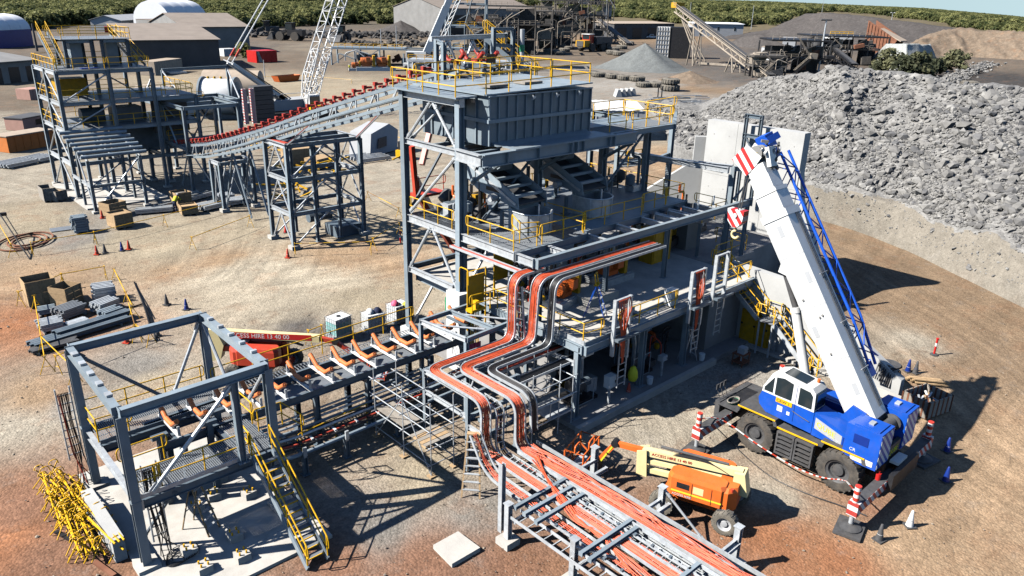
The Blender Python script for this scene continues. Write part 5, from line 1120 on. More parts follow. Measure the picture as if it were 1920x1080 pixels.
wing((((47.6, 30.7, 0), 8.3), ((42.6, 36.6, 0), 3.2), .9), -.5)
t.p('wing_wall', MB().prism([(38.6, 11.8, -.1), (38.6, 11.8, .95), (38.6, 13.8, 2.1), (38.6, 14.7, 2.75), (38.6, 18.7, 4.45), (38.6, 22.4, 4.6), (38.6, 22.4, -.1)], (.5, 0, 0)), 'concrete_wall')
t.p('footing', MB().box(38.0, 38.58, 11.5, 22.3, -.05, .14), 'concrete')
# steel door frame above the wall
t = T('ladder_gantry', 'dark steel ladder frame standing against the face of the retaining wall', 'steel frame', (46.8, 26.9, 6))
for y in (26.2, 27.3): t.p('post', MB().ib((46.7, y, 6.0), (46.7, y, 12.0), .2, .2), 'steel_dark')
for z in (11.9, 10.6): t.beam((46.7, 26.1, z), (46.7, 27.4, z), .25, .2, 'steel_dark')
t.p('bracket', MB().box(46.75, 47.19, 26.2, 26.4, 10.5, 10.7), 'steel_dark'); t.brace((46.7, 26.3, 9.2), (46.7, 27.2, 10.5), .06, 'steel_dark')
# deck and bay between the building and the wall
t = T('feeder_bay', 'low steel bay with yellow rails between the building and the retaining wall', 'steel platform', (41, 27, 0))
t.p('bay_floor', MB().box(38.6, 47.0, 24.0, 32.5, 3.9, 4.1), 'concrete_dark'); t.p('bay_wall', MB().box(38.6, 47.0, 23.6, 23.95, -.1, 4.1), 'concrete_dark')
t.p('edge_beam', MB().box(38.6, 43.0, 23.4, 23.58, 3.7, 4.1), 'steel')
t.rail([(39.2, 23.8, 4.15), (42.6, 23.8, 4.15), (42.6, 26.0, 4.15)]); t.grate(39.0, 42.0, 25.0, 27.5, 6.3, 'y'); t.rail([(39.1, 25.0, 6.3), (41.9, 25.0, 6.3), (41.9, 27.4, 6.3)])
for x, y in ((39.1, 25.1), (41.9, 25.1), (41.9, 27.4), (39.1, 27.4)): t.col(x, y, 4.1, 6.25, .16, .16)
t.p('cabinet', MB().box(39.6, 40.8, 26.3, 27.1, 4.1, 5.9), 'clad_grey'); t.rail([(42.4, 32.2, 4.15), (46.4, 32.2, 4.15)])
# stairs beside the wing wall
t = T('access_stairs', 'galvanised stairs with yellow handrails going down beside the wing wall', 'stairs', (38.6, 19, 0))
t.stair((37.9, 16.1, .05), (37.95, 18.6, 2.1), .85, 9, 'galv'); t.stair((37.95, 19.6, 2.1), (38.0, 22.3, 4.1), .85, 9, 'galv')
t.p('landing', MB().box(37.5, 38.4, 18.6, 19.6, 2.05, 2.1), 'grating'); t.p('landing', MB().box(37.5, 38.5, 22.3, 23.6, 4.05, 4.1), 'grating')
t.rail([(37.52, 18.6, 2.1), (37.52, 19.6, 2.1)], sp=1); t.rail([(38.38, 18.6, 2.1), (38.38, 19.6, 2.1)], sp=1); t.rail([(38.45, 22.4, 4.1), (38.45, 23.5, 4.1)], sp=1); t.rail([(37.5, 15.7, .02), (37.5, 16.1, .02)], sp=.5)
for y in (18.7, 19.5): t.p('leg', MB().box(37.55, 37.63, y-.04, y+.04, 0, 2.05), 'galv'); t.p('leg', MB().box(38.27, 38.35, y-.04, y+.04, 0, 2.05), 'galv')
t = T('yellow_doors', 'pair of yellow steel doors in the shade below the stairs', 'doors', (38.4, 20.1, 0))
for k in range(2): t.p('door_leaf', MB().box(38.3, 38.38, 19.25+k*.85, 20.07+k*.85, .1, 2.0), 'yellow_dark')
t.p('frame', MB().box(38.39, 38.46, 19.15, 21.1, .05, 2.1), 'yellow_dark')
for k in range(3): t.p('hinge', MB().box(38.25, 38.299, 19.3+k*.8, 19.4+k*.8, 1.2, 1.3), 'black')
# ------------------------------------------------------------------ vehicles
def wheel(t, x, y, r, w_, side, tyre='rubber', rim='charcoal', lugs=22, rimf=.55):
    mb = MB(); c = Vector((x, y, r))
    prof = [(r*rimf, -w_*.46), (r*.80, -w_*.5), (r*.95, -w_*.44), (r*.97, -w_*.25), (r*.97, w_*.25), (r*.95, w_*.44), (r*.80, w_*.5), (r*rimf, w_*.46)]
    mb.lathe(c, prof, 36, (1, 0, 0), caps=False)
    for k in range(lugs):
        for s in (-1, 1):
            a = 2*math.pi*(k+(.5 if s > 0 else 0))/lugs; a2 = a+s*.10; o = Vector((0, math.cos(a), math.sin(a))); o2 = Vector((0, math.cos(a2), math.sin(a2)))
            p = c+o*(r*.985)+Vector((s*w_*.02, 0, 0)); q = c+o2*(r*.955)+Vector((s*w_*.47, 0, 0))
            mb.bar(p, q, r*.09, r*.055, o)
    ty = t.p('tyre', mb, tyre, smooth=True)
    s = side
    rm = MB().lathe(c, [(r*(rimf+.01), s*w_*.45), (r*rimf*.95, s*w_*.40), (r*rimf*.80, s*w_*.36), (r*rimf*.74, s*w_*.22), (r*.26, s*w_*.18), (r*.24, s*w_*.34), (r*.12, s*w_*.36), (.001, s*w_*.36)], 28, (1, 0, 0), caps=False); rm.lathe(c, [(r*(rimf+.01), -s*w_*.45), (r*.2, -s*w_*.3), (.001, -s*w_*.3)], 20, (1, 0, 0), caps=False)
    for k in range(10):
        a = 2*math.pi*k/10; rm.tube(c+Vector((s*w_*.18, math.cos(a)*r*.32, math.sin(a)*r*.32)), c+Vector((s*w_*.22, math.cos(a)*r*.32, math.sin(a)*r*.32)), r*.025, 6)
    t.p('rim', rm, rim, ty, smooth=True)
    t.p('axle_stub', MB().tube(c-Vector((s*w_*1.2, 0, 0)), c+Vector((s*w_*.1, 0, 0)), r*.16, 10), 'charcoal')
K = T('mobile_crane', 'blue and white rough terrain crane with its boom raised beside the concrete wing wall', 'mobile crane', (30.0, 12.2, 0), None, 0.0)
for sx in (-1, 1):
    for y in (1.88, -1.95): wheel(K, sx*1.48, y, .93, .72, sx)
K.p('chassis', MB().box(-.75, .75, -3.4, 3.9, .75, 1.55).box(-1.1, 1.1, -.9, .9, .8, 1.5), 'black')
K.p('deck_plate', MB().box(-1.72, 1.72, -.95, .92, 1.66, 1.72), 'charcoal')
for y0, y1 in ((.92, 3.0), (-3.0, -.95)):
    K.p('fender', MB().prism([(-1.74, y0, 1.66), (-1.74, y0+.12, 1.98), (-1.74, y1-.12, 1.98), (-1.74, y1, 1.66), (-1.74, y1-.18, 1.66), (-1.74, y1-.26, 1.92), (-1.74, y0+.26, 1.92), (-1.74, y0+.18, 1.66)], (3.48, 0, 0)), 'charcoal')
    K.p('edge_stripe', MB().box(-1.77, -1.745, y0+.12, y1-.12, 1.92, 1.985), 'yellow')
K.p('edge_stripe', MB().box(-1.75, -1.722, -.95, .92, 1.655, 1.725), 'yellow'); K.p('front_deck', MB().box(-1.5, 1.5, 3.0, 4.1, 1.4, 1.46), 'charcoal'); K.p('hatch', MB().tube((-1.15, .3, 1.72), (-1.15, .3, 1.735), .22, 18), 'black')
for k in range(2):
    y = -.84+k*.86; f = K.p('step_panel', MB().box(-1.86, -1.80, y, y+.08, .5, 1.6).box(-1.86, -1.80, y+.74, y+.82, .5, 1.6).box(-1.86, -1.80, y+.08, y+.74, 1.52, 1.6).box(-1.86, -1.80, y+.08, y+.74, .5, .58).box(-1.80, -1.70, y, y+.82, 1.45, 1.6), 'charcoal')
    for j in range(4): K.p('step', MB().box(-1.88, -1.66, y+.081, y+.739, .68+j*.21, .74+j*.21), 'charcoal', f)
    K.p('backing', MB().box(-1.62, -1.58, y, y+.82, .5, 1.5), 'black')
K.p('turntable', MB().tube((0, -.1, 1.7), (0, -.1, 2.05), 1.05, 28), 'black', smooth=True)
# superstructure: cab on the near side, bonnet behind it, two counterweights
up = MB()
sk = [(-1.46, 2.05, 2.35), (-1.46, 1.6, 2.0), (-1.46, -.2, 1.78), (-1.46, -1.75, 1.78), (-1.46, -1.75, 2.05), (-1.46, -.65, 2.45), (-1.46, 1.9, 3.0), (-1.46, 2.1, 2.7)]
K.p('cab_base', MB().prism([(-1.46, 2.05, 2.3), (-1.46, 1.7, 2.02), (-1.46, -.45, 1.9), (-1.46, -.45, 2.9), (-1.46, 2.0, 2.95), (-1.46, 2.12, 2.6)], (.98, 0, 0)), 'blue')
cabm = MB().prism([(-1.46, 2.0, 2.955), (-1.46, -.42, 2.905), (-1.46, -.38, 3.75), (-1.46, -.2, 3.95), (-1.46, 1.2, 4.12), (-1.46, 1.62, 3.95), (-1.46, 1.98, 3.2)], (.98, 0, 0))
cab = K.p('cab', cabm, 'white')
K.p('window', MB().prism([(-1.475, .62, 3.02), (-1.475, .62, 3.82), (-1.475, 1.05, 3.92), (-1.475, 1.4, 3.85), (-1.475, 1.4, 3.02)], (.012, 0, 0)), 'glass', cab)
K.p('window', MB().prism([(-1.475, -.3, 3.0), (-1.475, -.28, 3.6), (-1.475, -.15, 3.75), (-1.475, .32, 3.8), (-1.475, .32, 3.0)], (.012, 0, 0)), 'glass', cab)
K.p('window', MB().prism([(-1.475, 1.5, 3.05), (-1.475, 1.5, 3.82), (-1.475, 1.9, 3.2), (-1.475, 1.9, 3.05)], (.012, 0, 0)), 'glass', cab)
K.p('window', MB().box(-1.38, -.58, -.45, -.425, 3.0, 3.68), 'glass', cab)
K.p('roof_window', MB().add([(-1.36, .15, 4.01), (-.62, .15, 4.01), (-.62, 1.15, 4.13), (-1.36, 1.15, 4.13), (-1.36, .15, 4.03), (-.62, .15, 4.03), (-.62, 1.15, 4.15), (-1.36, 1.15, 4.15)], [(0, 3, 2, 1), (4, 5, 6, 7), (0, 1, 5, 4), (1, 2, 6, 5), (2, 3, 7, 6), (3, 0, 4, 7)]), 'glass', cab)
K.p('beacon', MB().tube((-.75, -.1, 3.98), (-.75, -.1, 4.12), .07, 10), 'orange', cab)
K.p('door_line', MB().box(-1.468, -1.461, .42, .44, 2.1, 3.85), 'navy', cab); K.p('grab_rail', MB().path([(-1.49, .5, 2.6), (-1.5, .1, 2.5), (-1.5, -.3, 2.42)], .018, 5), 'charcoal', cab)
K.p('number_plate', MB().box(-1.485, -1.462, .55, 1.3, 2.72, 2.93), 'yellow'); lettering(K, 'CRW 1', .2, (-1.488, 1.27, 2.755), (0, -1, 0), (0, 0, 1), 'black')
K.p('sticker', MB().box(-1.47, -1.461, .95, 1.2, 2.32, 2.58).box(-1.47, -1.461, .6, .74, 2.3, 2.46), 'white')
K.p('front_window', MB().prism([(-1.36, 2.015, 3.0), (-1.36, 1.99, 3.2), (-1.36, 1.66, 3.9), (-1.36, 1.63, 3.9)], (.8, .02, 0)), 'glass', cab)
K.p('bonnet', MB().prism([(-1.44, -.46, 1.85), (-1.44, -1.95, 1.78), (-1.44, -2.0, 2.45), (-1.44, -.46, 2.9)], (.95, 0, 0)).prism([(-1.44, -.47, 2.9), (-.49, -.47, 2.9), (-.49, -2.0, 2.55), (-1.44, -2.0, 2.45)], (0, 0, .02)), 'blue')
sg = K.p('sign_panel', MB().prism([(-1.455, -.55, 2.22), (-1.455, -1.75, 1.93), (-1.455, -1.75, 2.36), (-1.455, -.55, 2.72)], (.012, 0, 0)), 'clad_pale')
lettering(K, 'QUBE', .34, (-1.462, -.62, 2.36), (0, -1, -.27), (0, -.0, 1), 'hivis', sg); lettering(K, 'HEAVY LIFT', .11, (-1.462, -1.08, 2.13), (0, -1, -.27), (0, 0, 1), 'white', sg)
K.p('grille', MB().box(-1.46, -1.445, -1.93, -1.8, 1.95, 2.35), 'navy'); K.p('side_frame', MB().box(-.45, -.32, -2.6, 1.9, 1.95, 2.75).box(.32, .45, -2.6, 1.9, 1.95, 2.75), 'blue')
for x in (-.62, .55): K.p('pivot_bracket', MB().prism([(x, -.9, 2.2), (x, -2.6, 2.2), (x, -2.2, 3.3), (x, -1.6, 3.45)], (.1, 0, 0)), 'blue')
K.p('tank_cover', MB().box(.5, 1.4, -1.8, 1.6, 1.9, 2.75), 'blue')
for x0, x1 in ((-1.72, -.55), (.75, 1.95)):
    cw = K.p('counterweight', MB().prism([(x0, -3.35, 1.62), (x1, -3.35, 1.62), (x1, -2.05, 1.62), (x0, -1.95, 1.62)], (0, 0, 1.62)), 'blue')
    K.p('hazard_panel', MB().box(x0+.02, x1-.02, -3.37, -3.352, 1.7, 3.2), 'hazard_bw', cw); K.p('lid', MB().box(x0+.1, x1-.1, -3.2, -2.2, 3.245, 3.29), 'blue', cw); K.p('lifting_eye', MB().box((x0+x1)/2-.15, (x0+x1)/2+.15, -2.8, -2.6, 3.292, 3.36), 'galv', cw)
lettering(K, 'CR', .2, (-1.723, -2.2, 2.1), (0, -1, 0), (0, 0, 1), 'white'); K.p('label_plate', MB().box(-1.73, -1.722, -3.2, -2.3, 1.72, 1.95), 'white'); K.p('vent', MB().box(-1.735, -1.722, -2.9, -2.3, 2.5, 2.9), 'navy')
rp = K.p('rear_plate', MB().box(-.54, .74, -3.3, -3.15, 1.6, 2.15), 'charcoal'); lettering(K, 'QUBE', .36, (-.42, -3.306, 1.72), (1, 0, 0), (0, 0, 1), 'hivis', rp)
for y, m in ((-2.35, 'blue'), (-2.85, 'charcoal')):
    wd = K.p('winch_drum', MB().lathe((.1, y, 2.75), [(.36, -.55), (.36, -.48), (.24, -.46), (.24, .46), (.36, .48), (.36, .55)], 20, (1, 0, 0)), 'charcoal', smooth=True); K.p('winch_motor', MB().tube((-.7, y, 2.75), (-.46, y, 2.75), .22, 14), m, wd)
for k in range(6): K.p('hose', MB().path(fillet([(-.5+.1*k, -1.4, 2.7), (-.55+.1*k, -1.9, 3.1+.05*k), (-.45+.12*k, -2.4, 2.9), (-.4+.1*k, -2.9, 2.4)], .3), .035, 6), 'cable_black')
# boom
P0_, P1_ = Vector((.1, -1.75, 3.25)), Vector((.1, 4.75, 12.75)); bd = (P1_-P0_).normalized(); bn = Vector((0, -bd.z, bd.y)); bx = Vector((1, 0, 0)); BL = (P1_-P0_).length
def bp(s, x=0.0, n=0.0): return P0_+bd*s+bx*x+bn*n
bs = K.p('boom', MB().bar(bp(-.55), bp(8.9), 1.02, 1.2, bn), 'white')
K.p('boom_section', MB().bar(bp(8.9), bp(9.9), .92, 1.06, bn), 'white'); K.p('boom_section', MB().bar(bp(9.9), bp(10.6), .82, .94, bn), 'white'); K.p('boom_section', MB().bar(bp(10.6), bp(11.1), .72, .84, bn), 'white')
for s in (2.2, 4.6, 6.9): K.p('seam', MB().bar(bp(s, -.512), bp(s+.03, -.512), .01, 1.2, bn), 'clad_pale', bs)
K.p('collar', MB().bar(bp(8.6), bp(8.92), 1.1, 1.28, bn), 'white'); K.p('collar', MB().bar(bp(9.75), bp(9.92), .98, 1.12, bn), 'white')
for x in (.1, .22, .34): K.p('hose_line', MB().tube(bp(-.2, x, .625), bp(8.8, x, .625), .016, 5), 'charcoal')
for s in (1.5, 3.6, 5.8): K.p('hose_bracket', MB().bar(bp(s, -.1, .64), bp(s, .55, .64), .03, .05, bn), 'clad_pale')
for s, n_ in ((4.1, .1), (4.15, .25), (2.5, -.1), (5.0, -.3)): K.p('bolt_cluster', MB().tube(bp(s, -.511, n_), bp(s, -.56, n_), .05, 8), 'clad_grey', bs)
for s_, n_ in ((.6, .3), (3.3, -.35), (5.6, .35), (7.8, 0)): K.p('panel_plate', MB().bar(bp(s_, -.513, n_), bp(s_+.5, -.513, n_), .012, .22, bn), 'clad_pale', bs)
for n_ in (-.56, .56): K.p('edge_seam', MB().bar(bp(-.4, -.514, n_), bp(8.6, -.514, n_), .014, .03, bn), 'clad_pale', bs)
lettering(K, 'TADANO', .3, bp(7.6, -.516, .1), -bd, bn, 'clad_grey', bs) if False else None
K.p('boom_foot', MB().bar(bp(-.75, 0, -.1), bp(-.3, 0, -.1), 1.1, .9, bn), 'clad_pale')
K.p('lug', MB().prism([bp(6.1, -.3, -.6), bp(6.9, -.3, -.6), bp(6.5, -.3, -1.0)], bx*.6), 'white')
cA, cB, cC = Vector((.1, .35, 2.0)), Vector((.1, 1.86, 6.6)), bp(6.5, 0, -.85)
K.p('lift_cylinder', MB().tube(cA, cB, .21, 16), 'white', smooth=True); K.p('cylinder_rod', MB().tube(cB, cC, .13, 14), 'charcoal', smooth=True); K.p('cylinder_collar', MB().tube(cB-(cB-cA).normalized()*.25, cB, .24, 16), 'white', smooth=True); K.p('cylinder_foot', MB().box(-.3, .5, -.05, .7, 1.9, 2.3), 'white')
# head
K.p('head_frame', MB().bar(bp(11.1, -.33, .05), bp(11.9, -.33, -.35), .06, .9, bn).bar(bp(11.1, .33, .05), bp(11.9, .33, -.35), .06, .9, bn), 'white')
K.p('hazard_plate', MB().bar(bp(11.0, -.375, -.2), bp(11.95, -.375, -.5), .02, .75, bn), 'hook_rw')
for n_ in (.25, -.55): K.p('sheave', MB().lathe(bp(11.6, 0, n_), [(.02, -.28), (.3, -.28), (.3, -.2), (.22, -.16), (.3, -.1), (.3, -.02), (.22, .02), (.3, .08), (.3, .2), (.02, .2)], 18, (1, 0, 0)), 'clad_grey', smooth=True)
K.p('head_bracket', MB().bar(bp(10.8, 0, .55), bp(11.6, 0, .8), .5, .2, bn).bar(bp(10.9, .5, .3), bp(11.5, .5, .3), .3, .3, bn), 'white')
for k in range(5): K.p('hose', MB().path(fillet([bp(10.9, -.1+.12*k, .5), bp(11.5, -.1+.14*k, .9+.05*k), bp(11.7, .2+.1*k, .4)], .3), .03, 5), 'cable_black' if k % 2 else 'clad_pale')
for k in range(14):
    s_, x_, n_ = rng.uniform(10.7, 11.9), rng.uniform(-.3, .5), rng.uniform(.35, .95); K.p('head_fitting', MB().bar(bp(s_, x_, n_), bp(s_+rng.uniform(-.35, .35), x_+rng.uniform(-.3, .3), n_+rng.uniform(-.2, .2)), .1, .12), ('white', 'clad_grey', 'charcoal', 'cream')[k % 4])
for x_ in (-.36, .36): K.p('head_sheave', MB().lathe(bp(11.7, x_*.6, -.6), [(.02, -.05), (.18, -.05), (.14, 0), (.18, .05), (.02, .05)], 16, (1, 0, 0)), 'charcoal')
# stowed lattice jib along the far side of the boom
J = []
for s in range(2):
    for n_ in (-.15, .55): J.append((s, n_))
def jp(s, x, n): k = min(1, max(.45, 1-(3-s)*.0)); return bp(s, .95+x, n)
j0, j1 = 1.3, 11.3
for x, n_ in ((0, -.3), (.7, -.3), (0, .65), (.7, .65)): K.p('jib_chord', MB().tube(bp(j0, .9+x*.8, n_*.55+.1), bp(j0+2.2, .9+x, n_), .065, 8).tube(bp(j0+2.2, .9+x, n_), bp(j1, .9+x, n_), .065, 8), 'jib_blue', smooth=True)
ns = 13
for i in range(ns):
    s0 = j0+.3+(j1-j0-.4)*i/ns; s1 = j0+.3+(j1-j0-.4)*(i+1)/ns
    a, b = (-.3, .65) if i % 2 else (.65, -.3)
    K.p('jib_lacing', MB().tube(bp(s0, .9, a), bp(s1, .9, b), .025, 5).tube(bp(s0, 1.6, a), bp(s1, 1.6, b), .03, 5), 'jib_blue'); K.p('jib_lacing', MB().tube(bp(s0, .9 if i % 2 else 1.6, .65), bp(s1, 1.6 if i % 2 else .9, .65), .03, 5), 'jib_blue')
K.p('jib_base', MB().bar(bp(11.2, 1.0, .15), bp(12.3, .8, .3), .75, .5, bn).bar(bp(11.9, .3, .55), bp(12.1, 1.4, .55), .3, .25, bn), 'jib_blue'); K.p('jib_tip', MB().bar(bp(.9, 1.15, .15), bp(1.5, 1.15, .15), .5, .45, bn), 'jib_blue')
K.p('jib_inner', MB().bar(bp(1.6, 1.1, -.35), bp(6.5, 1.1, -.35), .16, .2, bn), 'navy')
for s in (3.0, 8.6): K.p('jib_bracket', MB().bar(bp(s, .5, .15), bp(s, 1.0, .15), .1, .5, bn), 'clad_pale')
# outriggers
for y in (3.55, -3.55):
    for sx, xe in ((-1, -3.75), (1, 3.4)):
        K.p('outrigger_beam', MB().box(min(sx*.3, xe), max(sx*.3, xe), y-.19, y+.19, .78, 1.2), 'charcoal'); K.p('hazard_face', MB().box(min(sx*1.3, xe), max(sx*1.3, xe), y-.205, y-.191, .79, 1.19), 'hazard_rwx')
        jk = K.p('jack', MB().box(xe-.16, xe+.16, y-.2, y+.2, .7, 1.28), 'hazard_rwx'); K.p('jack_tube', MB().tube((xe, y, 1.28), (xe, y, 2.0), .12, 12), 'pole_rw', jk, smooth=True); K.p('jack_rod', MB().tube((xe, y, .2), (xe, y, .72), .09, 10), 'galv', jk, smooth=True)
        K.p('float', MB().lathe((xe, y, .1), [(.42, 0), (.42, .05), (.3, .1), (.12, .16), (.1, .2)], 22), 'charcoal', jk, smooth=True); K.p('timber_mat', MB().cbox((xe, y, 0), 1.25, 1.0, .1, rng.uniform(-.3, .3)), 'charcoal', jk)
K.p('rear_bumper', MB().box(-1.3, 1.3, -3.95, -3.76, .8, 1.5), 'black'); K.p('front_bumper', MB().box(-1.4, 1.4, 4.0, 4.25, .7, 1.5), 'charcoal'); K.p('extinguisher', MB().tube((-1.5, -3.45, 1.0), (-1.5, -3.45, 1.5), .1, 12).tube((-1.5, -3.45, 1.5), (-1.5, -3.45, 1.6), .04, 8), 'red')
K.p('rear_box', MB().box(-.4, .5, -3.75, -3.4, 1.5, 1.62), 'white')
for k in range(4): K.p('rope_coil', MB().path([Vector((-.9+.3*math.cos(a)*(1+.1*k), 3.6+.22*math.sin(a), 1.5+.03*k)) for a in np.linspace(0, 6.2, 16)], .03, 5, True), 'green' if k < 2 else 'timber_grey')
for k in range(3): K.p('mirror_arm', MB().path([(-1.2+.3*k, 4.1, 1.4), (-1.25+.3*k, 4.3, 2.0)], .02, 5).cbox((-1.25+.3*k, 4.3, 2.0), .2, .04, .25), 'charcoal')
# hook block
H_ = T('hook_block', 'red and white striped hook block hanging from the crane boom head', 'hook block', (30.05, 17.4, 9.4))
H_.p('block', MB().prism([(29.85, 17.4-.42, 10.3), (29.85, 17.4+.42, 10.3), (29.85, 17.4+.36, 9.75), (29.85, 17.4+.12, 9.5), (29.85, 17.4-.12, 9.5), (29.85, 17.4-.36, 9.75)], (.4, 0, 0)), 'hook_rw'); H_.p('sheave', MB().tube((29.8, 17.4, 10.05), (30.3, 17.4, 10.05), .1, 12), 'white')
hp = [(30.05, 17.4, 9.5), (30.05, 17.4, 9.3)]+[(30.05, 17.4+.17*math.sin(a), 9.12+.17*math.cos(a)) for a in np.linspace(0, 4.4, 12)]
H_.p('hook', MB().path(hp, .055, 8), 'cream', smooth=True)
for k in range(6): H_.p('rope', MB().tube((29.88+.07*k, 17.3+.06*(k % 3), 10.2), (29.88+.07*k, 17.0+.05*(k % 3), 12.75), .012, 5), 'charcoal')
# boom lifts
def boom_lift(label, loc, rz, body, arm, red=False):
    t = T('boom_lift', label, 'boom lift', loc, 'boom lifts', rz); s = 1.0
    for sx in (-1, 1):
        for y in (1.2, -1.2): wheel(t, sx*1.08, y*1.04, .5, .4, sx, 'tyre_pale', 'clad_pale', 18, .56)
    t.p('chassis', MB().box(-.6, .6, -1.35, 1.35, .5, .85).box(-.95, .95, -1.36, -1.12, .42, .62).box(-.95, .95, 1.12, 1.36, .42, .62), body)
    def rounded(x0, x1, y0, y1, z0, z1, c=.18):
        o = [(x0+c, y0), (x1-c, y0), (x1, y0+c), (x1, y1-c), (x1-c, y1), (x0+c, y1), (x0, y1-c), (x0, y0+c)]; mb = MB()
        vs = [(x, y, z0) for x, y in o]+[(x, y, z1-.16) for x, y in o]+[((x-(x0+x1)/2)*.86+(x0+x1)/2, (y-(y0+y1)/2)*.93+(y0+y1)/2, z1) for x, y in o]
        n = 8; return mb.add(vs, [tuple(range(7, -1, -1)), tuple(range(16, 24))]+[(i, (i+1) % n, n+(i+1) % n, n+i) for i in range(n)]+[(n+i, n+(i+1) % n, 2*n+(i+1) % n, 2*n+i) for i in range(n)])
    t.p('turntable', MB().tube((0, -.1, .85), (0, -.1, 1.0), .6, 20), 'black')
    hd = t.p('side_hood', rounded(-1.05, -.28, -1.15, 1.15, .98, 1.9), body); t.p('side_hood', rounded(.28, 1.05, -1.15, 1.15, .98, 1.9), body); t.p('counterweight', rounded(-.98, .98, -1.5, -.7, .92, 1.84, .3), body)
    t.p('stripe', MB().box(-1.057, -1.0505, -1.0, .95, 1.16, 1.23), 'hivis', hd); t.p('vent', MB().box(-1.057, -1.0505, .25, .75, 1.36, 1.6), 'black', hd); t.p('sticker', MB().box(-1.057, -1.0505, -.3, .1, 1.3, 1.6), 'cream', hd)
    lettering(t, 'ACCESS HIRE', .13, (-1.06, .9, 1.01), (0, -1, 0), (0, 0, 1), 'white', hd)
    t.p('beacon', MB().tube((-.8, -1.3, 1.72), (-.8, -1.3, 1.84), .06, 8), 'orange_red')
    if not red:
        fa, fb = Vector((0, -1.5, 2.15)), Vector((0, 2.5, 1.85))
        t.p('lower_arm', MB().bar((0, -1.2, 1.3), (0, 2.35, 1.05), .26, .2), arm); t.p('link_arm', MB().bar((0, -1.0, 1.75), (0, 2.35, 1.45), .24, .17), arm)
        t.p('knuckle_plate', MB().prism([(-.24, 2.2, .8), (-.24, 2.65, .85), (-.24, 2.7, 1.9), (-.24, 2.3, 2.05)], (.05, 0, 0)).prism([(.19, 2.2, .8), (.19, 2.65, .85), (.19, 2.7, 1.9), (.19, 2.3, 2.05)], (.05, 0, 0)), arm)
        lettering(t, 'ACCESS HIRE 13 40 00', .17, (-.152, 2.1, 1.83), (0, -1, .075), (0, 0, 1), 'red')
        k1, k2 = Vector((0, 3.7, 1.8)), Vector((0, 4.4, .75))
        t.p('fly_boom', MB().bar((0, 2.5, 1.85), k1, .2, .2), body)
        t.p('tail_link', MB().prism([(-.3, -1.8, 1.3), (-.3, -1.2, 1.3), (-.3, -1.2, 2.2), (-.3, -1.6, 2.25)], (.6, 0, 0)), arm); t.p('cylinder', MB().tube((.1, -.9, 2.28), (.1, 1.8, 2.2), .06, 10), 'charcoal')
    else:
        fa, fb = Vector((0, -2.5, 2.35)), Vector((0, 3.1, 2.2))
        t.p('mast_plate', MB().prism([(-.28, -2.75, .75), (-.28, -2.2, .9), (-.28, -1.95, 1.7), (-.28, -2.3, 2.6), (-.28, -2.75, 2.55)], (.56, 0, 0)), 'cream'); t.p('lower_arm', MB().bar((0, .6, 1.3), (0, -2.3, 1.5), .34, .3), body)
        sg_ = t.p('sign_panel', MB().box(.172, .18, -1.9, 2.7, 2.13, 2.44), 'red'); k1, k2 = Vector((0, 3.9, 2.05)), Vector((0, 5.4, 1.0))
        lettering(t, 'ACCESS HIRE 13 40 00', .34, (.182, -1.75, 2.17), (0, 1, 0), (0, 0, 1), 'white', sg_)
        t.p('fly_boom', MB().bar((0, 3.1, 2.2), k1, .22, .22), body)
    for q_ in range(5): t.p('hose', MB().path(fillet([(-.12+.06*q_, -1.2, 1.9), (-.15+.07*q_, -.2, 2.3-.03*q_), (-.1+.06*q_, 1.2, 2.1), (-.08+.04*q_, 2.2, 1.75)], .5, 4), .022, 5), 'cable_black', smooth=True)
    t.p('hood_gap', MB().box(-1.06, -1.0505, .14, .16, 1.02, 1.7).box(-1.06, -1.0505, -.62, -.6, 1.02, 1.7), 'black', hd); t.p('mud_guard', MB().box(-1.1, -.9, -1.5, -.9, .9, .96), 'charcoal')
    t.p('upper_boom', MB().bar(fa, fb, .34 if red else .28, .34 if red else .27), 'cream' if red else arm)
    t.p('jib_knuckle', MB().tube(k1+Vector((-.16, 0, .02)), k1+Vector((.16, 0, .02)), .16, 12), 'black'); jb = t.p('jib', MB().bar(k1, k2, .2, .2), body); t.p('jib_stripe', MB().bar(k1+Vector((-.105, .1, -.14)), k2+Vector((-.105, -.1, .0)), .012, .07), 'hivis', jb)
    by = k2.y+.35; bz = .22 if not red else .35; fr = MB(); pts = lambda z: [(-.85, by, z), (.85, by, z), (.85, by+.85, z), (-.85, by+.85, z)]
    bk = t.p('basket_floor', MB().box(-.85, .85, by, by+.85, bz, bz+.05), 'galv')
    for z in (bz+.1, bz+.6, bz+1.1): fr.path(pts(z), .042, 6, True)
    for x, y in pts(0)[0][:2], pts(0)[1][:2], pts(0)[2][:2], pts(0)[3][:2], (0, by+.85), (0, by): fr.tube((x, y, bz), (x, y, bz+1.1), .042, 6)
    fr.path(fillet([(-.3, by, bz+1.1), (-.3, by, bz+1.45), (.3, by, bz+1.45), (.3, by, bz+1.1)], .12), .042, 6); fr.path(fillet([(-.85, by+.4, bz+1.1), (-.85, by+.4, bz+1.4), (-.4, by+.4, bz+1.4), (-.4, by, bz+1.1)], .12), .04, 6)
    t.p('basket_frame', fr, 'orange_red' if red else 'orange', smooth=True); t.p('control_box', MB().box(-.4, .4, by-.1, by+.12, bz+.85, bz+1.1), 'black'); t.p('toe_mesh', MB().box(-.85, .85, by-.01, by, bz+.05, bz+.35), 'galv'); t.p('rotator', MB().box(-.25, .25, k2.y-.1, by-.02, bz+.1, bz+.65), 'black')
    return t
boom_lift('orange boom lift with cream folded arms parked between the cable rack and the crane', (22.95, 13.3, 0), .33, 'orange', 'cream')
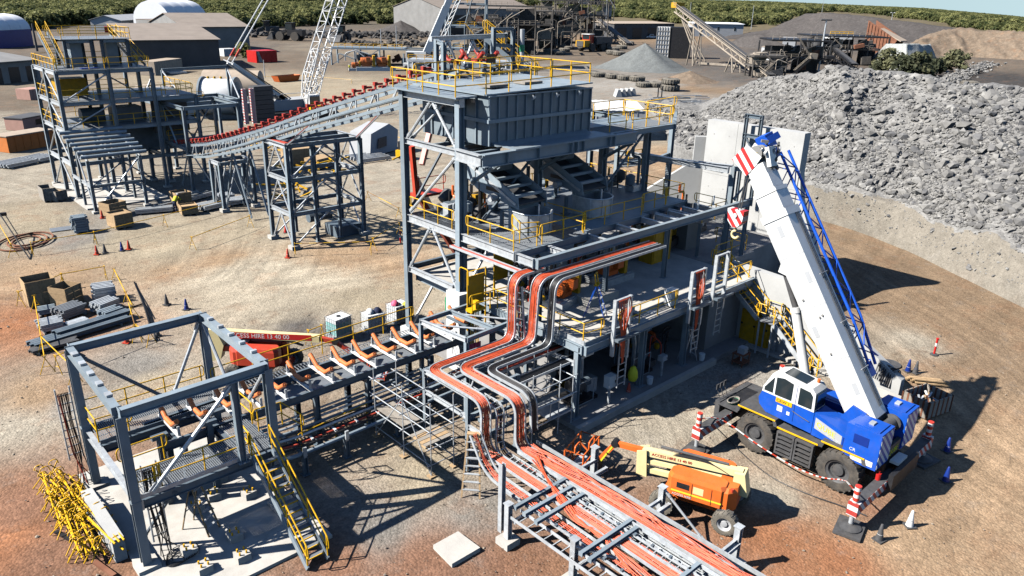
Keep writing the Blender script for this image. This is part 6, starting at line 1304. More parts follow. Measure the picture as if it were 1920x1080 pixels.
boom_lift('red boom lift with a long cream boom parked behind the near conveyor', (15.0, 35.2, 0), -2.36, 'orange_red', 'cream', True)
# ------------------------------------------------------------------ background conveyor and its trestles
Q = [(81, 3.9), (77.5, 4.5), (71.9, 5.45), (65.7, 6.9), (60.2, 8.3), (55.4, 9.65), (51.1, 10.9), (47.3, 11.85), (43.8, 12.8), (39.5, 13.9), (35.5, 14.95)]
def cz(y): return float(np.interp(-y, [-q[0] for q in Q], [q[1] for q in Q]))
t = T('conveyor', 'curved background belt conveyor with rows of red idlers climbing to the bin roof', 'conveyor', (28, 58, 0))
for x in (27.3, 28.9):
    mb = MB()
    ys = np.linspace(81, 35.5, 30)
    for a, b in zip(ys[:-1], ys[1:]): mb.bar((x, a, cz(a)), (x, b, cz(b)), .1, .22)
    t.p('stringer', mb, 'steel')
    mb = MB()
    for a, b in zip(ys[:-1], ys[1:]): mb.bar((x, a, cz(a)-1.15), (x, b, cz(b)-1.15), .12, .2)
    t.p('lower_chord', mb, 'steel')
    y = 80.0; k = 0
    while y > 36: 
        t.p('web_member', MB().bar((x, y, cz(y)-1.1), (x, y-.9 if k % 2 else y, cz(y-.9 if k % 2 else y)-.1), .07, .09), 'galv'); y -= 1.35; k += 1
rr_ = _mesh('roll', roll(.6, .075), 'roller_red'); rr_.polygons.foreach_set('use_smooth', [True]*len(rr_.polygons)); rr_.set_sharp_from_angle(angle=.7)
rb_ = _mesh('roll_bracket', MB().box(-.08, .08, -.05, .05, 0, .2).box(-.12, .12, -.11, .11, .2, .42), 'roller_red')
y = 80.0
while y > 36.5:
    z = cz(y)+.1
    f = t.p('idler_frame', MB().bar((27.3, y, z+.05), (28.9, y, z+.05), .1, .07), 'galv')
    t.inst('roll', rr_, (28.1, y, z+.18), f, (0, 0, math.pi/2)); t.inst('roll', rr_, (28.68, y, z+.40), f, (0, -.6, math.pi/2)); t.inst('roll', rr_, (27.52, y, z+.40), f, (0, .6, math.pi/2))
    t.inst('roll_bracket', rb_, (27.28, y, z+.12), f, (0, 0, math.pi/2))
    y -= .95 if y > 62 else 1.3
mb = MB(); ys = np.linspace(67, 36, 24)
for a, b in zip(ys[:-1], ys[1:]): mb.bar((26.3, a, cz(a)-1.0), (26.3, b, cz(b)-1.0), .5, .06).bar((26.05, a, cz(a)-.9), (26.05, b, cz(b)-.9), .04, .16)
t.p('walkway', mb, 'steel')
mb = MB(); ys = np.linspace(81, 62, 16)
for a, b in zip(ys[:-1], ys[1:]): mb.bar((26.7, a, cz(a)-.9), (26.7, b, cz(b)-.9), .35, .06)
t.p('walkway', mb, 'steel')
for x in (27.3, 28.9): t.brace((x, 66, 5.7), (x-.0, 68.6, .2), .1); t.brace((x, 66, 5.7), (x, 63.4, .2), .1)
def trestle(label, x0, x1, y0, y1, levels, cat='trestle', m='steel', pads=True):
    t = T('trestle', label, cat, ((x0+x1)/2, (y0+y1)/2, 0), 'conveyor trestles'); H = levels[-1]
    for x in (x0, x1):
        for y in (y0, y1):
            t.col(x, y, .2, H, .3, .3, m)
            if pads: t.p('base_block', MB().cbox((x, y, 0), .7, .7, .3), 'concrete')
    lo = .3
    for z in levels:
        for y in (y0, y1): t.beam((x0, y, z), (x1, y, z), .32, .2, m)
        for x in (x0, x1): t.beam((x, y0, z), (x, y1, z), .32, .2, 'galv')
        for y in (y0, y1): t.brace((x0+.2, y, lo), (x0+(x1-x0)*.5, y, z-.2), .07, 'galv'); t.brace((x1-.2, y, lo), (x0+(x1-x0)*.5, y, z-.2), .07, m)
        for x in (x0, x1): t.brace((x, y0+.2, lo), (x, (y0+y1)/2, z-.2), .07, 'galv'); t.brace((x, y1-.2, lo), (x, (y0+y1)/2, z-.2), .07, 'galv')
        lo = z+.2
    return t
t = trestle('tall grey steel trestle under the background conveyor', 26.3, 32.75, 53.6, 57.2, [2.75, 5.45, 8.1])
for x in (28.4, 30.5): t.col(x, 53.6, .2, 8.0, .22, .22); t.col(x, 57.2, .2, 8.0, .22, .22)
t.p('cable_tray', MB().box(26.1, 26.6, 53.4, 57.2, 8.28, 8.34), 'galv'); t.p('cable', MB().box(26.2, 26.5, 53.5, 57.2, 8.345, 8.40), 'cable_red'); t.p('cable_tray', MB().bar((26.4, 53.4, 8.3), (28.0, 51.6, 10.2), .5, .08), 'galv'); t.p('cable', MB().bar((26.4, 53.45, 8.38), (28.0, 51.65, 10.28), .3, .05), 'cable_red')
t.p('cable_tray', MB().bar((32.4, 53.4, 8.2), (33.8, 51.6, 10.4), .5, .08), 'galv'); t.p('cable', MB().bar((32.4, 53.45, 8.28), (33.8, 51.65, 10.48), .3, .05), 'cable_red'); t.p('drum', MB().tube((28.2, 54.6, 2.0), (30.2, 54.6, 2.0), .4, 14), 'steel_dark')
t.beam((26.4, 55.4, 8.1), (32.7, 55.4, 8.1), .3, .2); t.p('hopper', MB().cbox((31.6, 55.0, 0), 2.4, 2.0, .9), 'steel_dark')
trestle('low steel bent under the middle of the background conveyor', 26.6, 29.6, 67.5, 69.5, [4.4], pads=True)
t = T('portal_frame', 'grey steel portal frame around the foot of the background conveyor', 'steel frame', (30, 79, 0))
PC = ((27.1, 76.1), (32.6, 76.2), (27.1, 82.2), (32.6, 82.3))
for x, y in PC: t.col(x, y, 0, 8.3, .3, .3); t.p('base_block', MB().cbox((x, y, 0), .7, .7, .25), 'concrete')
for a, b in ((0, 1), (2, 3), (0, 2), (1, 3)): t.beam((*PC[a], 8.3), (*PC[b], 8.3), .34, .26); t.beam((*PC[a], 4.3), (*PC[b], 4.3), .3, .2)
t.brace((27.3, 82.2, 8), (30, 82.2, 4.5), .08); t.brace((32.4, 82.2, 8), (30, 82.2, 4.5), .08); t.brace((27.1, 76.4, 4), (27.1, 79, .3), .08, 'galv'); t.brace((27.1, 81.9, 8), (27.1, 79, 4.5), .08); t.rail([(27.4, 82.0, 4.4), (32.3, 82.0, 4.4)]); t.brace((27.3, 76.2, 4.2), (29.2, 76.2, .3), .08, 'galv')
t.grate(27.2, 29.0, 76.3, 82, 4.4, 'y', .2)
# second portal higher, further back
t = T('portal_frame', 'second grey portal frame behind, with yellow rails beside the white mill drum', 'steel frame', (33, 88, 0))
PC = ((28.5, 86.0), (37.0, 86.0), (28.5, 92.0), (37.0, 92.0))
for x, y in PC: t.col(x, y, 0, 7.4, .3, .3)
for a, b in ((0, 1), (2, 3), (0, 2), (1, 3)): t.beam((*PC[a], 7.4), (*PC[b], 7.4), .34, .26)
t.brace((28.5, 92, 7.4), (30.0, 92, 10.2), .1, 'galv'); t.col(31, 92, 7.4, 10.5, .25, .25); t.beam((31, 92, 10.5), (38.5, 92, 10.6), .3, .2); t.col(38.5, 92, 6, 10.5, .25, .25); t.brace((31, 92, 10.4), (31.5, 87, 7.5), .08, 'galv'); t.brace((38.5, 92, 10.4), (37.5, 87, 7.5), .08, 'galv'); t.rail([(28.6, 86.2, 7.6), (33.0, 86.2, 7.6)])
# ------------------------------------------------------------------ left steel tower
t = T('steel_tower', 'tall grey steel tower of open floors with yellow stairs and handrails at far left', 'steel tower', (22, 83, 0))
UX = (17.7, 22.1, 26.0, 30.0); VY = (80.2, 84.2, 88.4)
for i, x in enumerate(UX):
    for y in VY:
        h = 11.8 if x < 29 else 9.0
        t.col(x, y, 0, h, .32, .32); t.p('base_block', MB().cbox((x, y, 0), .7, .7, .2), 'concrete')
for z in (3.3, 6.4, 8.9, 11.7):
    for y in VY: t.beam((17.7, y, z), (30.0 if z < 9.5 else 26.0, y, z), .36, .22)
    for x in UX[:(4 if z < 9.5 else 3)]: t.beam((x, 80.2, z), (x, 88.4, z), .36, .22, 'galv' if x < 18 else 'steel')
    if z > 4:
        t.p('deck_plate', MB().box(17.9, 25.9 if z > 9.5 else 29.8, 80.4, 88.2, z+.19, z+.23), 'deck_lines')
        t.rail([(17.7, 88.2, z+.25), (17.7, 80.4, z+.25)], r=.03); t.rail([(17.9, 80.3, z+.25), (21.9, 80.3, z+.25)], r=.03); t.rail([(22.3, 80.3, z+.25), (25.8 if z > 9.5 else 29.7, 80.3, z+.25)], r=.03); t.rail([(18.0, 88.2, z+.25), (25.8, 88.2, z+.25)], r=.03)
lo = .3
for z in (3.3, 6.4, 8.9, 11.7):
    t.brace((17.7, 80.4, lo), (17.7, 84.1, z-.2), .08, 'galv'); t.brace((17.7, 88.2, lo), (17.7, 84.3, z-.2), .08, 'galv'); t.brace((17.9, 80.2, lo), (22.0, 80.2, z-.2), .07, 'galv' if lo > 1 else 'steel'); t.brace((25.8, 84.2, lo), (22.2, 84.2, z-.2), .07, 'steel'); lo = z+.2
t.p('bin_plate', MB().box(22.4, 29.8, 84.0, 84.1, 3.5, 6.2), 'steel_dark'); t.p('bin_plate', MB().box(26.2, 29.8, 82.4, 82.5, 5.2, 8.7), 'charcoal'); t.p('machine', MB().cbox((24, 83.5, 6.6), 2.6, 2, 1.4).tube((20, 84, 7.3), (22, 84, 7.3), .7, 14), 'steel_dark'); t.p('machine', MB().cbox((20, 86, 9.1), 2.6, 2, 1.6), 'yellow_dark'); t.p('machine', MB().cbox((27.6, 83.5, 6.6), 1.6, 1.5, 1.2), 'cont_tan')
# upper towers and stairs
for x0, x1 in ((19.3, 21.6), (22.5, 24.8)):
    for x in (x0, x1):
        for y in (82.2, 85.4): t.col(x, y, 11.8, 14.4, .28, .28, 'steel_dark')
    t.beam((x0, 82.2, 14.3), (x1, 82.2, 14.3), .3, .2); t.beam((x0, 85.4, 14.3), (x1, 85.4, 14.3), .3, .2)
    t.p('chute', MB().cbox(((x0+x1)/2, 83.8, 11.95), 1.0, 1.2, 2.2), 'steel')
t.p('deck_plate', MB().box(19.0, 25.2, 82.0, 87.6, 14.46, 14.5), 'deck_lines'); t.rail([(19.1, 82.1, 14.5), (25.1, 82.1, 14.5), (25.1, 87.5, 14.5)], r=.03); t.rail([(25.1, 87.5, 14.5), (19.1, 87.5, 14.5)], r=.03)
t.stair((18.6, 82.0, 11.95), (18.6, 86.4, 14.9), .8, 12); t.stair((25.7, 81.8, 11.95), (24.9, 86.4, 14.6), .8, 12)
t.p('paint_panel', MB().box(20.0, 21.6, 80.6, 81.4, 11.95, 12.0), 'navy')
t.rail([(25.9, 80.6, 9.2), (29.8, 80.6, 9.2), (29.8, 88, 9.2)], r=.03)
# lean-to of round purlins at the tower foot
t = T('purlin_frame', 'lean-to of seven round grey roof purlins at the foot of the left tower', 'steel frame', (20, 77, 0))
for x in (17.5, 21.9):
    t.col(x, 74.0, 0, 4.7, .26, .26); t.p('base_block', MB().cbox((x, 74, 0), .6, .6, .2), 'concrete'); t.col(x, 77.2, 0, 5.3, .2, .2)
    t.p('rafter', MB().ib((x, 73.8, 4.85), (x, 80.0, 6.2), .25, .2), 'galv')
t.p('rafter', MB().ib((19.7, 73.8, 4.85), (19.7, 80.0, 6.2), .2, .16), 'galv')
for k in range(7): y = 73.9+k*1.0; t.p('purlin', MB().tube((17.0, y, 5.1+.218*(y-73.9)), (22.5, y, 5.1+.218*(y-73.9)), .17, 10), 'steel', smooth=True)
t.beam((17.5, 74, 2.4), (21.9, 74, 2.4), .26, .16); t.beam((17.5, 74, 2.4), (17.5, 80, 2.4), .26, .16, 'galv'); t.brace((17.6, 74, .2), (21.7, 74, 4.5), .07, 'galv'); t.brace((17.5, 74.2, .3), (17.5, 77, 4.9), .07, 'galv'); t.p('inner_post', MB().ib((19.7, 77, 0), (19.7, 77, 5.3), .2, .2), 'steel')
t = T('tower_slab', 'pale concrete slab under the left tower', 'concrete slab', (19, 82, 0)); t.p('slab', MB().box(17.2, 24.5, 75.6, 88.0, -.05, .12), 'concrete')
# clutter under the bin roof: conveyor head and posts standing behind the roof rail
t = T('head_station', 'conveyor head frames with orange idlers standing behind the roof handrail', 'conveyor head', (28, 36, 14.5))
for x, y, h in ((26.8, 34.7, 16.6), (27.3, 36.0, 16.7), (31.6, 36.0, 17.3), (33.0, 35.8, 17.2), (32.6, 37.2, 16.9)): t.col(x, y, 12.0, h, .22, .22, 'steel')
t.beam((26.8, 34.7, 16.5), (27.3, 36, 16.6), .2, .16); t.beam((31.6, 36, 16.3), (33, 35.8, 16.2), .2, .16); t.beam((31.6, 36, 17.2), (33, 35.8, 17.2), .18, .14)
for x in (28.2, 29.6, 30.7): t.p('idler_frame', MB().bar((x, 34.4, 15.2), (x, 36.4, 15.2), .3, .18).tube((x, 34.5, 15.1), (x+.3, 34.3, 14.6), .08), 'steel_dark'); t.p('roll', MB().tube((x, 35.2, 15.5), (x, 36.0, 15.5), .13, 10).tube((x, 36.05, 15.5), (x, 36.6, 16.0), .13, 10).tube((x, 35.15, 15.5), (x, 34.6, 16.0), .13, 10), 'roller_red', smooth=True)
for a, b in (((27.5, 36.4, 14.9), (28.4, 36.4, 16.6)), ((28.4, 36.4, 16.6), (29.3, 36.4, 14.9)), ((29.5, 36.4, 14.9), (30.3, 36.4, 16.5)), ((30.3, 36.4, 16.5), (31.2, 36.4, 14.9))): t.brace(a, b, .07, 'galv')
t.beam((27.2, 36.4, 16.7), (33, 36.4, 16.8), .25, .2, 'galv'); t.p('screen_box', MB().box(29.9, 30.5, 34.6, 34.7, 15.4, 15.9), 'black'); t.p('pipe', MB().tube((33.4, 35.4, 14.6), (33.4, 35.4, 17.2), .14, 10), 'clad_pale'); t.p('pipe_joint', MB().tube((33.4, 35.4, 15.9), (33.4, 35.4, 16.3), .16, 10), 'green')
t.stair((34.3, 35.0, 14.2), (32.4, 37.6, 16.6), .7, 10); t.p('support_beam', MB().box(25.0, 34, 34.5, 34.8, 12.3, 12.6), 'steel'); 
# ------------------------------------------------------------------ the yard behind
def zpix(p, py):
    """height above ground point p that shows at photo row py"""
    zs = np.linspace(0, 60, 1201); y = project(np.stack([np.full_like(zs, p.x), np.full_like(zs, p.y), zs], 1))[1]
    return float(zs[np.argmin(abs(y-py))])
def basis(a, b):
    d = (b-a); L = d.length; d = d/L; n = Vector((-d.y, d.x, 0))
    if n.dot(Vector((a.x, a.y, 0))) < 0: n = -n
    return d, n, L
def shed(name, label, pa, pb, h, depth, rise=1.5, wall='clad_grey', roof='roof_brown', kind='gable', doors=0, group=None, cat='shed', windows=0, wcol=None):
    a, b = G(*pa), G(*pb); d, n, L = basis(a, b); t = T(name, label, cat, tuple(a), group)
    P = lambda s, k, z: a+d*s+n*k+Z*z
    t.p('wall', MB().prism([P(0, 0, -.2), P(L, 0, -.2), P(L, 0, h), P(0, 0, h)], n*.2), wall)
    t.p('wall', MB().prism([P(0, depth-.2, -.2), P(L, depth-.2, -.2), P(L, depth-.2, h), P(0, depth-.2, h)], n*.2), wall)
    for s in (0, L-.2):
        if kind == 'gable': poly = [P(s, .21, -.2), P(s, depth-.21, -.2), P(s, depth-.21, h), P(s, depth/2, h+rise), P(s, .21, h)]
        else: poly = [P(s, .21, -.2), P(s, depth-.21, -.2), P(s, depth-.21, h), P(s, .21, h)]
        t.p('end_wall', MB().prism(poly, d*.2), wall)
    if kind == 'gable':
        for k0, k1 in ((-.6, depth/2), (depth+.6, depth/2)):
            rf = t.p('roof', MB().prism([P(-.5, k0, h-.1), P(L+.5, k0, h-.1), P(L+.5, k1, h+rise+.1), P(-.5, k1, h+rise+.1)], Z*.15), roof)
    elif kind == 'mono':
        t.p('roof', MB().prism([P(-.5, -.6, h+.02), P(L+.5, -.6, h+.02), P(L+.5, depth+.6, h+rise), P(-.5, depth+.6, h+rise)], Z*.15), roof)
        t.p('upper_wall', MB().prism([P(0, depth-.1, h), P(L, depth-.1, h), P(L, depth-.1, h+rise), P(0, depth-.1, h+rise)], n*.1), wall)
    else:
        N = 14; prof = [(depth/2*(1-math.cos(math.pi*i/N)), rise*math.sin(math.pi*i/N)) for i in range(N+1)]
        nb = 4
        for q in range(nb):
            mb = MB(); vs = [P(L*q/nb+.05, k, h+z) for k, z in prof]+[P(L*(q+.5)/nb, k, h+z*1.06) for k, z in prof]+[P(L*(q+1)/nb-.05, k, h+z) for k, z in prof]; m_ = N+1
            fs = []
            for r in range(2):
                for i in range(N): fs.append((r*m_+i, r*m_+i+1, (r+1)*m_+i+1, (r+1)*m_+i))
            fs += [tuple(range(m_)), tuple(range(2*m_, 3*m_))]; mb.add(vs, fs); t.p('roof_bay', mb, roof, smooth=True)
    for k in range(doors):
        s = L*(k+.5)/doors; t.p('door', MB().prism([P(s-L/doors*.3, -.06, 0), P(s+L/doors*.3, -.06, 0), P(s+L/doors*.3, -.06, h*.75), P(s-L/doors*.3, -.06, h*.75)], n*.05), wcol or 'black')
    for k in range(windows):
        s = L*(k+.5)/windows; f = t.p('window', MB().prism([P(s-.7, -.07, h*.45), P(s+.7, -.07, h*.45), P(s+.7, -.07, h*.8), P(s-.7, -.07, h*.8)], n*.06), 'white'); t.p('pane', MB().prism([P(s-.6, -.09, h*.48), P(s+.6, -.09, h*.48), P(s+.6, -.09, h*.77), P(s-.6, -.09, h*.77)], n*.015), 'glass', f)
    return t
def box_unit(name, label, pa, pb, py, depth, m, cat='shipping container', group=None, ribs=True, top=None):
    a, b = G(*pa), G(*pb); d, n, L = basis(a, b); h = zpix(a, py); t = T(name, label, cat, tuple(a), group); P = lambda s, k, z: a+d*s+n*k+Z*z
    t.p('shell', MB().prism([P(0, 0, 0), P(L, 0, 0), P(L, depth, 0), P(0, depth, 0)], Z*h), m)
    if top: t.p('roof', MB().prism([P(-.1, -.1, h+.01), P(L+.1, -.1, h+.01), P(L+.1, depth+.1, h+.01), P(-.1, depth+.1, h+.01)], Z*.12), top)
    if ribs:
        rm = _mesh('rib', MB().prism([d*-.06, d*.06, d*.06-n*.05, d*-.06-n*.05], Z*(h-.2)), m); k = max(4, int(L/1.0))
        for i in range(k+1): t.inst('rib', rm, P(L*i/k, -.001, .1))
    return t, P, L, h
shed('long_shed', 'long dark clad shed with a low brown roof behind the left tower', (243, 132), (415, 127), 7.0, 26, 3.0, 'clad_dark', 'roof_brown', 'mono')
shed('workshop', 'grey walled workshop with a brown gable roof behind the long dark shed', (352, 100), (470, 97), 8.0, 40, 3.5, 'clad_grey', 'roof_brown', 'gable')
t, P, L, h = box_unit('plant_house', 'tall grey block with a dark flat roof in front of the white dome tent', (297, 82), (346, 80), 38, 12, 'clad_grey', 'building', None, False, 'roof_brown'); t.p('lamp', MB().cbox(P(L*.75, -.3, h*.75), .8, .4, .8), 'tent'); t.p('side_tank', MB().cbox(P(-3, 3, 0), 4, 4, h*.55), 'clad_pale')
shed('dome_tent', 'white fabric dome shelter behind the grey block, right of the other tent', (322, 62), (392, 58), 5, 20, 9, 'tent', 'tent', 'dome', cat='tent')
shed('dome_tent', 'white fabric dome shelter standing on dark blue containers at the far left', (-12, 92), (64, 86), 5.5, 14, 4.6, 'navy', 'tent', 'dome', cat='tent', group=None)
shed('pale_shed', 'small pale blue roofed shed between the bush and the yard', (229, 60), (282, 55), 5.0, 14, 2.0, 'clad_pale', 'clad_pale', 'gable', doors=2, wcol='clad_grey')
shed('white_roof_shed', 'white roofed shed standing alone among the trees', (168, 20), (206, 17), 3, 10, 2.5, 'clad_pale', 'tent', 'gable')
shed('storage_shed', 'low grey storage shed with dark openings at the left edge', (-20, 160), (78, 150), 4.2, 12, 1.2, 'clad_grey', 'clad_grey', 'mono', doors=3, wcol='black')  # no real doors: black panels paint the dark of the openings
shed('main_shed', 'large brown roofed shed behind the old plant', (828, 66), (1000, 62), 13, 40, 5, 'clad_grey', 'roof_brown', 'gable', doors=3, wcol='black')
shed('carport', 'long open fronted flat roofed carport behind the tyre row', (1150, 74), (1262, 72), 7.5, 16, .6, 'clad_dark', 'cont_tan', 'mono', doors=4, wcol='black')  # shade inside the open bays is painted as black door panels
shed('site_office', 'white roofed office building behind the inclined conveyor', (1298, 68), (1392, 70), 7, 14, .5, 'clad_pale', 'tent', 'mono', doors=0, windows=3)
t, P, L, h = box_unit('container', 'orange shipping container near the left edge', (18, 287), (104, 272), 258, 2.6, 'cont_orange', top='cont_tan'); t.p('label_plate', MB().prism([P(L*.78, -.07, h*.45), P(L*.88, -.07, h*.45), P(L*.88, -.07, h*.7), P(L*.78, -.07, h*.7)], Vector((0, 0, .001))), 'white')
t, P, L, h = box_unit('site_hut', 'small pink walled hut with a dark roof behind the orange container', (46, 246), (96, 236), 224, 3.0, 'cont_pink', 'hut', None, False, 'clad_dark'); t.p('window', MB().prism([P(L*.45, -.06, h*.35), P(L*.68, -.06, h*.35), P(L*.68, -.06, h*.8), P(L*.45, -.06, h*.8)], Vector((0, 0, .001))), 'black')
box_unit('container', 'brown container on the track at the left edge, behind the pink hut', (58, 188), (86, 184), 168, 3, 'cont_pink', group='containers in the yard')
box_unit('container', 'tan container in front of the long dark shed', (292, 142), (343, 134), 116, 4, 'cont_tan', group='containers in the yard')
box_unit('container', 'small green and white container beside the tan one', (256, 132), (276, 130), 119, 3, 'clad_pale', group='containers in the yard')
t, P, L, h = box_unit('container', 'bright red container with a white diagonal band beyond the crawler crane', (482, 118), (520, 116), 96, 5, 'red', group='containers in the yard'); t.p('white_band', MB().prism([P(L*.1, -.07, .1), P(L*.3, -.07, .1), P(L*.12, -.07, h-.1), P(-.05+L*.02, -.07, h-.1)], Vector((0, 0, .001))), 'white')
box_unit('container', 'white container with a dark cab opening right of the long shed', (421, 106), (444, 105), 92, 4, 'white', group='containers in the yard')
box_unit('container', 'small red container at the bush edge left of the pale shed', (197, 61), (211, 61), 50, 4, 'red', group='containers in the yard')
box_unit('container', 'small white container at the bush edge beside the red one', (212, 61), (226, 61), 50, 4, 'white', group='containers in the yard')
box_unit('container', 'orange red container high behind the old plant', (1014, 46), (1026, 46), 34, 5, 'orange_red', group='containers in the yard')
# ribbed white roofed switch room just behind the bin
t, P, L, h = box_unit('switch_room', 'white container building with a ribbed roof behind the high yellow rails', (1116, 262), (1206, 264), 207, 6.2, 'clad_pale', 'switch room', None, True)
for k in range(16): t.p('roof_sheet', MB().prism([P(L*k/16+.01, -.1, h+.02+.04*(k % 2)), P(L*(k+1)/16-.01, -.1, h+.02+.04*(k % 2)), P(L*(k+1)/16-.01, 9.0, h+.32+.04*(k % 2)), P(L*k/16+.01, 9.0, h+.32+.04*(k % 2))], Z*.05), 'white')
# tyres and concrete blocks
tm = MB().lathe((0, 0, 0), [(.5, .2), (.55, 0), (1.0, .03), (1.2, .15), (1.25, .4), (1.2, .68), (1.0, .8), (.55, .83), (.5, .6), (.5, .2)], 20, caps=False)
for k in range(20): a = 2*math.pi*k/20; tm.bar((1.22*math.cos(a), 1.22*math.sin(a), .1), (1.22*math.cos(a+.1), 1.22*math.sin(a+.1), .7), .12, .08)
tme = _mesh('tyre', tm, 'tyre_pale'); tme.polygons.foreach_set('use_smooth', [True]*len(tme.polygons)); tme.set_sharp_from_angle(angle=.6)
def tyre(px, py, s, label, z=0, red=False):
    o = bpy.data.objects.new('tyre', tme); COL.objects.link(o); o.location = G(px, py)+Z*z; o.scale = (s, s, s); o.rotation_euler = (0, 0, rng.uniform(0, 6))
    o['label'] = label; o['category'] = 'tyre'; o['group'] = 'old haul truck tyres laid out in rows'
for i, (px, py, s) in enumerate([(1122, 144, 1.5), (1148, 147, 1.5), (1170, 150, 1.5), (1194, 152, 1.6), (1206, 163, 1.4), (1229, 163, 1.4), (1040, 100, 1.6), (1050, 103, 1.6), (1058, 97, 1.7), (1066, 93, 1.7), (1046, 90, 1.7), (1150, 96, 1.9), (1160, 104, 1.9), (1148, 102, 1.9), (1178, 84, 2), (1165, 92, 1.9)]): tyre(px, py, s, ['first tyre from the left in the row lying behind the bin', 'second tyre from the left in the row behind the bin', 'third tyre from the left in the row behind the bin', 'fourth tyre from the left in the row behind the bin', 'left tyre of the nearer pair beside the double stack', 'right tyre of the nearer pair beside the double stack'][i] if i < 6 else ('old tyre in the line left of the haul truck' if i < 11 else 'old tyre in the heap right of the haul truck'))
tyre(1256, 170, 1.7, 'double stacked large tyre beside the brown haul track, lower one'); tyre(1256, 170, 1.6, 'upper tyre of the double stack beside the brown haul track', 1.45)
tyre(1817, 162, 1.7, 'single large tyre lying at the crest of the ore pile by the dark yard')
for i in range(4):
    a = G(1158+i*9, 181-i*.8); t = T('barrier_block', ('leftmost', 'second', 'third', 'rightmost')[i]+' pale concrete barrier block of the row of four behind the bin', 'barrier block', tuple(a), 'concrete barrier blocks', AZ*0-.6)
    t.p('block', MB().prism([(-.7, -1.1, 0), (.7, -1.1, 0), (.25, -1.1, 1.5), (-.25, -1.1, 1.5)], (0, 2.2, 0)), 'concrete_wall')
# steel lengths heaped beyond the switch room
t = T('steel_heap', 'heap of galvanised steel lengths lying beyond the white switch room', 'steel heap', tuple(G(1260, 195)))
for k in range(46):
    p = G(1215+rng.uniform(0, 90), 182+rng.uniform(0, 26)); a = rng.uniform(-.9, -.2); L_ = rng.uniform(2, 7); z_ = rng.uniform(.05, .6)
    t.p('length', MB().bar(p+Z*z_, p+Vector((math.cos(a)*L_, math.sin(a)*L_, z_)), .18, .15), 'galv' if k % 3 else 'steel_dark')
t.p('post', MB().tube(G(1233, 186), G(1233, 186)+Z*2.4, .12, 8), 'black'); t.p('post', MB().tube(G(1240, 186), G(1240, 186)+Z*2.6, .12, 8), 'black')
# mill drums
t = T('mill_drum', 'large white mill drum lying on its cradle behind the conveyor foot', 'mill drum', tuple(G(425, 222)))
c = G(418, 222); d = Vector((.75, -.66, 0)); a0 = c+Z*3.4-d*2.6
t.p('shell', MB().lathe(a0, [(2.7, 0), (2.75, .1), (2.75, 5.2), (2.7, 5.3)], 36, d), 'white', smooth=True)
for h_ in (0.0, 5.1): t.p('flange', MB().lathe(a0+d*h_, [(2.2, -.05), (3.05, -.05), (3.05, .25), (2.2, .25)], 36, d), 'steel', smooth=True)
t.p('end_plate', MB().lathe(a0+d*5.4, [(2.3, 0), (1.2, .3), (.9, .9), (.02, .9)], 28, d), 'steel_dark', smooth=True); t.p('cradle', MB().cbox(c-d*1.4, 3.0, 1.2, .9, -.7).cbox(c+d*1.6, 3.0, 1.2, .9, -.7), 'steel_dark')
for k in range(4): t.p('lifting_lug', MB().cbox(a0+d*(1+k)+Z*2.72, .3, .2, .35), 'yellow')
t = T('mill_drum', 'cream mill shell section with an open end behind the white drum', 'mill drum', tuple(G(440, 190)))
c = G(455, 190); t.p('shell', MB().lathe(c+Z*2.8-Vector((5, -4, 0)), [(2.6, 0), (2.75, .05), (2.75, 10), (2.6, 10.1)], 32, (.78, -.62, 0)), 'cont_tan', smooth=True); t.p('lining', MB().lathe(c+Z*2.8-Vector((5, -4, 0)), [(2.2, -.02), (2.58, -.02), (2.58, .4), (2.2, .4)], 32, (.78, -.62, 0)), 'yellow_dark')
t = T('mill_drum', 'white curved mill head lying behind the second portal frame', 'mill drum', tuple(G(330, 215))); t.p('shell', MB().lathe(G(333, 215)+Z*.2, [(3.2, 0), (3.1, 1.4), (2.2, 2.6), (.9, 3.2), (.02, 3.3)], 28), 'white', smooth=True)
t = T('mill_girth_gear', 'pale steel mill ring lying beside the left tower', 'mill ring', tuple(G(300, 185))); t.p('ring', MB().lathe(G(292, 180)+Z*.3, [(2.4, 0), (3.4, 0), (3.4, 1.6), (2.4, 1.6)], 30), 'cont_tan', smooth=True)
# ------------------------------------------------------------------ crawler crane with white lattice boom
base = Vector((60.5, 117, 0))
t = T('crawler_crane', 'white crawler crane with a tall lattice boom leaning to the right', 'crawler crane', tuple(base))
def lattice(t, p, q, w0, w1, n, m, r=.1, taper=.12, name='boom'):
    p, q = Vector(p), Vector(q); d = (q-p).normalized(); L = (q-p).length; yv = Vector((0, 1, 0)); nv = d.cross(yv).normalized()
    def pt(s, a, b):
        f = s/L; w_ = w0+(w1-w0)*min(1, f/taper) if taper else w0+(w1-w0)*f
        return p+d*s+yv*(a*w_/2)+nv*(b*w_/2)
    for a in (-1, 1):
        for b in (-1, 1):
            mb = MB(); ss = [0, L*taper, L] if taper else [0, L]; mb.path([pt(s, a, b) for s in ss], r, 6); t.p(name+'_chord', mb, m, smooth=True)
    for i in range(n):
        s0, s1 = L*i/n, L*(i+1)/n; fl = 1 if i % 2 else -1
        for b in (-1, 1): t.p(name+'_lacing', MB().tube(pt(s0, fl, b), pt(s1, -fl, b), r*.55, 5).tube(pt(s1, -1, b), pt(s1, 1, b), r*.5, 5), m)
        for a in (-1, 1): t.p(name+'_lacing', MB().tube(pt(s0, a, fl), pt(s1, a, -fl), r*.55, 5), m)
lattice(t, (61.0, 116.5, 1.8), (76.5, 117, 36), .7, 2.3, 22, 'white', .11)
lattice(t, (60.6, 114.6, 1.6), (64.2, 115.6, 10.2), .6, 1.9, 7, 'white', .08, .2, 'jib')
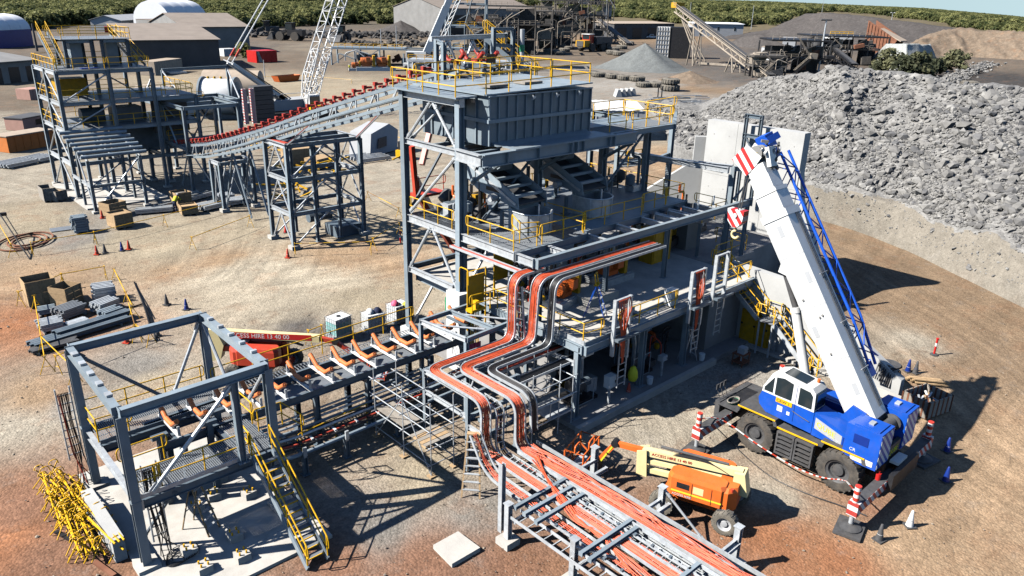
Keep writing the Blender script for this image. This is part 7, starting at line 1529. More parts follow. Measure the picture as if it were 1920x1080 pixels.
for y in (116.2, 118.0):
    t.p('mast', MB().bar((59.2, y, 1.7), (49.6, y, 8.8), .4, .45), 'white')
    t.p('pendant', MB().tube((49.5, y, 8.8), (62.5, y-.3, 26.5), .1, 6), 'white'); t.p('pendant_joint', MB().bar((50.2, y, 9.7), (51.0, y, 10.8), .25, .3), 'orange_red')
for k in range(5): t.p('mast_tie', MB().tube((58-k*2.0, 116.2, 2.6+k*1.48), (57-k*2.0, 118.0, 3.3+k*1.48), .08, 5), 'white')
t.p('mast_rope', MB().tube((58.9, 117.1, 2.6), (49.8, 117.1, 9.0), .12, 6).tube((58.9, 116.8, 2.9), (49.8, 116.8, 9.2), .1, 6), 'charcoal')
t.p('machine_house', MB().box(50.5, 62, 115.3, 118.7, 1.3, 2.9), 'clad_pale'); t.p('walkway_rail', MB().path([(51, 115.2, 2.9), (51, 115.2, 3.9), (61, 115.2, 3.9), (61, 115.2, 2.9)], .05, 5), 'white'); t.p('operator_cab', MB().box(60.5, 62.4, 113.6, 115.2, 1.4, 3.6), 'white'); t.p('cab_window', MB().box(60.6, 62.3, 113.55, 113.59, 2.2, 3.4), 'glass')
for y in (113.8, 120.2):
    t.p('track', MB().prism([(53.5, y-.7, .5), (54.2, y-.7, .05), (64.8, y-.7, .05), (65.6, y-.7, .5), (64.8, y-.7, 1.25), (54.2, y-.7, 1.25)], (0, 1.4, 0)), 'black')
t.p('winch', MB().tube((57, 116, 3.2), (57, 118, 3.2), .55, 14), 'charcoal')
for k in range(8): t.p('counterweight', MB().box(50.2, 53.2, 111.0, 113.0, .4+k*.68, 1.02+k*.68), 'charcoal')
for x in (48.2, 49.4): t.p('hazard_post', MB().box(x, x+.6, 110.6, 111.0, .5, 5.6), 'hazard_rwx')
t.p('yellow_beam', MB().box(59.5, 65, 111.5, 112.2, 1.6, 2.2), 'yellow')
# truck crane with white telescopic boom
t = T('truck_crane', 'white truck mounted crane with a steep white boom far behind the bin', 'truck crane', tuple(G(795, 132)))
c = G(785, 132); d = Vector((.73, -.68, 0)); n_ = Vector((.68, .73, 0))
t.p('carrier', MB().bar(c-d*4+Z*1.4, c+d*7+Z*1.4, 2.8, .9), 'white'); t.p('counterweight', MB().bar(c-d*3.2+Z*3.6, c+d*2.2+Z*3.6, 3.0, 2.6), 'white'); t.p('hazard_face', MB().bar(c+d*2.0+Z*3.3-n_*1.53, c+d*2.2+Z*3.3-n_*1.53, .03, 1.6), 'hook_rw'); t.p('cab', MB().bar(c-d*2.8+Z*4.1-n_*1.6, c-d*1.2+Z*4.1-n_*1.6, 1.0, 1.2), 'glass')
for k in range(4): t.p('wheel', MB().tube(c-d*3+d*k*2.6+Z*.7-n_*1.6, c-d*3+d*k*2.6+Z*.7+n_*1.6, .7, 12), 'rubber')
b0 = c+d*2.2+Z*4.6; tp = CF*0
bt = b0+Vector((8.5, -5.0, 21))
t.p('boom', MB().bar(b0, b0.lerp(bt, .55), 1.7, 1.9), 'white'); t.p('boom_section', MB().bar(b0.lerp(bt, .55), b0.lerp(bt, 1.25), 1.45, 1.6), 'white')
lo_ = d*2.2
for a in (-.45, .45):
    t.p('jib_chord', MB().tube(b0+lo_+n_*a+Z*.5, b0.lerp(bt, 1.2)+lo_*.9+n_*a, .12, 5), 'white'); t.p('jib_chord', MB().tube(b0+lo_*1.5+n_*a+Z*.5, b0.lerp(bt, 1.2)+lo_*1.3+n_*a, .12, 5), 'white')
for k in range(16): t.p('jib_lacing', MB().tube(b0.lerp(bt, k*.075)+lo_+Z*.5-n_*.45, b0.lerp(bt, k*.075+.06)+lo_*1.45+Z*.5-n_*.45, .08, 5), 'white')
t.p('lift_ram', MB().tube(c+d*4.6+Z*2.2, b0.lerp(bt, .3)+d*.6, .3, 10), 'white')
# ------------------------------------------------------------------ old plant: dusty frames, tanks, chutes and stairs
def old_plant(label, px, py, wd, dp, hts, seed, m='dusty_steel', pale='dusty_pale', name='process_plant', rails='dusty_pale', tanks=2, extra=None):
    r = random.Random(seed); c = G(px, py); t = T(name, label, 'process plant', tuple(c), 'old plant frames'); ex = Vector((math.cos(-.75+r.uniform(-.1, .1)), math.sin(-.75), 0)); ex.normalize(); ey = Vector((-ex.y, ex.x, 0))
    P = lambda x, y, z: c+ex*x+ey*y+Z*z
    nx_ = max(2, int(wd/5)); xs = [wd*(i/(nx_-1)-.5) for i in range(nx_)]; H = hts[-1]
    for x in xs:
        for y in (0, dp): t.p('column', MB().bar(P(x, y, 0), P(x, y, H*r.uniform(.75, 1.05)), .35, .35), m)
    for z in hts:
        for y in (0, dp): t.p('beam', MB().bar(P(xs[0], y, z), P(xs[-1], y, z), .3, .4), m)
        for x in xs: t.p('beam', MB().bar(P(x, 0, z), P(x, dp, z), .3, .4), m)
        w1 = r.uniform(.5, 1); t.p('deck_plate', MB().prism([P(xs[0], 0, z+.21), P(xs[0]+wd*w1, 0, z+.21), P(xs[0]+wd*w1, dp, z+.21), P(xs[0], dp, z+.21)], Z*.08), m)
        for hh in (.55, 1.1): t.p('handrail', MB().bar(P(xs[0], -.1, z+hh+.3), P(xs[0]+wd*w1, -.1, z+hh+.3), .1, .1), rails)
        for k in range(int(wd*w1/2)+1): t.p('post', MB().bar(P(xs[0]+k*2, -.1, z+.3), P(xs[0]+k*2, -.1, z+1.4), .1, .1), rails)
    lo = 0
    for z in hts:
        for a, b in zip(xs[:-1], xs[1:]):
            if r.random() < .7: t.p('brace', MB().bar(P(a, 0, lo), P(b, 0, z), .2, .2), m if r.random() < .6 else pale)
        lo = z
    for k in range(tanks):
        x, y = r.uniform(-wd*.4, wd*.4), r.uniform(0, dp); z = r.choice(hts[:-1]) if len(hts) > 1 else 0; R_ = r.uniform(1.0, 2.0)
        if r.random() < .5: t.p('hopper', MB().lathe(P(x, y, z), [(.5, 0), (R_, R_*1.4), (R_, R_*2.2)], 10), pale if r.random() < .5 else m)
        else: t.p('tank', MB().tube(P(x, y, z+.2), P(x, y, z+.2+R_*2), R_, 14), r.choice([m, pale, 'charcoal']))
    for k in range(int(wd*(.4 if m in ('steel', 'galv') else 1.1))):
        x, y, z = r.uniform(-wd*.5, wd*.45), r.uniform(-.5, dp), r.choice([0]+list(hts[:-1])); hh = r.uniform(.8, 2.6); t.p('machine', MB().bar(P(x, y, z+hh/2+.3), P(x+r.uniform(1, 3.5), y, z+hh/2+.3+r.uniform(-.3, .8)), r.uniform(.8, 2.4), hh), r.choice([m, m, m, 'charcoal', pale, 'rust']))
    if m not in ('steel', 'galv'):
        for z0_, z1_ in zip((0,)+tuple(hts[:-1]), hts):
            for a, b in zip(xs[:-1], xs[1:]):
                if r.random() < .45: t.p('cladding', MB().prism([P(a+.3, dp*.6, z0_), P(b-.3, dp*.6, z0_), P(b-.3, dp*.6, z1_*r.uniform(.8, 1)), P(a+.3, dp*.6, z1_*r.uniform(.8, 1))], ey*.1), r.choice([m, m, 'black', pale]))
    for k in range(int(wd/4)):
        x = r.uniform(-wd*.5, wd*.4); t.p('pipe', MB().path(fillet([P(x, -.3, r.uniform(.5, 2)), P(x, -.3, r.uniform(H*.4, H)), P(x+r.uniform(2, 6), -.3, r.uniform(H*.4, H))], .8, 4), .15, 6), r.choice([m, pale]))
    if len(hts) > 1:
        x = r.uniform(-wd*.4, 0); a, b = P(x, -1, 0), P(x+hts[0]*1.0, -1, hts[0])
        for s in (-.5, .5): t.p('stair_rail', MB().bar(a+ey*s+Z*1.0, b+ey*s+Z*1.0, .12, .12), rails); t.p('stringer', MB().bar(a+ey*s, b+ey*s, .1, .35), m)
        a, b = P(x+hts[0], -1, hts[0]), P(x, -1, hts[1])
        for s in (-.5, .5): t.p('stair_rail', MB().bar(a+ey*s+Z*1.0, b+ey*s+Z*1.0, .12, .12), rails)
    return t
old_plant('blue grey steel tower with yellow rails rising behind the bin roof', 873, 128, 11, 9, (5, 11, 17, 27), 41, 'steel', 'galv', 'steel_tower', 'yellow', 1)
old_plant('long low blue grey plant platform with yellow rails behind the white crane', 735, 124, 34, 8, (4.5,), 42, 'steel', 'galv', 'plant_platform', 'yellow', 3)
old_plant('low grey platform with pipes behind the bin roof, beside the tower', 880, 148, 30, 6, (4.0,), 43, 'galv', 'clad_pale', 'plant_platform', 'yellow', 1)
old_plant('dusty plant frame with pale hoppers and stairs, right of the blue grey tower', 955, 102, 30, 14, (5, 10, 16), 44)
old_plant('dark rusty plant frame in front of the large brown shed', 1010, 92, 26, 16, (5, 9, 14), 45)
old_plant('dark plant with pale chutes below the highest walkway', 1075, 82, 30, 18, (6, 12, 18), 46)
old_plant('highest pale walkway and tanks of the old plant', 1095, 62, 34, 18, (8, 16, 24), 47, 'dusty_steel', 'clad_pale')
old_plant('low rusty plant frame at the left end of the old plant', 928, 88, 22, 10, (5, 11), 48)
old_plant('dark pipework and tanks between the shed and the highest walkway', 1035, 60, 40, 10, (6, 11), 49, 'dusty_steel', 'rust')
old_plant('dusty crusher frame with white panels left of the tall lamp post', 1495, 138, 17, 12, (4, 9), 50, 'black', 'dusty_pale', 'crusher_frame')
old_plant('black crusher frame with conveyors behind the grey green shrubs', 1585, 122, 26, 14, (5, 9), 51, 'black', 'dusty_steel', 'crusher_frame')
old_plant('small dark frame at the foot of the inclined conveyor', 1440, 146, 9, 6, (3, 5.5), 52, 'dusty_steel', 'dusty_pale', 'crusher_frame')
for px, py, w_, dp, pt, m, lb in ((1425, 112, 20, 5, 88, 'white', 'white control cabin left of the crusher frame'), (1478, 110, 40, 8, 92, 'dusty_pale', 'dusty cream screen box on the crusher frame'), (1466, 92, 26, 6, 70, 'clad_pale', 'pale grey silo box behind the crusher frame'), (1552, 94, 42, 7, 66, 'white', 'white control cabin with a yellow railed roof below the dark stockpile')):
    t, P, L, h = box_unit('control_cabin', lb, (px, py), (px+w_, py+1), pt, dp, m, 'cabin', 'plant cabins', False, 'cont_tan' if m == 'white' else None)
    if m == 'white':
        for k in range(3): t.p('window', MB().prism([P(L*(.15+k*.28), -.06, h*.4), P(L*(.32+k*.28), -.06, h*.4), P(L*(.32+k*.28), -.06, h*.75), P(L*(.15+k*.28), -.06, h*.75)], Vector((.001, .001, 0))), 'glass')
    if 'railed' in lb:
        for z in (.8, 1.6): t.p('handrail', MB().bar(P(0, 0, h+z), P(L, 0, h+z), .25, .25), 'yellow')
        for k in range(6): t.p('post', MB().bar(P(L*k/5, 0, h), P(L*k/5, 0, h+1.6), .2, .2), 'yellow')
# rusty ore bin
a = G(1618, 98); d, n, L = basis(a, G(1680, 102)); t = T('ore_bin', 'rusty ribbed ore bin tilted beside the white cabin', 'ore bin', tuple(a)); P = lambda s, k, z: a+d*s+n*k+Z*z
t.p('side', MB().prism([P(0, 0, 0), P(L*.75, 0, 0), P(L*.95, 0, 5.5), P(0, 0, 13)], n*.4), 'rust'); t.p('side', MB().prism([P(0, 8, 0), P(L*.75, 8, 0), P(L*.95, 8, 5.5), P(0, 8, 13)], n*.4), 'rust'); t.p('chute', MB().prism([P(L*.3, .5, 9.5), P(L*1.05, .5, 5), P(L*1.05, 7.5, 5), P(L*.3, 7.5, 9.5)], Z*.4), 'cont_tan')
for k in range(8): s = L*(.03+.1*k); t.p('rib', MB().prism([P(s, -.3, 0), P(s+.3, -.3, 0), P(s+.3, -.3, 12.6-7.4*(s/L)), P(s, -.3, 12.6-7.4*(s/L))], n*.29), 'rust')
# inclined conveyors
def incl(label, pa, za, pb, zb, w_, m, legs=3):
    p, q = G(*pa)+Z*za, G(*pb)+Z*zb; d, n, L = basis(Vector((p.x, p.y, 0)), Vector((q.x, q.y, 0))); t = T('inclined_conveyor', label, 'conveyor', (p.x, p.y, 0), 'old inclined conveyors')
    for s in (-w_/2, w_/2):
        t.p('chord', MB().bar(p+n*s, q+n*s, .25, .3), m); t.p('chord', MB().bar(p+n*s-Z*1.8, q+n*s-Z*1.8, .25, .3), m)
        for k in range(22): t.p('web_member', MB().bar(p.lerp(q, k/22)+n*s-Z*(1.8 if k % 2 else 0), p.lerp(q, (k+1)/22)+n*s-Z*(0 if k % 2 else 1.8), .15, .18), m)
    t.p('belt', MB().bar(p+Z*.3, q+Z*.3, w_*.8, .12), 'charcoal')
    for s in (.6, 1.2): t.p('handrail', MB().bar(p-n*(w_/2+.6)+Z*s, q-n*(w_/2+.6)+Z*s, .1, .1), m)
    for k in range(legs):
        f = (k+.6)/(legs+.4); c = p.lerp(q, f); g0 = Vector((c.x, c.y, 0))
        for s in (-1, 1): t.p('leg', MB().bar(c+n*s*w_/2-Z*1.8, g0+n*s*w_/2+d*1.5, .3, .3), m); t.p('leg', MB().bar(c+n*s*w_/2-Z*1.8, g0+n*s*w_/2-d*2.5, .3, .3), m)
    return t, p, q, d, n
t, p, q, d, n = incl('long pale lattice conveyor sloping down right of the sand cone', (1262, 116), 17.5, (1446, 148), .8, 2.6, 'dusty_pale', 2)
t.p('head_pulley', MB().bar(p-d*2+Z*.2, p+d*1.5+Z*.2, 3, 1.6), 'yellow_dark'); t.p('base_skid', MB().bar(G(1310, 122)+Z*.6, G(1400, 128)+Z*.6, .6, .6), 'dusty_pale')
for k in range(3): t.p('tie', MB().bar(p.lerp(q, .03+.02*k)-Z*2, G(1308+k*8, 122)+Z*.6, .3, .3), 'dusty_pale')
incl('short pale conveyor sloping down beside the haul truck', (1122, 76), 9.5, (1180, 86), .8, 3.0, 'dusty_pale', 2)
incl('dark conveyor rising left onto the crusher frame', (1530, 112), 8, (1462, 118), 1.5, 2.0, 'black', 1); incl('dark conveyor sloping down to the shrubs behind the crusher', (1530, 112), 8, (1600, 134), 2.0, 2.2, 'black', 1)
# ribbed block beside the cone, left part white, right part black
a = G(1228, 108); d, n, L = basis(a, G(1252, 109)); h = zpix(a, 50); t = T('silo_block', 'tall ribbed block, white on its left side and black on its right, beside the head of the inclined conveyor', 'silo', tuple(a)); P = lambda s, k, z: a+d*s+n*k+Z*z
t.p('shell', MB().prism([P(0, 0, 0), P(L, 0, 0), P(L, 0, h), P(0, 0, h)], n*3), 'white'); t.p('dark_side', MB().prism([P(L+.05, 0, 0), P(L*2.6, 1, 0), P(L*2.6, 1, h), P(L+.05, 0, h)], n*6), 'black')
for k in range(6): t.p('rib', MB().prism([P(L*k/5-.1, -.25, 0), P(L*k/5+.1, -.25, 0), P(L*k/5+.1, -.25, h), P(L*k/5-.1, -.25, h)], n*.24), 'clad_grey')
for k in range(7): t.p('rib', MB().prism([P(0, -.2, h*k/7), P(L, -.2, h*k/7), P(L, -.2, h*k/7+.25), P(0, -.2, h*k/7+.25)], n*.19), 'clad_grey')
# light poles
def pole(label, px, py, pt, heads, r=.12, m='galv'):
    c = G(px, py); h = zpix(c, pt); t = T('light_pole', label, 'light pole', tuple(c), 'light poles')
    t.p('mast', MB().tube(c, c+Z*h, r*1.5, 8, r), m)
    if heads: t.p('cross_arm', MB().bar(c+Z*h-CR*1.2, c+Z*h+CR*1.2, .15, .15), m)
    for k in range(heads): t.p('lamp_head', MB().bar(c+Z*(h+.1)+CR*(-1.2+2.4*k/max(1, heads-1))-CF*.3, c+Z*(h+.1)+CR*(-1.2+2.4*k/max(1, heads-1))+CF*.3, .7, .35), 'white' if heads == 2 else 'charcoal')
pole('tall lamp post with a dark cluster head in front of the dark stockpile', 1534, 136, 38, 4, .2); pole('lamp post with two white heads on the dark stockpile', 1667, 62, 24, 2, .16); pole('slim mast rising above the peak of the dark stockpile', 1540, 30, -6, 0, .25); pole('thin pole in the bush right of the white roofed office', 1408, 56, 10, 0, .15); pole('thin pole between the bush and the carport', 1292, 44, 4, 0, .15)
pole('thin post on the track beyond the crawler crane', 497, 146, 112, 0, .08); pole('thin dark post behind the left tower', 70, 96, 44, 0, .25, 'charcoal'); pole('thin post behind the plant platform', 715, 92, 54, 0, .12); pole('slim post beside the white truck crane', 744, 96, 48, 0, .12)
# haul truck, loaders
def loader(label, px, py, rz, s=1.0, m='black'):
    t = T('wheel_loader', label, 'wheel loader', tuple(G(px, py)), 'machines in the yard', rz)
    for sx in (-1, 1):
        for y in (-1.7, 1.7): t.p('wheel', MB().tube((sx*.9*s, y*s, .9*s), (sx*1.5*s, y*s, .9*s), .9*s, 16), 'rubber')
    t.p('body', MB().box(-.9*s, .9*s, -3.2*s, .2*s, 1.0*s, 2.2*s), m); t.p('cab', MB().box(-.8*s, .8*s, -.9*s, .6*s, 2.2*s, 3.5*s), 'glass'); t.p('cab_roof', MB().box(-.9*s, .9*s, -1.0*s, .7*s, 3.5*s, 3.6*s), m); t.p('arm', MB().bar((-.5*s, .6*s, 2.0*s), (-.5*s, 3.4*s, .8*s), .3*s, .4*s).bar((.5*s, .6*s, 2.0*s), (.5*s, 3.4*s, .8*s), .3*s, .4*s), m)
    t.p('bucket', MB().prism([(-1.6*s, 3.2*s, .2*s), (-1.6*s, 4.8*s, .15*s), (-1.6*s, 4.2*s, .9*s), (-1.6*s, 3.3*s, 1.6*s)], (3.2*s, 0, 0)), 'charcoal'); return t
loader('dark wheel loader parked by the bush edge', 545, 76, .6, 2.0); loader('dark loader beside the orange dirt heap', 640, 78, 2.2, 1.8); loader('dark excavator body among rubble left of the wheel loader', 500, 66, 1.2, 1.8, 'charcoal')
t = T('haul_truck', 'articulated haul truck with an orange nose beside the old plant', 'haul truck', tuple(G(1108, 96)), None, 1.7); s = 1.9
for sx in (-1, 1):
    for y in (1.6, -2.2, -4.2): t.p('wheel', MB().tube((sx*1.0*s, y*s, .85*s), (sx*1.6*s, y*s, .85*s), .85*s, 18), 'rubber')
t.p('bonnet', MB().box(-1.1*s, 1.1*s, 2.0*s, 4.0*s, 1.0*s, 2.2*s), 'yellow_dark'); t.p('grille', MB().box(-.8*s, .8*s, 4.0*s, 4.08*s, 1.1*s, 2.1*s), 'charcoal'); t.p('cab', MB().box(-.9*s, .9*s, .5*s, 2.0*s, 1.4*s, 3.3*s), 'orange_red'); t.p('cab_window', MB().box(-.8*s, .8*s, 2.0*s, 2.04*s, 2.4*s, 3.1*s), 'glass'); t.p('cab_roof', MB().box(-1*s, 1*s, .4*s, 2.2*s, 3.3*s, 3.4*s), 'white'); t.p('dump_body', MB().prism([(-1.5*s, -5.5*s, 1.6*s), (-1.5*s, .2*s, 1.4*s), (-1.5*s, .4*s, 2.9*s), (-1.5*s, -5.8*s, 2.7*s)], (3.0*s, 0, 0)), 'charcoal'); t.p('frame', MB().box(-.6*s, .6*s, -5*s, 4*s, .8*s, 1.3*s), 'charcoal')
def ute(label, px, py, rz, m='white'):
    t = T('parked_car', label, 'pickup', tuple(G(px, py)), 'white pickups by the carport', rz); s = 1.3
    t.p('body', MB().box(-.9*s, .9*s, -2.5*s, 2.4*s, .5*s, 1.1*s), m); t.p('cab', MB().prism([(-.85*s, -.6*s, 1.1*s), (-.85*s, 1.3*s, 1.1*s), (-.85*s, .8*s, 1.8*s), (-.85*s, -.5*s, 1.8*s)], (1.7*s, 0, 0)), m); t.p('window', MB().prism([(-.87*s, -.4*s, 1.2*s), (-.87*s, .9*s, 1.2*s), (-.87*s, .65*s, 1.65*s), (-.87*s, -.4*s, 1.65*s)], (1.74*s, 0, 0)), 'glass')
    for sx in (-1, 1):
        for y in (-1.5, 1.5): t.p('wheel', MB().tube((sx*.7*s, y*s, .38*s), (sx*.95*s, y*s, .38*s), .38*s, 14), 'rubber')
ute('white pickup in front of the carport, left one', 1210, 70, 1.0); ute('white pickup in front of the carport, right one with a tray', 1222, 73, .9); ute('white pickup parked on the far track behind the carport roof', 1228, 38, .4)
# odd heaps
t = T('skip_bin', 'orange skip bin on the pale ground behind the background conveyor', 'skip bin', tuple(G(537, 152)), None, .2)
t.p('shell', MB().add([(-2.6, -1, 0), (2.6, -1, 0), (2.6, 1, 0), (-2.6, 1, 0), (-3.2, -1.2, 1.3), (3.2, -1.2, 1.3), (3.2, 1.2, 1.3), (-3.2, 1.2, 1.3)], [(0, 1, 5, 4), (1, 2, 6, 5), (2, 3, 7, 6), (3, 0, 4, 7), (0, 3, 2, 1)]), 'orange'); t.p('load', MB().box(-2.8, 2.8, -1.05, 1.05, .9, 1.0), 'timber_grey')
pts = []; sz = []
for k in range(420):
    u_ = rng.random(); p = G(430+u_*420, 64+rng.normal(0, 3)+u_*6); pts.append((p.x+rng.normal(0, 3), p.y+rng.normal(0, 3), rng.uniform(0, 1.2))); sz.append(rng.uniform(.6, 2.2))
for k in range(160):
    p = G(640+rng.random()*190, 84+rng.normal(0, 3)); pts.append((p.x, p.y, rng.uniform(0, .8))); sz.append(rng.uniform(.5, 1.6))
MATS['dark_rock'] = mat('dark_rock', (.06, .055, .05), .9, 0, .4, .5, obvar=.2)
scatter('rubble_windrow', pts, sz, 'dark_rock')
cone('orange_dirt_heap', 655, 92, 80, 8, 'spoil', .6); cone('dark_dirt_heap', 752, 62, 38, 14, 'dark_fines', 2.0)
for i, (px, py) in enumerate(((690, 132), (719, 132), (668, 132))): motor('pump_motor', ('orange pump motor on a white plinth in front of the plant platform, left of two', 'orange pump motor on a white plinth in front of the plant platform, right of two', 'small orange pump motor at the left end of the plant platform')[i], *G(px, py)[:2], 0, 'roller', 'yellow_dark', 'white', 2.4 if i < 2 else 1.5, -.5)
# ------------------------------------------------------------------ cones, bollards, barriers
def cone_thing(label, base, m='orange_red', band='white', h=.72, group='traffic cones'):
    t = T('traffic_cone', label, 'traffic cone', tuple(base), group, rng.uniform(0, 3))
    t.p('base', MB().prism([(-.2, -.2, 0), (.2, -.2, 0), (.2, .2, 0), (-.2, .2, 0)], (0, 0, .035)), 'charcoal' if m != 'orange_red' else m)
    t.p('body', MB().lathe((0, 0, .035), [(.15, 0), (.125, .16), (.045, h-.05), (.03, h-.035), (.001, h-.035)], 16), m, smooth=True)
    t.p('band', MB().lathe((0, 0, .035), [(.112, h*.34), (.070, h*.66)], 16), band, smooth=True); return t
for px, py, m, b, lb in ((182, 477, 'orange_red', 'white', 'red traffic cone, leftmost of the four between the crates and the stacked steel'), (197, 474, 'charcoal', 'charcoal', 'dark traffic cone, second from left of the four on open ground'), (229, 470, 'navy', 'white', 'blue traffic cone, third from left of the four on open ground'), (242, 467, 'orange_red', 'orange_red', 'plain red traffic cone, rightmost of the four on open ground'),
    (313, 571, 'charcoal', 'charcoal', 'dark traffic cone alone behind the transfer frame'), (350, 580, 'navy', 'white', 'blue and white traffic cone behind the back beam of the transfer frame'), (238, 642, 'orange_red', 'white', 'orange cone by the barrier tape left of the transfer frame'), (296, 630, 'charcoal', 'white', 'grey cone at the foot of a leaning barrier pole'), (192, 409, 'orange_red', 'white', 'red traffic cone at the left tower lean-to, nearer the slab'), (205, 406, 'charcoal', 'white', 'grey traffic cone beside the open crate by the lean-to'), (540, 483, 'orange_red', 'white', 'red traffic cone in front of the tall trestle'), (536, 436, 'red', 'red', 'plain red cone inside the foot of the tall trestle'),
    (1773, 902, 'navy', 'navy', 'blue traffic cone in the shadow of the crane counterweight'), (1493+282, 846, 'navy', 'white', 'blue and white cone beside the far outrigger of the crane'), (1648, 1012, 'charcoal', 'white', 'grey and white cone nearest the crane outrigger mat'), (1705, 986, 'white', 'charcoal', 'white topped grey cone right of the outrigger mat'), (1702, 696, 'navy', 'white', 'blue and white cone on the left behind the wing wall end'), (1716, 699, 'charcoal', 'navy', 'dark cone on the right behind the wing wall end'), (1704, 752, 'navy', 'white', 'blue and white cone by the rusty skip, left one'), (1713, 749, 'blue', 'white', 'bright blue cone by the rusty skip, right one'), (1178, 741, 'orange_red', 'white', 'orange cone in the shade carrying a yellow vest')):
    cone_thing(lb, G(px, py), m, b)
t = T('bollard', 'red and white lane bollard standing alone on the haul road', 'bollard', tuple(G(1751, 665)), None, 0)
t.p('base', MB().lathe((0, 0, 0), [(.22, 0), (.22, .04), (.08, .08)], 16), 'charcoal'); t.p('post', MB().tube((0, 0, .06), (0, 0, 1.0), .06, 12), 'red', smooth=True); t.p('band', MB().tube((0, 0, .55), (0, 0, .75), .063, 12), 'white'); t.p('cap', MB().tube((0, 0, 1.0), (0, 0, 1.06), .08, 12), 'red')
t = T('bollard', 'red and white post marker by the barrier behind the building leg', 'bollard', tuple(G(751, 455)), None, 0); t.p('post', MB().tube((0, 0, 0), (0, 0, 1.0), .06, 10), 'red'); t.p('band', MB().tube((0, 0, .45), (0, 0, .65), .063, 10), 'white')
def trestle_leg(mb, p, d, h=.95):
    """A shaped barrier leg at p, pole direction d"""
    n = Vector((-d.y, d.x, 0))
    for s in (-1, 1): mb.tube(p+n*s*.35, p-n*s*.03+Z*h, .022, 5)
    mb.tube(p+n*.2+Z*h*.42, p-n*.2+Z*h*.42, .016, 5); mb.path(fillet([p+n*.03+Z*h, p+n*.12+Z*(h+.12), p-n*.12+Z*(h+.12), p-n*.03+Z*h], .06, 3), .018, 5)
def barrier(label, a, b, m='yellow', legs=(0, 1), mid=True, pole=.028):
    a, b = Vector(a), Vector(b); d = (b-a).normalized(); t = T('barrier_trestle', label, 'barrier', tuple(a), 'yellow barrier poles on trestles')
    t.p('pole', MB().tube(a+Z*1.0, b+Z*1.0, pole, 7), m, smooth=True)
    for f in legs: mb = MB(); trestle_leg(mb, a.lerp(b, f), d); t.p('leg', mb, 'yellow')
    return t
PTS = [((70, 545+38), (90, 700), 'yellow barrier along the left side of the steel laydown area'), ((84, 662), (142, 720), 'yellow barrier at the near left corner of the laydown area'), ((40, 575), (120, 540), 'yellow barrier behind the tall brown crate'), ((120, 540), (200, 525), 'thin yellow barrier at the back of the laydown area'), ((218, 530), (252, 600), 'yellow barrier at the back right of the laydown area'), ((240, 575), (258, 640), 'banded yellow barrier at the right of the laydown area'), ((258, 640), (285, 648), 'short yellow barrier beside the orange cone'), ((110, 700), (260, 640), 'yellow barrier on the near side of the laydown area'),
     ((362, 468), (470, 426), 'yellow barrier running up to the tall trestle'), ((62, 478), (180, 458), 'thin yellow barrier from the hose coil to the grey bundle'), ((180, 458), (310, 425), 'thin yellow barrier in front of the open crates'), ((310, 425), (420, 396), 'thin yellow barrier in front of the worker'), ((-20, 400), (26, 482), 'yellow barrier pole at the left edge by the hose coil'), ((554, 480), (696, 476), 'banded barrier in front of the tall trestle'), ((690, 378), (748, 410), 'banded barrier pole right of the tall trestle'), ((700, 470), (750, 440), 'barrier pole leaning near the red post marker'), ((705, 258), (760, 275), 'yellow barrier beyond the trestle on pale ground'), ((560, 150), (660, 158), 'yellow barrier line beyond the skip bin'), ((490, 152), (530, 152), 'short yellow barrier left of the skip bin'), ((580, 650), (605, 640), 'yellow barrier beside the red boom lift basket')]
for a, b, lb in PTS: barrier(lb, G(*a), G(*b), 'tape_yb' if 'banded' in lb else 'yellow')
# heap of dismantled barriers
for k in range(26):
    f = k/25; p = Vector((4.0+rng.uniform(-.35, .75), 32.0-f*4.2+rng.normal(0, .2), 0)); d = Vector((math.cos(-1.52+rng.normal(0, .1)), math.sin(-1.52+rng.normal(0, .1)), 0))
    t = T('stacked_trestle', 'yellow barrier trestle piled on the heap beside the concrete block', 'barrier trestle', tuple(p), 'heap of yellow barrier trestles')
    zz = .15+.65*rng.random(); q = p+d*rng.uniform(2.2, 3.2); t.p('pole', MB().tube(p+Z*zz, q+Z*(zz+rng.uniform(-.12, .15)), .03, 6), 'yellow', smooth=True)
    n = Vector((-d.y, d.x, 0))
    for s in (.1, .85):
        c = p.lerp(q, s)
        for w_ in (-.38, .38): t.p('leg', MB().tube(c+n*w_+Z*.02, c-n*w_*.4+d*rng.uniform(-.3, .3)+Z*(.75+rng.uniform(-.15, .2)), .024, 6), 'yellow')
        t.p('hook', MB().path(fillet([c+n*.15+Z*.75, c+n*.1+Z*.98, c-n*.15+Z*.95, c-n*.2+Z*.8], .1, 3), .02, 5), 'yellow')
for k in range(3):
    t = T('barrier_pole', ('long yellow pole lying over the heap of trestles, outermost', 'long yellow pole lying over the heap of trestles, middle one', 'long yellow pole beside the white concrete block')[k], 'barrier pole', (4, 29, 0)); t.p('pole', MB().tube((3.9+.35*k, 31.6-.3*k, .6), (4.6+.15*k, 24.9, .95), .035, 8), 'yellow', smooth=True)
t = T('rusty_plank', 'short rusty steel angle lying on red dirt at the bottom left', 'steel angle', (4.1, 25.0, 0)); t.p('angle', MB().bar((4.0, 25.6, .06), (4.3, 24.4, .06), .16, .1), 'rust')
t = T('black_plank', 'short black plank lying beside the heap of trestles', 'plank', (3.6, 28.0, 0)); t.p('plank', MB().bar((3.4, 28.3, .05), (3.7, 27.4, .05), .16, .06), 'black')
t = T('hose_coil', 'coil of dark cable on the slab at the front leg of the transfer frame', 'cable coil', (6.1, 23.9, .1))
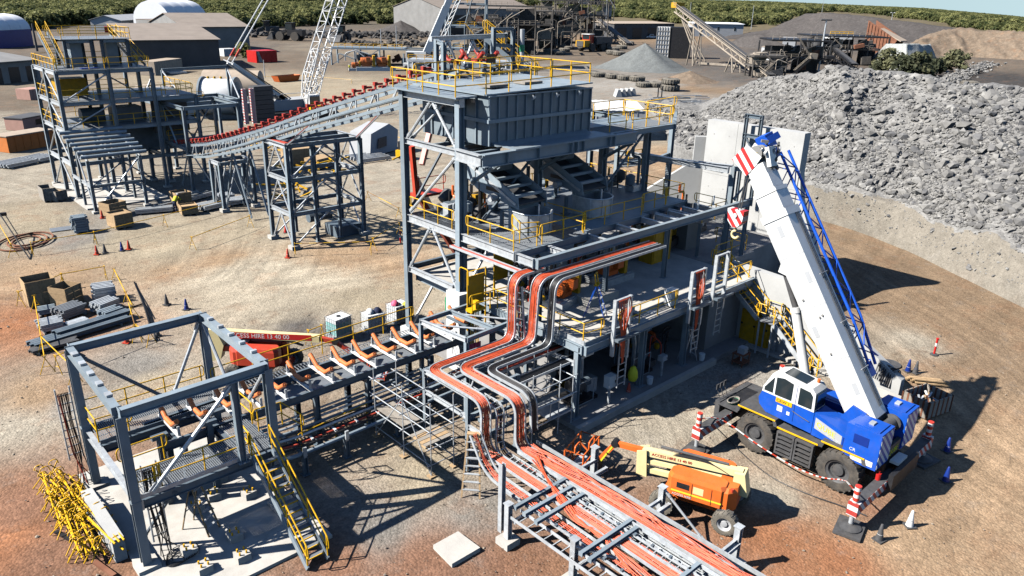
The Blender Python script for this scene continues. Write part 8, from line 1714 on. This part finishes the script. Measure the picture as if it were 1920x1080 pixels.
for k in range(6): t.p('loop', MB().path([Vector((6.1+.07*k+(.3+.05*k)*math.cos(a), 23.7+.03*k+(.26+.04*k)*math.sin(a), .12+.02*k)) for a in np.linspace(0, 6.0, 20)], .014, 5, True), 'cable_black')
# red hose rings and pole on the left ground
t = T('hose_coil', 'two loose rings of rust red hose lying on the ground at the left edge', 'hose coil', tuple(G(40, 452)))
c = G(42, 455)
for k, (r1, r2) in enumerate(((2.2, 1.2), (1.25, .7), (2.0, 1.35))): t.p('ring', MB().path([c+Vector((r1*math.cos(a)*.8+r2*math.sin(a)*.35+k*.3, r1*math.sin(a), .06+.03*k)) for a in np.linspace(0, 6.2, 30)], .07, 6, True), 'rust')
t = T('leaning_pole', 'dark pole leaning over the hose rings at the left edge', 'pole', tuple(G(56, 486))); t.p('pole', MB().tube(G(56, 486), G(6, 440)+Z*2.0, .05, 6), 'black'); t.p('box', MB().cbox(G(14, 440)+Z*1.6, .5, .3, .25), 'black')
for k, (a, b, lb) in enumerate((((252, 530), (285, 625), 'long dark cable trailing on the ground right of the laydown area'), ((275, 575), (292, 640), 'thin dark pole lying from the laydown area to the grey cone'), ((215, 585), (270, 570), 'dark pole lying behind the steel bundles'))):
    t = T('ground_cable', lb, 'cable', tuple(G(*a))); p = [G(*a)+Z*.04, G((a[0]+b[0])/2+3, (a[1]+b[1])/2)+Z*.04, G(*b)+Z*.04]; t.p('cable', MB().path(fillet(p, 1.5), .05, 5), 'cable_black')
# ------------------------------------------------------------------ crates and steel bundles
def crate(label, pa, pb, depth, h, m='timber', openr=True, group='timber crates', slats=4, filled=None):
    a, b = G(*pa), G(*pb); d, n, L = basis(a, b); t = T('crate', label, 'crate', tuple(a), group); P = lambda s, k, z: a+d*s+n*k+Z*z
    for q in range(slats):
        z0 = .12+(h-.12)*q/slats; z1 = .12+(h-.12)*(q+1)/slats-.015
        t.p('slat', MB().prism([P(0, 0, z0), P(L, 0, z0), P(L, 0, z1), P(0, 0, z1)], n*.03), m); t.p('slat', MB().prism([P(0, depth-.03, z0), P(L, depth-.03, z0), P(L, depth-.03, z1), P(0, depth-.03, z1)], n*.03), m)
        t.p('slat', MB().prism([P(0, .035, z0), P(0, depth-.035, z0), P(0, depth-.035, z1), P(0, .035, z1)], d*.03), m); t.p('slat', MB().prism([P(L-.03, .035, z0), P(L-.03, depth-.035, z0), P(L-.03, depth-.035, z1), P(L-.03, .035, z1)], d*.03), m)
    for s in (.05, .5, .95): t.p('batten', MB().prism([P(L*s-.05, -.03, .1), P(L*s+.05, -.03, .1), P(L*s+.05, -.03, h), P(L*s-.05, -.03, h)], n*.029), m)
    for s in (.1, .5, .9): t.p('skid', MB().prism([P(L*s-.06, 0, 0), P(L*s+.06, 0, 0), P(L*s+.06, depth, 0), P(L*s-.06, depth, 0)], Z*.1), 'timber_grey')
    t.p('floor', MB().prism([P(.03, .03, .12), P(L-.03, .03, .12), P(L-.03, depth-.03, .12), P(.03, depth-.03, .12)], Z*.02), 'black')
    if not openr: t.p('lid', MB().prism([P(0, 0, h+.005), P(L, 0, h+.005), P(L, depth, h+.005), P(0, depth, h+.005)], Z*.03), m)
    if filled: t.p('contents', MB().prism([P(.06, .06, h*.4), P(L-.06, .06, h*.4), P(L-.06, depth-.06, h*.4), P(.06, depth-.06, h*.4)], Z*(h*.45)), filled)
    return t, P, L
t, P, L = crate('tallest brown crate with rough marks on its side in the laydown area', (56, 580), (112, 568), 1.5, 1.75, slats=2)
crate('smaller open crate with an orange lined rim beside the tallest crate', (128, 580), (158, 566), 1.3, 1.35, slats=3, filled=None)
crate('open pale crate standing alone, the larger of two near the lean-to', (218, 432), (252, 425), 1.6, 1.3, slats=3, filled='timber'); crate('brown crate behind the open pale crate near the lean-to', (208, 410), (240, 402), 1.5, 1.3, slats=3)
crate('timber crate on the left of the pair at the tower slab', (84, 380), (106, 377), 2.0, 1.3, 'timber_grey', slats=3); crate('timber crate holding grey parts at the right of the pair by the slab', (107, 379), (128, 374), 1.6, 1.0, 'timber_grey', slats=2, filled='timber')
crate('crate the worker is bending over', (335, 393), (362, 388), 1.5, 1.5, slats=3, filled='timber_grey'); crate('low crate in front of the worker', (342, 406), (373, 402), 1.2, .9, slats=2, filled='timber')
crate('large timber crate inside the tall trestle', (545, 312), (600, 306), 3.0, 1.9, 'timber', slats=3, openr=False); crate('flat timber crate right of the larger one behind the trestle', (596, 320), (628, 312), 2.0, 1.2, 'timber', slats=2, openr=False)
def bundle(label, pa, pb, w_, rows, n_, m='galv', kind='tube', r=.06, group='steel bundles in the laydown area', sp=None, gap=1.06):
    a, b = G(*pa), G(*pb); d, n, L = basis(a, b); t = T('steel_bundle', label, 'steel bundle', tuple(a), group); mid = (a+b)/2
    for s in (.12, .88): t.p('bearer', MB().bar(a.lerp(b, s)-n*.1+Z*.06, a.lerp(b, s)+n*(w_+.1)+Z*.06, .1, .12), 'timber_grey')
    for q in range(rows):
        for k in range(n_):
            y = w_*(k+.5)/n_; z = .12+r+q*r*2*gap; j = rng.uniform(-.12, .12)
            if kind == 'tube': t.p('bar', MB().bar(a-d*j+n*y+Z*z, b-d*j+n*y+Z*z, r*1.8, r*1.8), m)
            else: t.p('bar', MB().ib(a-d*j+n*y+Z*z, b-d*j+n*y+Z*z, r*2, r*1.7), m)
    return t
bundle('grey sheeted steel bundle at the back right of the laydown area', (178, 572), (218, 566), 1.4, 5, 5, 'galv', r=.09)
bundle('bundle of dark channels in front of the tallest crate', (72, 596), (105, 590), .9, 2, 4, 'steel', r=.08); bundle('stack of grating panels and angles, nearest the left barrier', (80, 628), (122, 618), 1.3, 3, 7, 'galv', r=.07); bundle('stack of grey frames in the middle of the laydown area', (122, 604), (165, 588), 1.2, 4, 6, 'grating', r=.07)
bundle('bundle of pale brackets in front of the grey frames', (135, 622), (172, 610), .9, 2, 8, 'galv', r=.06); bundle('stack of dark steel treads right of the grey frames', (192, 592), (228, 578), 1.1, 4, 5, 'galv', r=.07); bundle('low stack of grey steel right of the brackets', (198, 606), (232, 594), .9, 3, 4, 'steel', r=.08)
bundle('longest dark steel beams along the near side of the laydown area', (66, 660), (248, 604), 1.0, 1, 4, 'steel_dark', 'ib', .13); bundle('dark channels behind the longest beams', (110, 640), (250, 596), .6, 2, 3, 'steel_dark', 'ib', .1); bundle('row of round dark pipes at the very front of the laydown area', (62, 668), (150, 645), .7, 1, 5, 'charcoal', r=.08)
bundle('grey panel pack standing alone on the ground near the four cones', (142, 440), (168, 436), 1.2, 6, 5, 'steel', r=.1, group='steel bundles on open ground'); t = T('steel_sheet', 'dark sheet of mesh lying flat left of the grey panel pack', 'mesh sheet', tuple(G(110, 432))); a, b = G(96, 436), G(140, 430); d, n, L = basis(a, b); t.p('sheet', MB().prism([a+Z*.02, b+Z*.02, b+n*1.2+Z*.02, a+n*1.2+Z*.02], Z*.03), 'grating')
for pa, pb, w_, lb in (((256, 404), (325, 398), .8, 'pale steel lengths lying left of the worker'), ((385, 398), (420, 390), 1.6, 'low pile of mesh panels right of the worker'), ((410, 378), (440, 374), 1.4, 'pile of mixed fittings and offcuts under the background conveyor'), ((432, 388), (470, 382), 1.6, 'stack of corrugated sheets at the edge of the shade'), ((18, 318), (75, 306), 3.0, 'stack of galvanised steel beside the orange container, left one'), ((78, 306), (112, 298), 3.0, 'stack of galvanised steel beside the orange container, right one'), ((676, 308), (735, 300), 4.0, 'sheets and flat steel scattered beyond the tall trestle'), ((320, 140), (352, 138), 3.0, 'orange edged steel frames by the tan container'), ((300, 395), (400, 368), .6, 'long steel lengths in the shade behind the worker')):
    bundle(lb, pa, pb, w_, 2, 6, 'galv', r=.1, group='steel bundles on open ground')
for k, (px, py, lb) in enumerate(((580, 330, 'tangle of yellow rails and brackets stacked inside the tall trestle'), (510, 285, 'yellow machine frame behind the background conveyor'), (622, 322, 'yellow brackets lying right of the crate behind the trestle'), (560, 360, 'heap of yellow stair parts at the back of the trestle'))):
    c = G(px, py); t = T('yellow_steel', lb, 'yellow steelwork', tuple(c), 'yellow steelwork heaps')
    for q in range(16):
        p = c+Vector((rng.normal(0, 1.4), rng.normal(0, 1.2), rng.uniform(.1, 1.3))); a = rng.uniform(0, 6); t.p('bar', MB().bar(p, p+Vector((math.cos(a)*rng.uniform(.6, 2.2), math.sin(a)*rng.uniform(.6, 2.2), rng.uniform(-.3, .4))), .14, .14), 'yellow' if q % 3 else 'yellow_dark')
# dark machines and light tower
t = T('light_tower', 'small yellow mobile machine with a black engine box beyond the trestle', 'machine', tuple(G(758, 298)), None, .4); t.p('body', MB().box(-1.0, 1.0, -.6, .6, .4, 1.2), 'yellow'); t.p('engine_box', MB().box(-.6, .6, -.5, .5, 1.2, 2.2), 'black'); t.p('drawbar', MB().bar((-1, 0, .5), (-2.6, 0, .4), .15, .15), 'yellow')
for s in (-1, 1): t.p('wheel', MB().tube((0, s*.6, .35), (0, s*.75, .35), .35, 14), 'rubber')
t = T('white_tank', 'white rounded hopper shell lying on its side beyond the tall trestle', 'hopper', tuple(G(700, 285)), None, .3); t.p('shell', MB().prism([(-3, -2, 0), (2.4, -2, .2), (3.2, -1.6, 2.6), (1.4, -1.6, 3.6), (-2.4, -1.8, 2.8)], (0, 3.4, 0)), 'clad_pale'); t.p('opening', MB().prism([(-1.6, -2.03, .9), (.2, -2.02, 1.0), (.4, -1.94, 2.2), (-1.2, -1.95, 2.1)], (0, -.05, .0)), 'charcoal')
t = T('elevated_lift', 'red scissor arm of a lift standing in shade behind the left columns', 'lift', (27.5, 37.0, 0)); t.p('mast', MB().bar((30.2, 36.2, 1.6), (25.6, 35.8, 8.0), .28, .28), 'orange_red'); t.p('riser', MB().bar((25.4, 35.6, 7.8), (25.0, 35.4, 11.0), .26, .26), 'orange_red'); t.p('platform', MB().box(25.4, 27.4, 35.4, 36.4, 7.9, 8.05), 'orange_red'); t.p('arm', MB().bar((26.4, 36.4, 9.6), (28.2, 37.2, 13.0), .28, .28), 'orange_red'); t.p('boom', MB().bar((25.6, 36.0, 9.0), (28.0, 37.6, 6.2), .3, .34), 'white'); t.p('base', MB().box(29.4, 31.6, 35.2, 36.8, .5, 1.2), 'orange_red')
for x in (29.6, 31.3):
    for y in (35.2, 36.8): t.p('wheel', MB().tube((x, y-.18, .42), (x, y+.18, .42), .42, 14), 'tyre_pale')
t.rail([(25.5, 35.5, 8.05), (27.3, 35.5, 8.05)], m='orange_red')
# ------------------------------------------------------------------ liquid totes
def tote(label, base, rz, full=True, pallet=True):
    t = T('ibc_tote', label, 'liquid tote', tuple(base), 'caged liquid totes', rz); z0 = 0
    if pallet:
        for k in range(5): t.p('pallet_board', MB().box(-.6, .6, -.52+k*.22, -.36+k*.22, .26, .29), 'timber_grey')
        for y in (-.45, 0, .45): t.p('pallet_bearer', MB().box(-.6, .6, y-.05, y+.05, 0, .255), 'timber_grey')
        z0 = .3
    b = MB().box(-.56, .56, -.46, .46, z0+.12, z0+1.1); t.p('tank', b, 'white_plastic'); 
    if full: t.p('liquid_level', MB().box(-.563, .563, -.463, .463, z0+.13, z0+.85), 'teal_liquid')
    t.p('base_frame', MB().box(-.6, .6, -.5, .5, z0, z0+.11), 'galv'); t.p('cap', MB().tube((0, 0, z0+1.1), (0, 0, z0+1.15), .12, 14), 'black')
    cg = MB()
    for k in range(6):
        x = -.6+1.2*k/5; cg.tube((x, -.5, z0+.1), (x, -.5, z0+1.14), .014, 5).tube((x, .5, z0+.1), (x, .5, z0+1.14), .014, 5); y = -.5+1.0*k/5; cg.tube((-.6, y, z0+.1), (-.6, y, z0+1.14), .014, 5).tube((.6, y, z0+.1), (.6, y, z0+1.14), .014, 5)
    for q in range(5): z = z0+.12+q*.255; cg.path([(-.6, -.5, z), (.6, -.5, z), (.6, .5, z), (-.6, .5, z)], .014, 5, True)
    t.p('cage', cg, 'galv', stuff=True)
    if pallet: t.p('sign', MB().box(-.66, -.63, -.3, .3, .1, .4), 'galv')
    return t
tote('white caged tote of pale green liquid on a timber pallet', G(637, 634), .15); tote('empty caged tote with cloths on top, second from left', G(701, 618), -.1, False, False); tote('caged tote with buckets and a hi-vis bag, nearest the building leg', G(748, 600), .1, False, False)
for k, (px, py, z, m, lb) in enumerate(((698, 590, 1.15, 'white_plastic', 'bundle of white cloth on the empty tote'), (704, 592, 1.15, 'denim', 'dark blue cloth on the empty tote'), (744, 585, 1.15, 'pink', 'red topped bottle on the tote by the building leg'), (757, 590, 1.0, 'hivis', 'yellow bag hanging on the tote by the building leg'))):
    c = G(px, 618 if k < 2 else 602)+Z*z; c.x += (k % 2)*.3-.1; t = T('cloth', lb, 'cloth', tuple(c)); t.p('heap', MB().lathe(c, [(.28, 0), (.24, .12), (.12, .24), (.02, .28)], 9), m, smooth=True)
dup_b = T('bucket', 'white bucket on the ground before the tote by the building leg', 'bucket', tuple(G(743, 605)), 'buckets'); dup_b.p('pail', MB().lathe(G(743, 605), [(.15, 0), (.18, .4)], 14), 'white_plastic')
t = T('drum', 'dark green drum beside the white pier', 'drum', tuple(G(843, 582))); t.p('drum_body', MB().lathe(G(843, 582), [(.29, 0), (.3, .3), (.285, .32), (.3, .6), (.29, .88), (.02, .88)], 18), 'green', smooth=True)
# ------------------------------------------------------------------ skip, timber and hoses by the wing wall
a = G(1733, 768); t = T('skip_bin', 'rusty scrap skip of offcuts behind the crane', 'skip bin', tuple(a), None, -.25)
for q in ([(-.9, -.7), (.9, -.7)], [(.9, -.7), (.9, .7)], [(.9, .7), (-.9, .7)], [(-.9, .7), (-.9, -.7)]):
    (x0, y0), (x1, y1) = q; t.p('side_panel', MB().bar((x0, y0, .5), (x1, y1, .5), .05, .9), 'timber_grey')
    for k in range(6): t.p('rib', MB().bar((x0+(x1-x0)*k/5*1.0, y0+(y1-y0)*k/5, .06), (x0+(x1-x0)*k/5, y0+(y1-y0)*k/5, .95), .09, .09), 'rust')
t.p('floor', MB().box(-.88, .88, -.68, .68, .05, .08), 'rust')
for k in range(14): a_ = rng.uniform(0, 6); x, y = rng.uniform(-.5, .5), rng.uniform(-.35, .35); t.p('offcut', MB().bar((x, y, .45+rng.random()*.2), (x+.35*math.cos(a_), y+.3*math.sin(a_), .5+rng.random()*.3), .08, .06), ('timber', 'paper', 'galv', 'rust')[k % 4])
t = T('timber_stack', 'low stack of timber planks behind the end of the wing wall', 'timber stack', tuple(G(1712, 715)))
for k in range(7): p = G(1697+k*3, 712+k*1.2); t.p('plank', MB().bar(p+Z*(.1+.08*(k % 3)), p+Vector((1.0, -1.4, .1+.08*(k % 3))), .2, .06), 'timber')
t = T('hose_bundle', 'bundle of dark hoses draped over the end of the wing wall', 'hose bundle', (38.8, 12.0, 1.0))
for k in range(9): t.p('hose', MB().path(fillet([(38.5-.05*k, 12.3+.09*k, .4+.05*k), (38.7, 12.25+.1*k, 1.3+.04*k), (39.0, 12.1+.09*k, 1.35), (39.3, 12.0+.1*k, .5)], .2, 4), .035, 6), 'cable_black' if k % 3 else 'clad_grey', smooth=True)
# warning tape and cable on the ground in front of the crane
t = T('barrier_tape', 'red and white tape strung along the front of the crane between its outriggers', 'barrier tape', tuple(G(1300, 800)))
pp = [Vector((26.25, 15.75, 1.7)), G(1345, 820)+Z*1.1, G(1420, 862)+Z*.7, G(1490, 895)+Z*.45, G(1540, 912)+Z*.4, G(1580, 922)+Z*.6, Vector((26.2, 8.65, 1.7))]
pp = resample(fillet(pp, 1.5), .8)
for i in range(len(pp)-1): t.p('tape', MB().bar(pp[i], pp[i+1], .07, .02), 'white' if i % 2 else 'orange_red')
t = T('ground_cable', 'thin black cable curving on the ground in front of the crane', 'cable', tuple(G(1345, 810))); t.p('cable', MB().path(fillet([G(x, y)+Z*.03 for x, y in ((1340, 800), (1400, 860), (1450, 900), (1520, 930), (1580, 950), (1625, 968))], 2), .022, 5), 'cable_black')
t = T('ground_hose', 'long black hose lying on the slope of the ore pile at the right edge', 'hose', tuple(G(1850, 410))); pts_ = [GD(x, y, dd) for x, y, dd in ((1830, 425, 67.5), (1850, 405, 69), (1880, 392, 70), (1910, 384, 70.5), (1940, 378, 71))]; t.p('hose', MB().path(fillet([p+Z*.35 for p in pts_], 2), .09, 6), 'cable_black')
t = T('drum_reel', 'small white round float on the ground behind the wing wall', 'disc', tuple(G(1668, 683))); t.p('disc', MB().lathe(G(1668, 683), [(.6, 0), (.6, .05), (.02, .06)], 20), 'charcoal')
# ------------------------------------------------------------------ people
def person(label, loc, rz, bend=0.0, shirt='hivis', hat='white'):
    """standing or bending worker: one skinned body, clothing as shells"""
    t = T('person', label, 'person', tuple(loc), None, rz)
    hip = Vector((0, 0, .92)); ch = hip+Vector((0, math.sin(bend)*.5, math.cos(bend)*.5)); nk = ch+Vector((0, math.sin(bend*1.1)*.12, math.cos(bend*1.1)*.12)); hd_ = nk+Vector((0, math.sin(bend)*.16, math.cos(bend)*.16))
    vs = [hip, ch, nk]; es = [(0, 1), (1, 2)]; rd = [.15, .17, .065]
    def chain(st, pts, rs):
        p = st
        for q, r in zip(pts, rs): vs.append(Vector(q)); rd.append(r); es.append((p, len(vs)-1)); p = len(vs)-1
    for s in (-1, 1):
        chain(0, [(s*.10, 0, .86), (s*.12, .04, .48), (s*.12, -.02, .09), (s*.13, .14, .05)], [.115, .08, .055, .045])
        sh = ch+Vector((s*.2, 0, .03)); el = sh+Vector((s*.06, .12+.2*math.sin(bend), -.26)); hn = el+Vector((-s*.04, .22, -.12)); chain(1, [sh, el, hn, hn+Vector((0, .08, -.02))], [.075, .055, .04, .035])
    me = bpy.data.meshes.new('body'); me.from_pydata([tuple(v) for v in vs], es, []); me.materials.append(MATS['denim'])
    o = bpy.data.objects.new('body', me); COL.objects.link(o); o.parent = t.o
    md = o.modifiers.new('skin', 'SKIN'); 
    for i, r in enumerate(rd): me.skin_vertices[0].data[i].radius = (r, r)
    me.skin_vertices[0].data[0].use_root = True; sb = o.modifiers.new('sub', 'SUBSURF'); sb.levels = 1; sb.render_levels = 2
    d = (ch-hip).normalized(); t.p('vest', MB().lathe(hip+d*.08, [(.19, 0), (.21, .2), (.225, .4), (.16, .52), (.09, .56)], 16, d), shirt, smooth=True)
    t.p('head', MB().lathe(hd_-d*.12, [(.02, 0), (.075, .03), (.1, .12), (.09, .2), (.05, .25), (.01, .26)], 14, d), 'skin', smooth=True); t.p('hard_hat', MB().lathe(hd_-d*.0, [(.15, 0), (.115, .02), (.11, .08), (.07, .15), (.01, .17)], 16, d), hat, smooth=True)
    for s in (-1, 1):
        sh = ch+Vector((s*.2, 0, .03)); el = sh+Vector((s*.06, .12+.2*math.sin(bend), -.26)); t.p('sleeve', MB().tube(sh, el, .085, 10, .065), shirt, smooth=True); t.p('boot', MB().box(s*.12-.05, s*.12+.05, -.06, .22, 0, .1), 'rust')
    return t
person('worker in a yellow shirt bending over a timber crate', G(329, 398), -1.0, .75)
person('worker in a yellow shirt standing in the shade under the background conveyor', G(412, 338), .5, .2)
person('worker in yellow at the left end of the far plant platform', G(656, 134), 1.0, .1)
# weeds at the bottom edge
t = T('weed_tuft', 'small green weed tuft growing at the bottom edge beside the rack', 'weed', tuple(G(1265, 1072)))
for k in range(26): a_ = rng.uniform(0, 6); c = G(1262, 1078); t.p('blade', MB().add([c+Vector((math.cos(a_)*.05, math.sin(a_)*.05, 0)), c+Vector((math.cos(a_+.6)*.05, math.sin(a_+.6)*.05, 0)), c+Vector((math.cos(a_)*.3*rng.uniform(.4, 1), math.sin(a_)*.3*rng.uniform(.4, 1), rng.uniform(.15, .4)))], [(0, 1, 2)]), 'green')
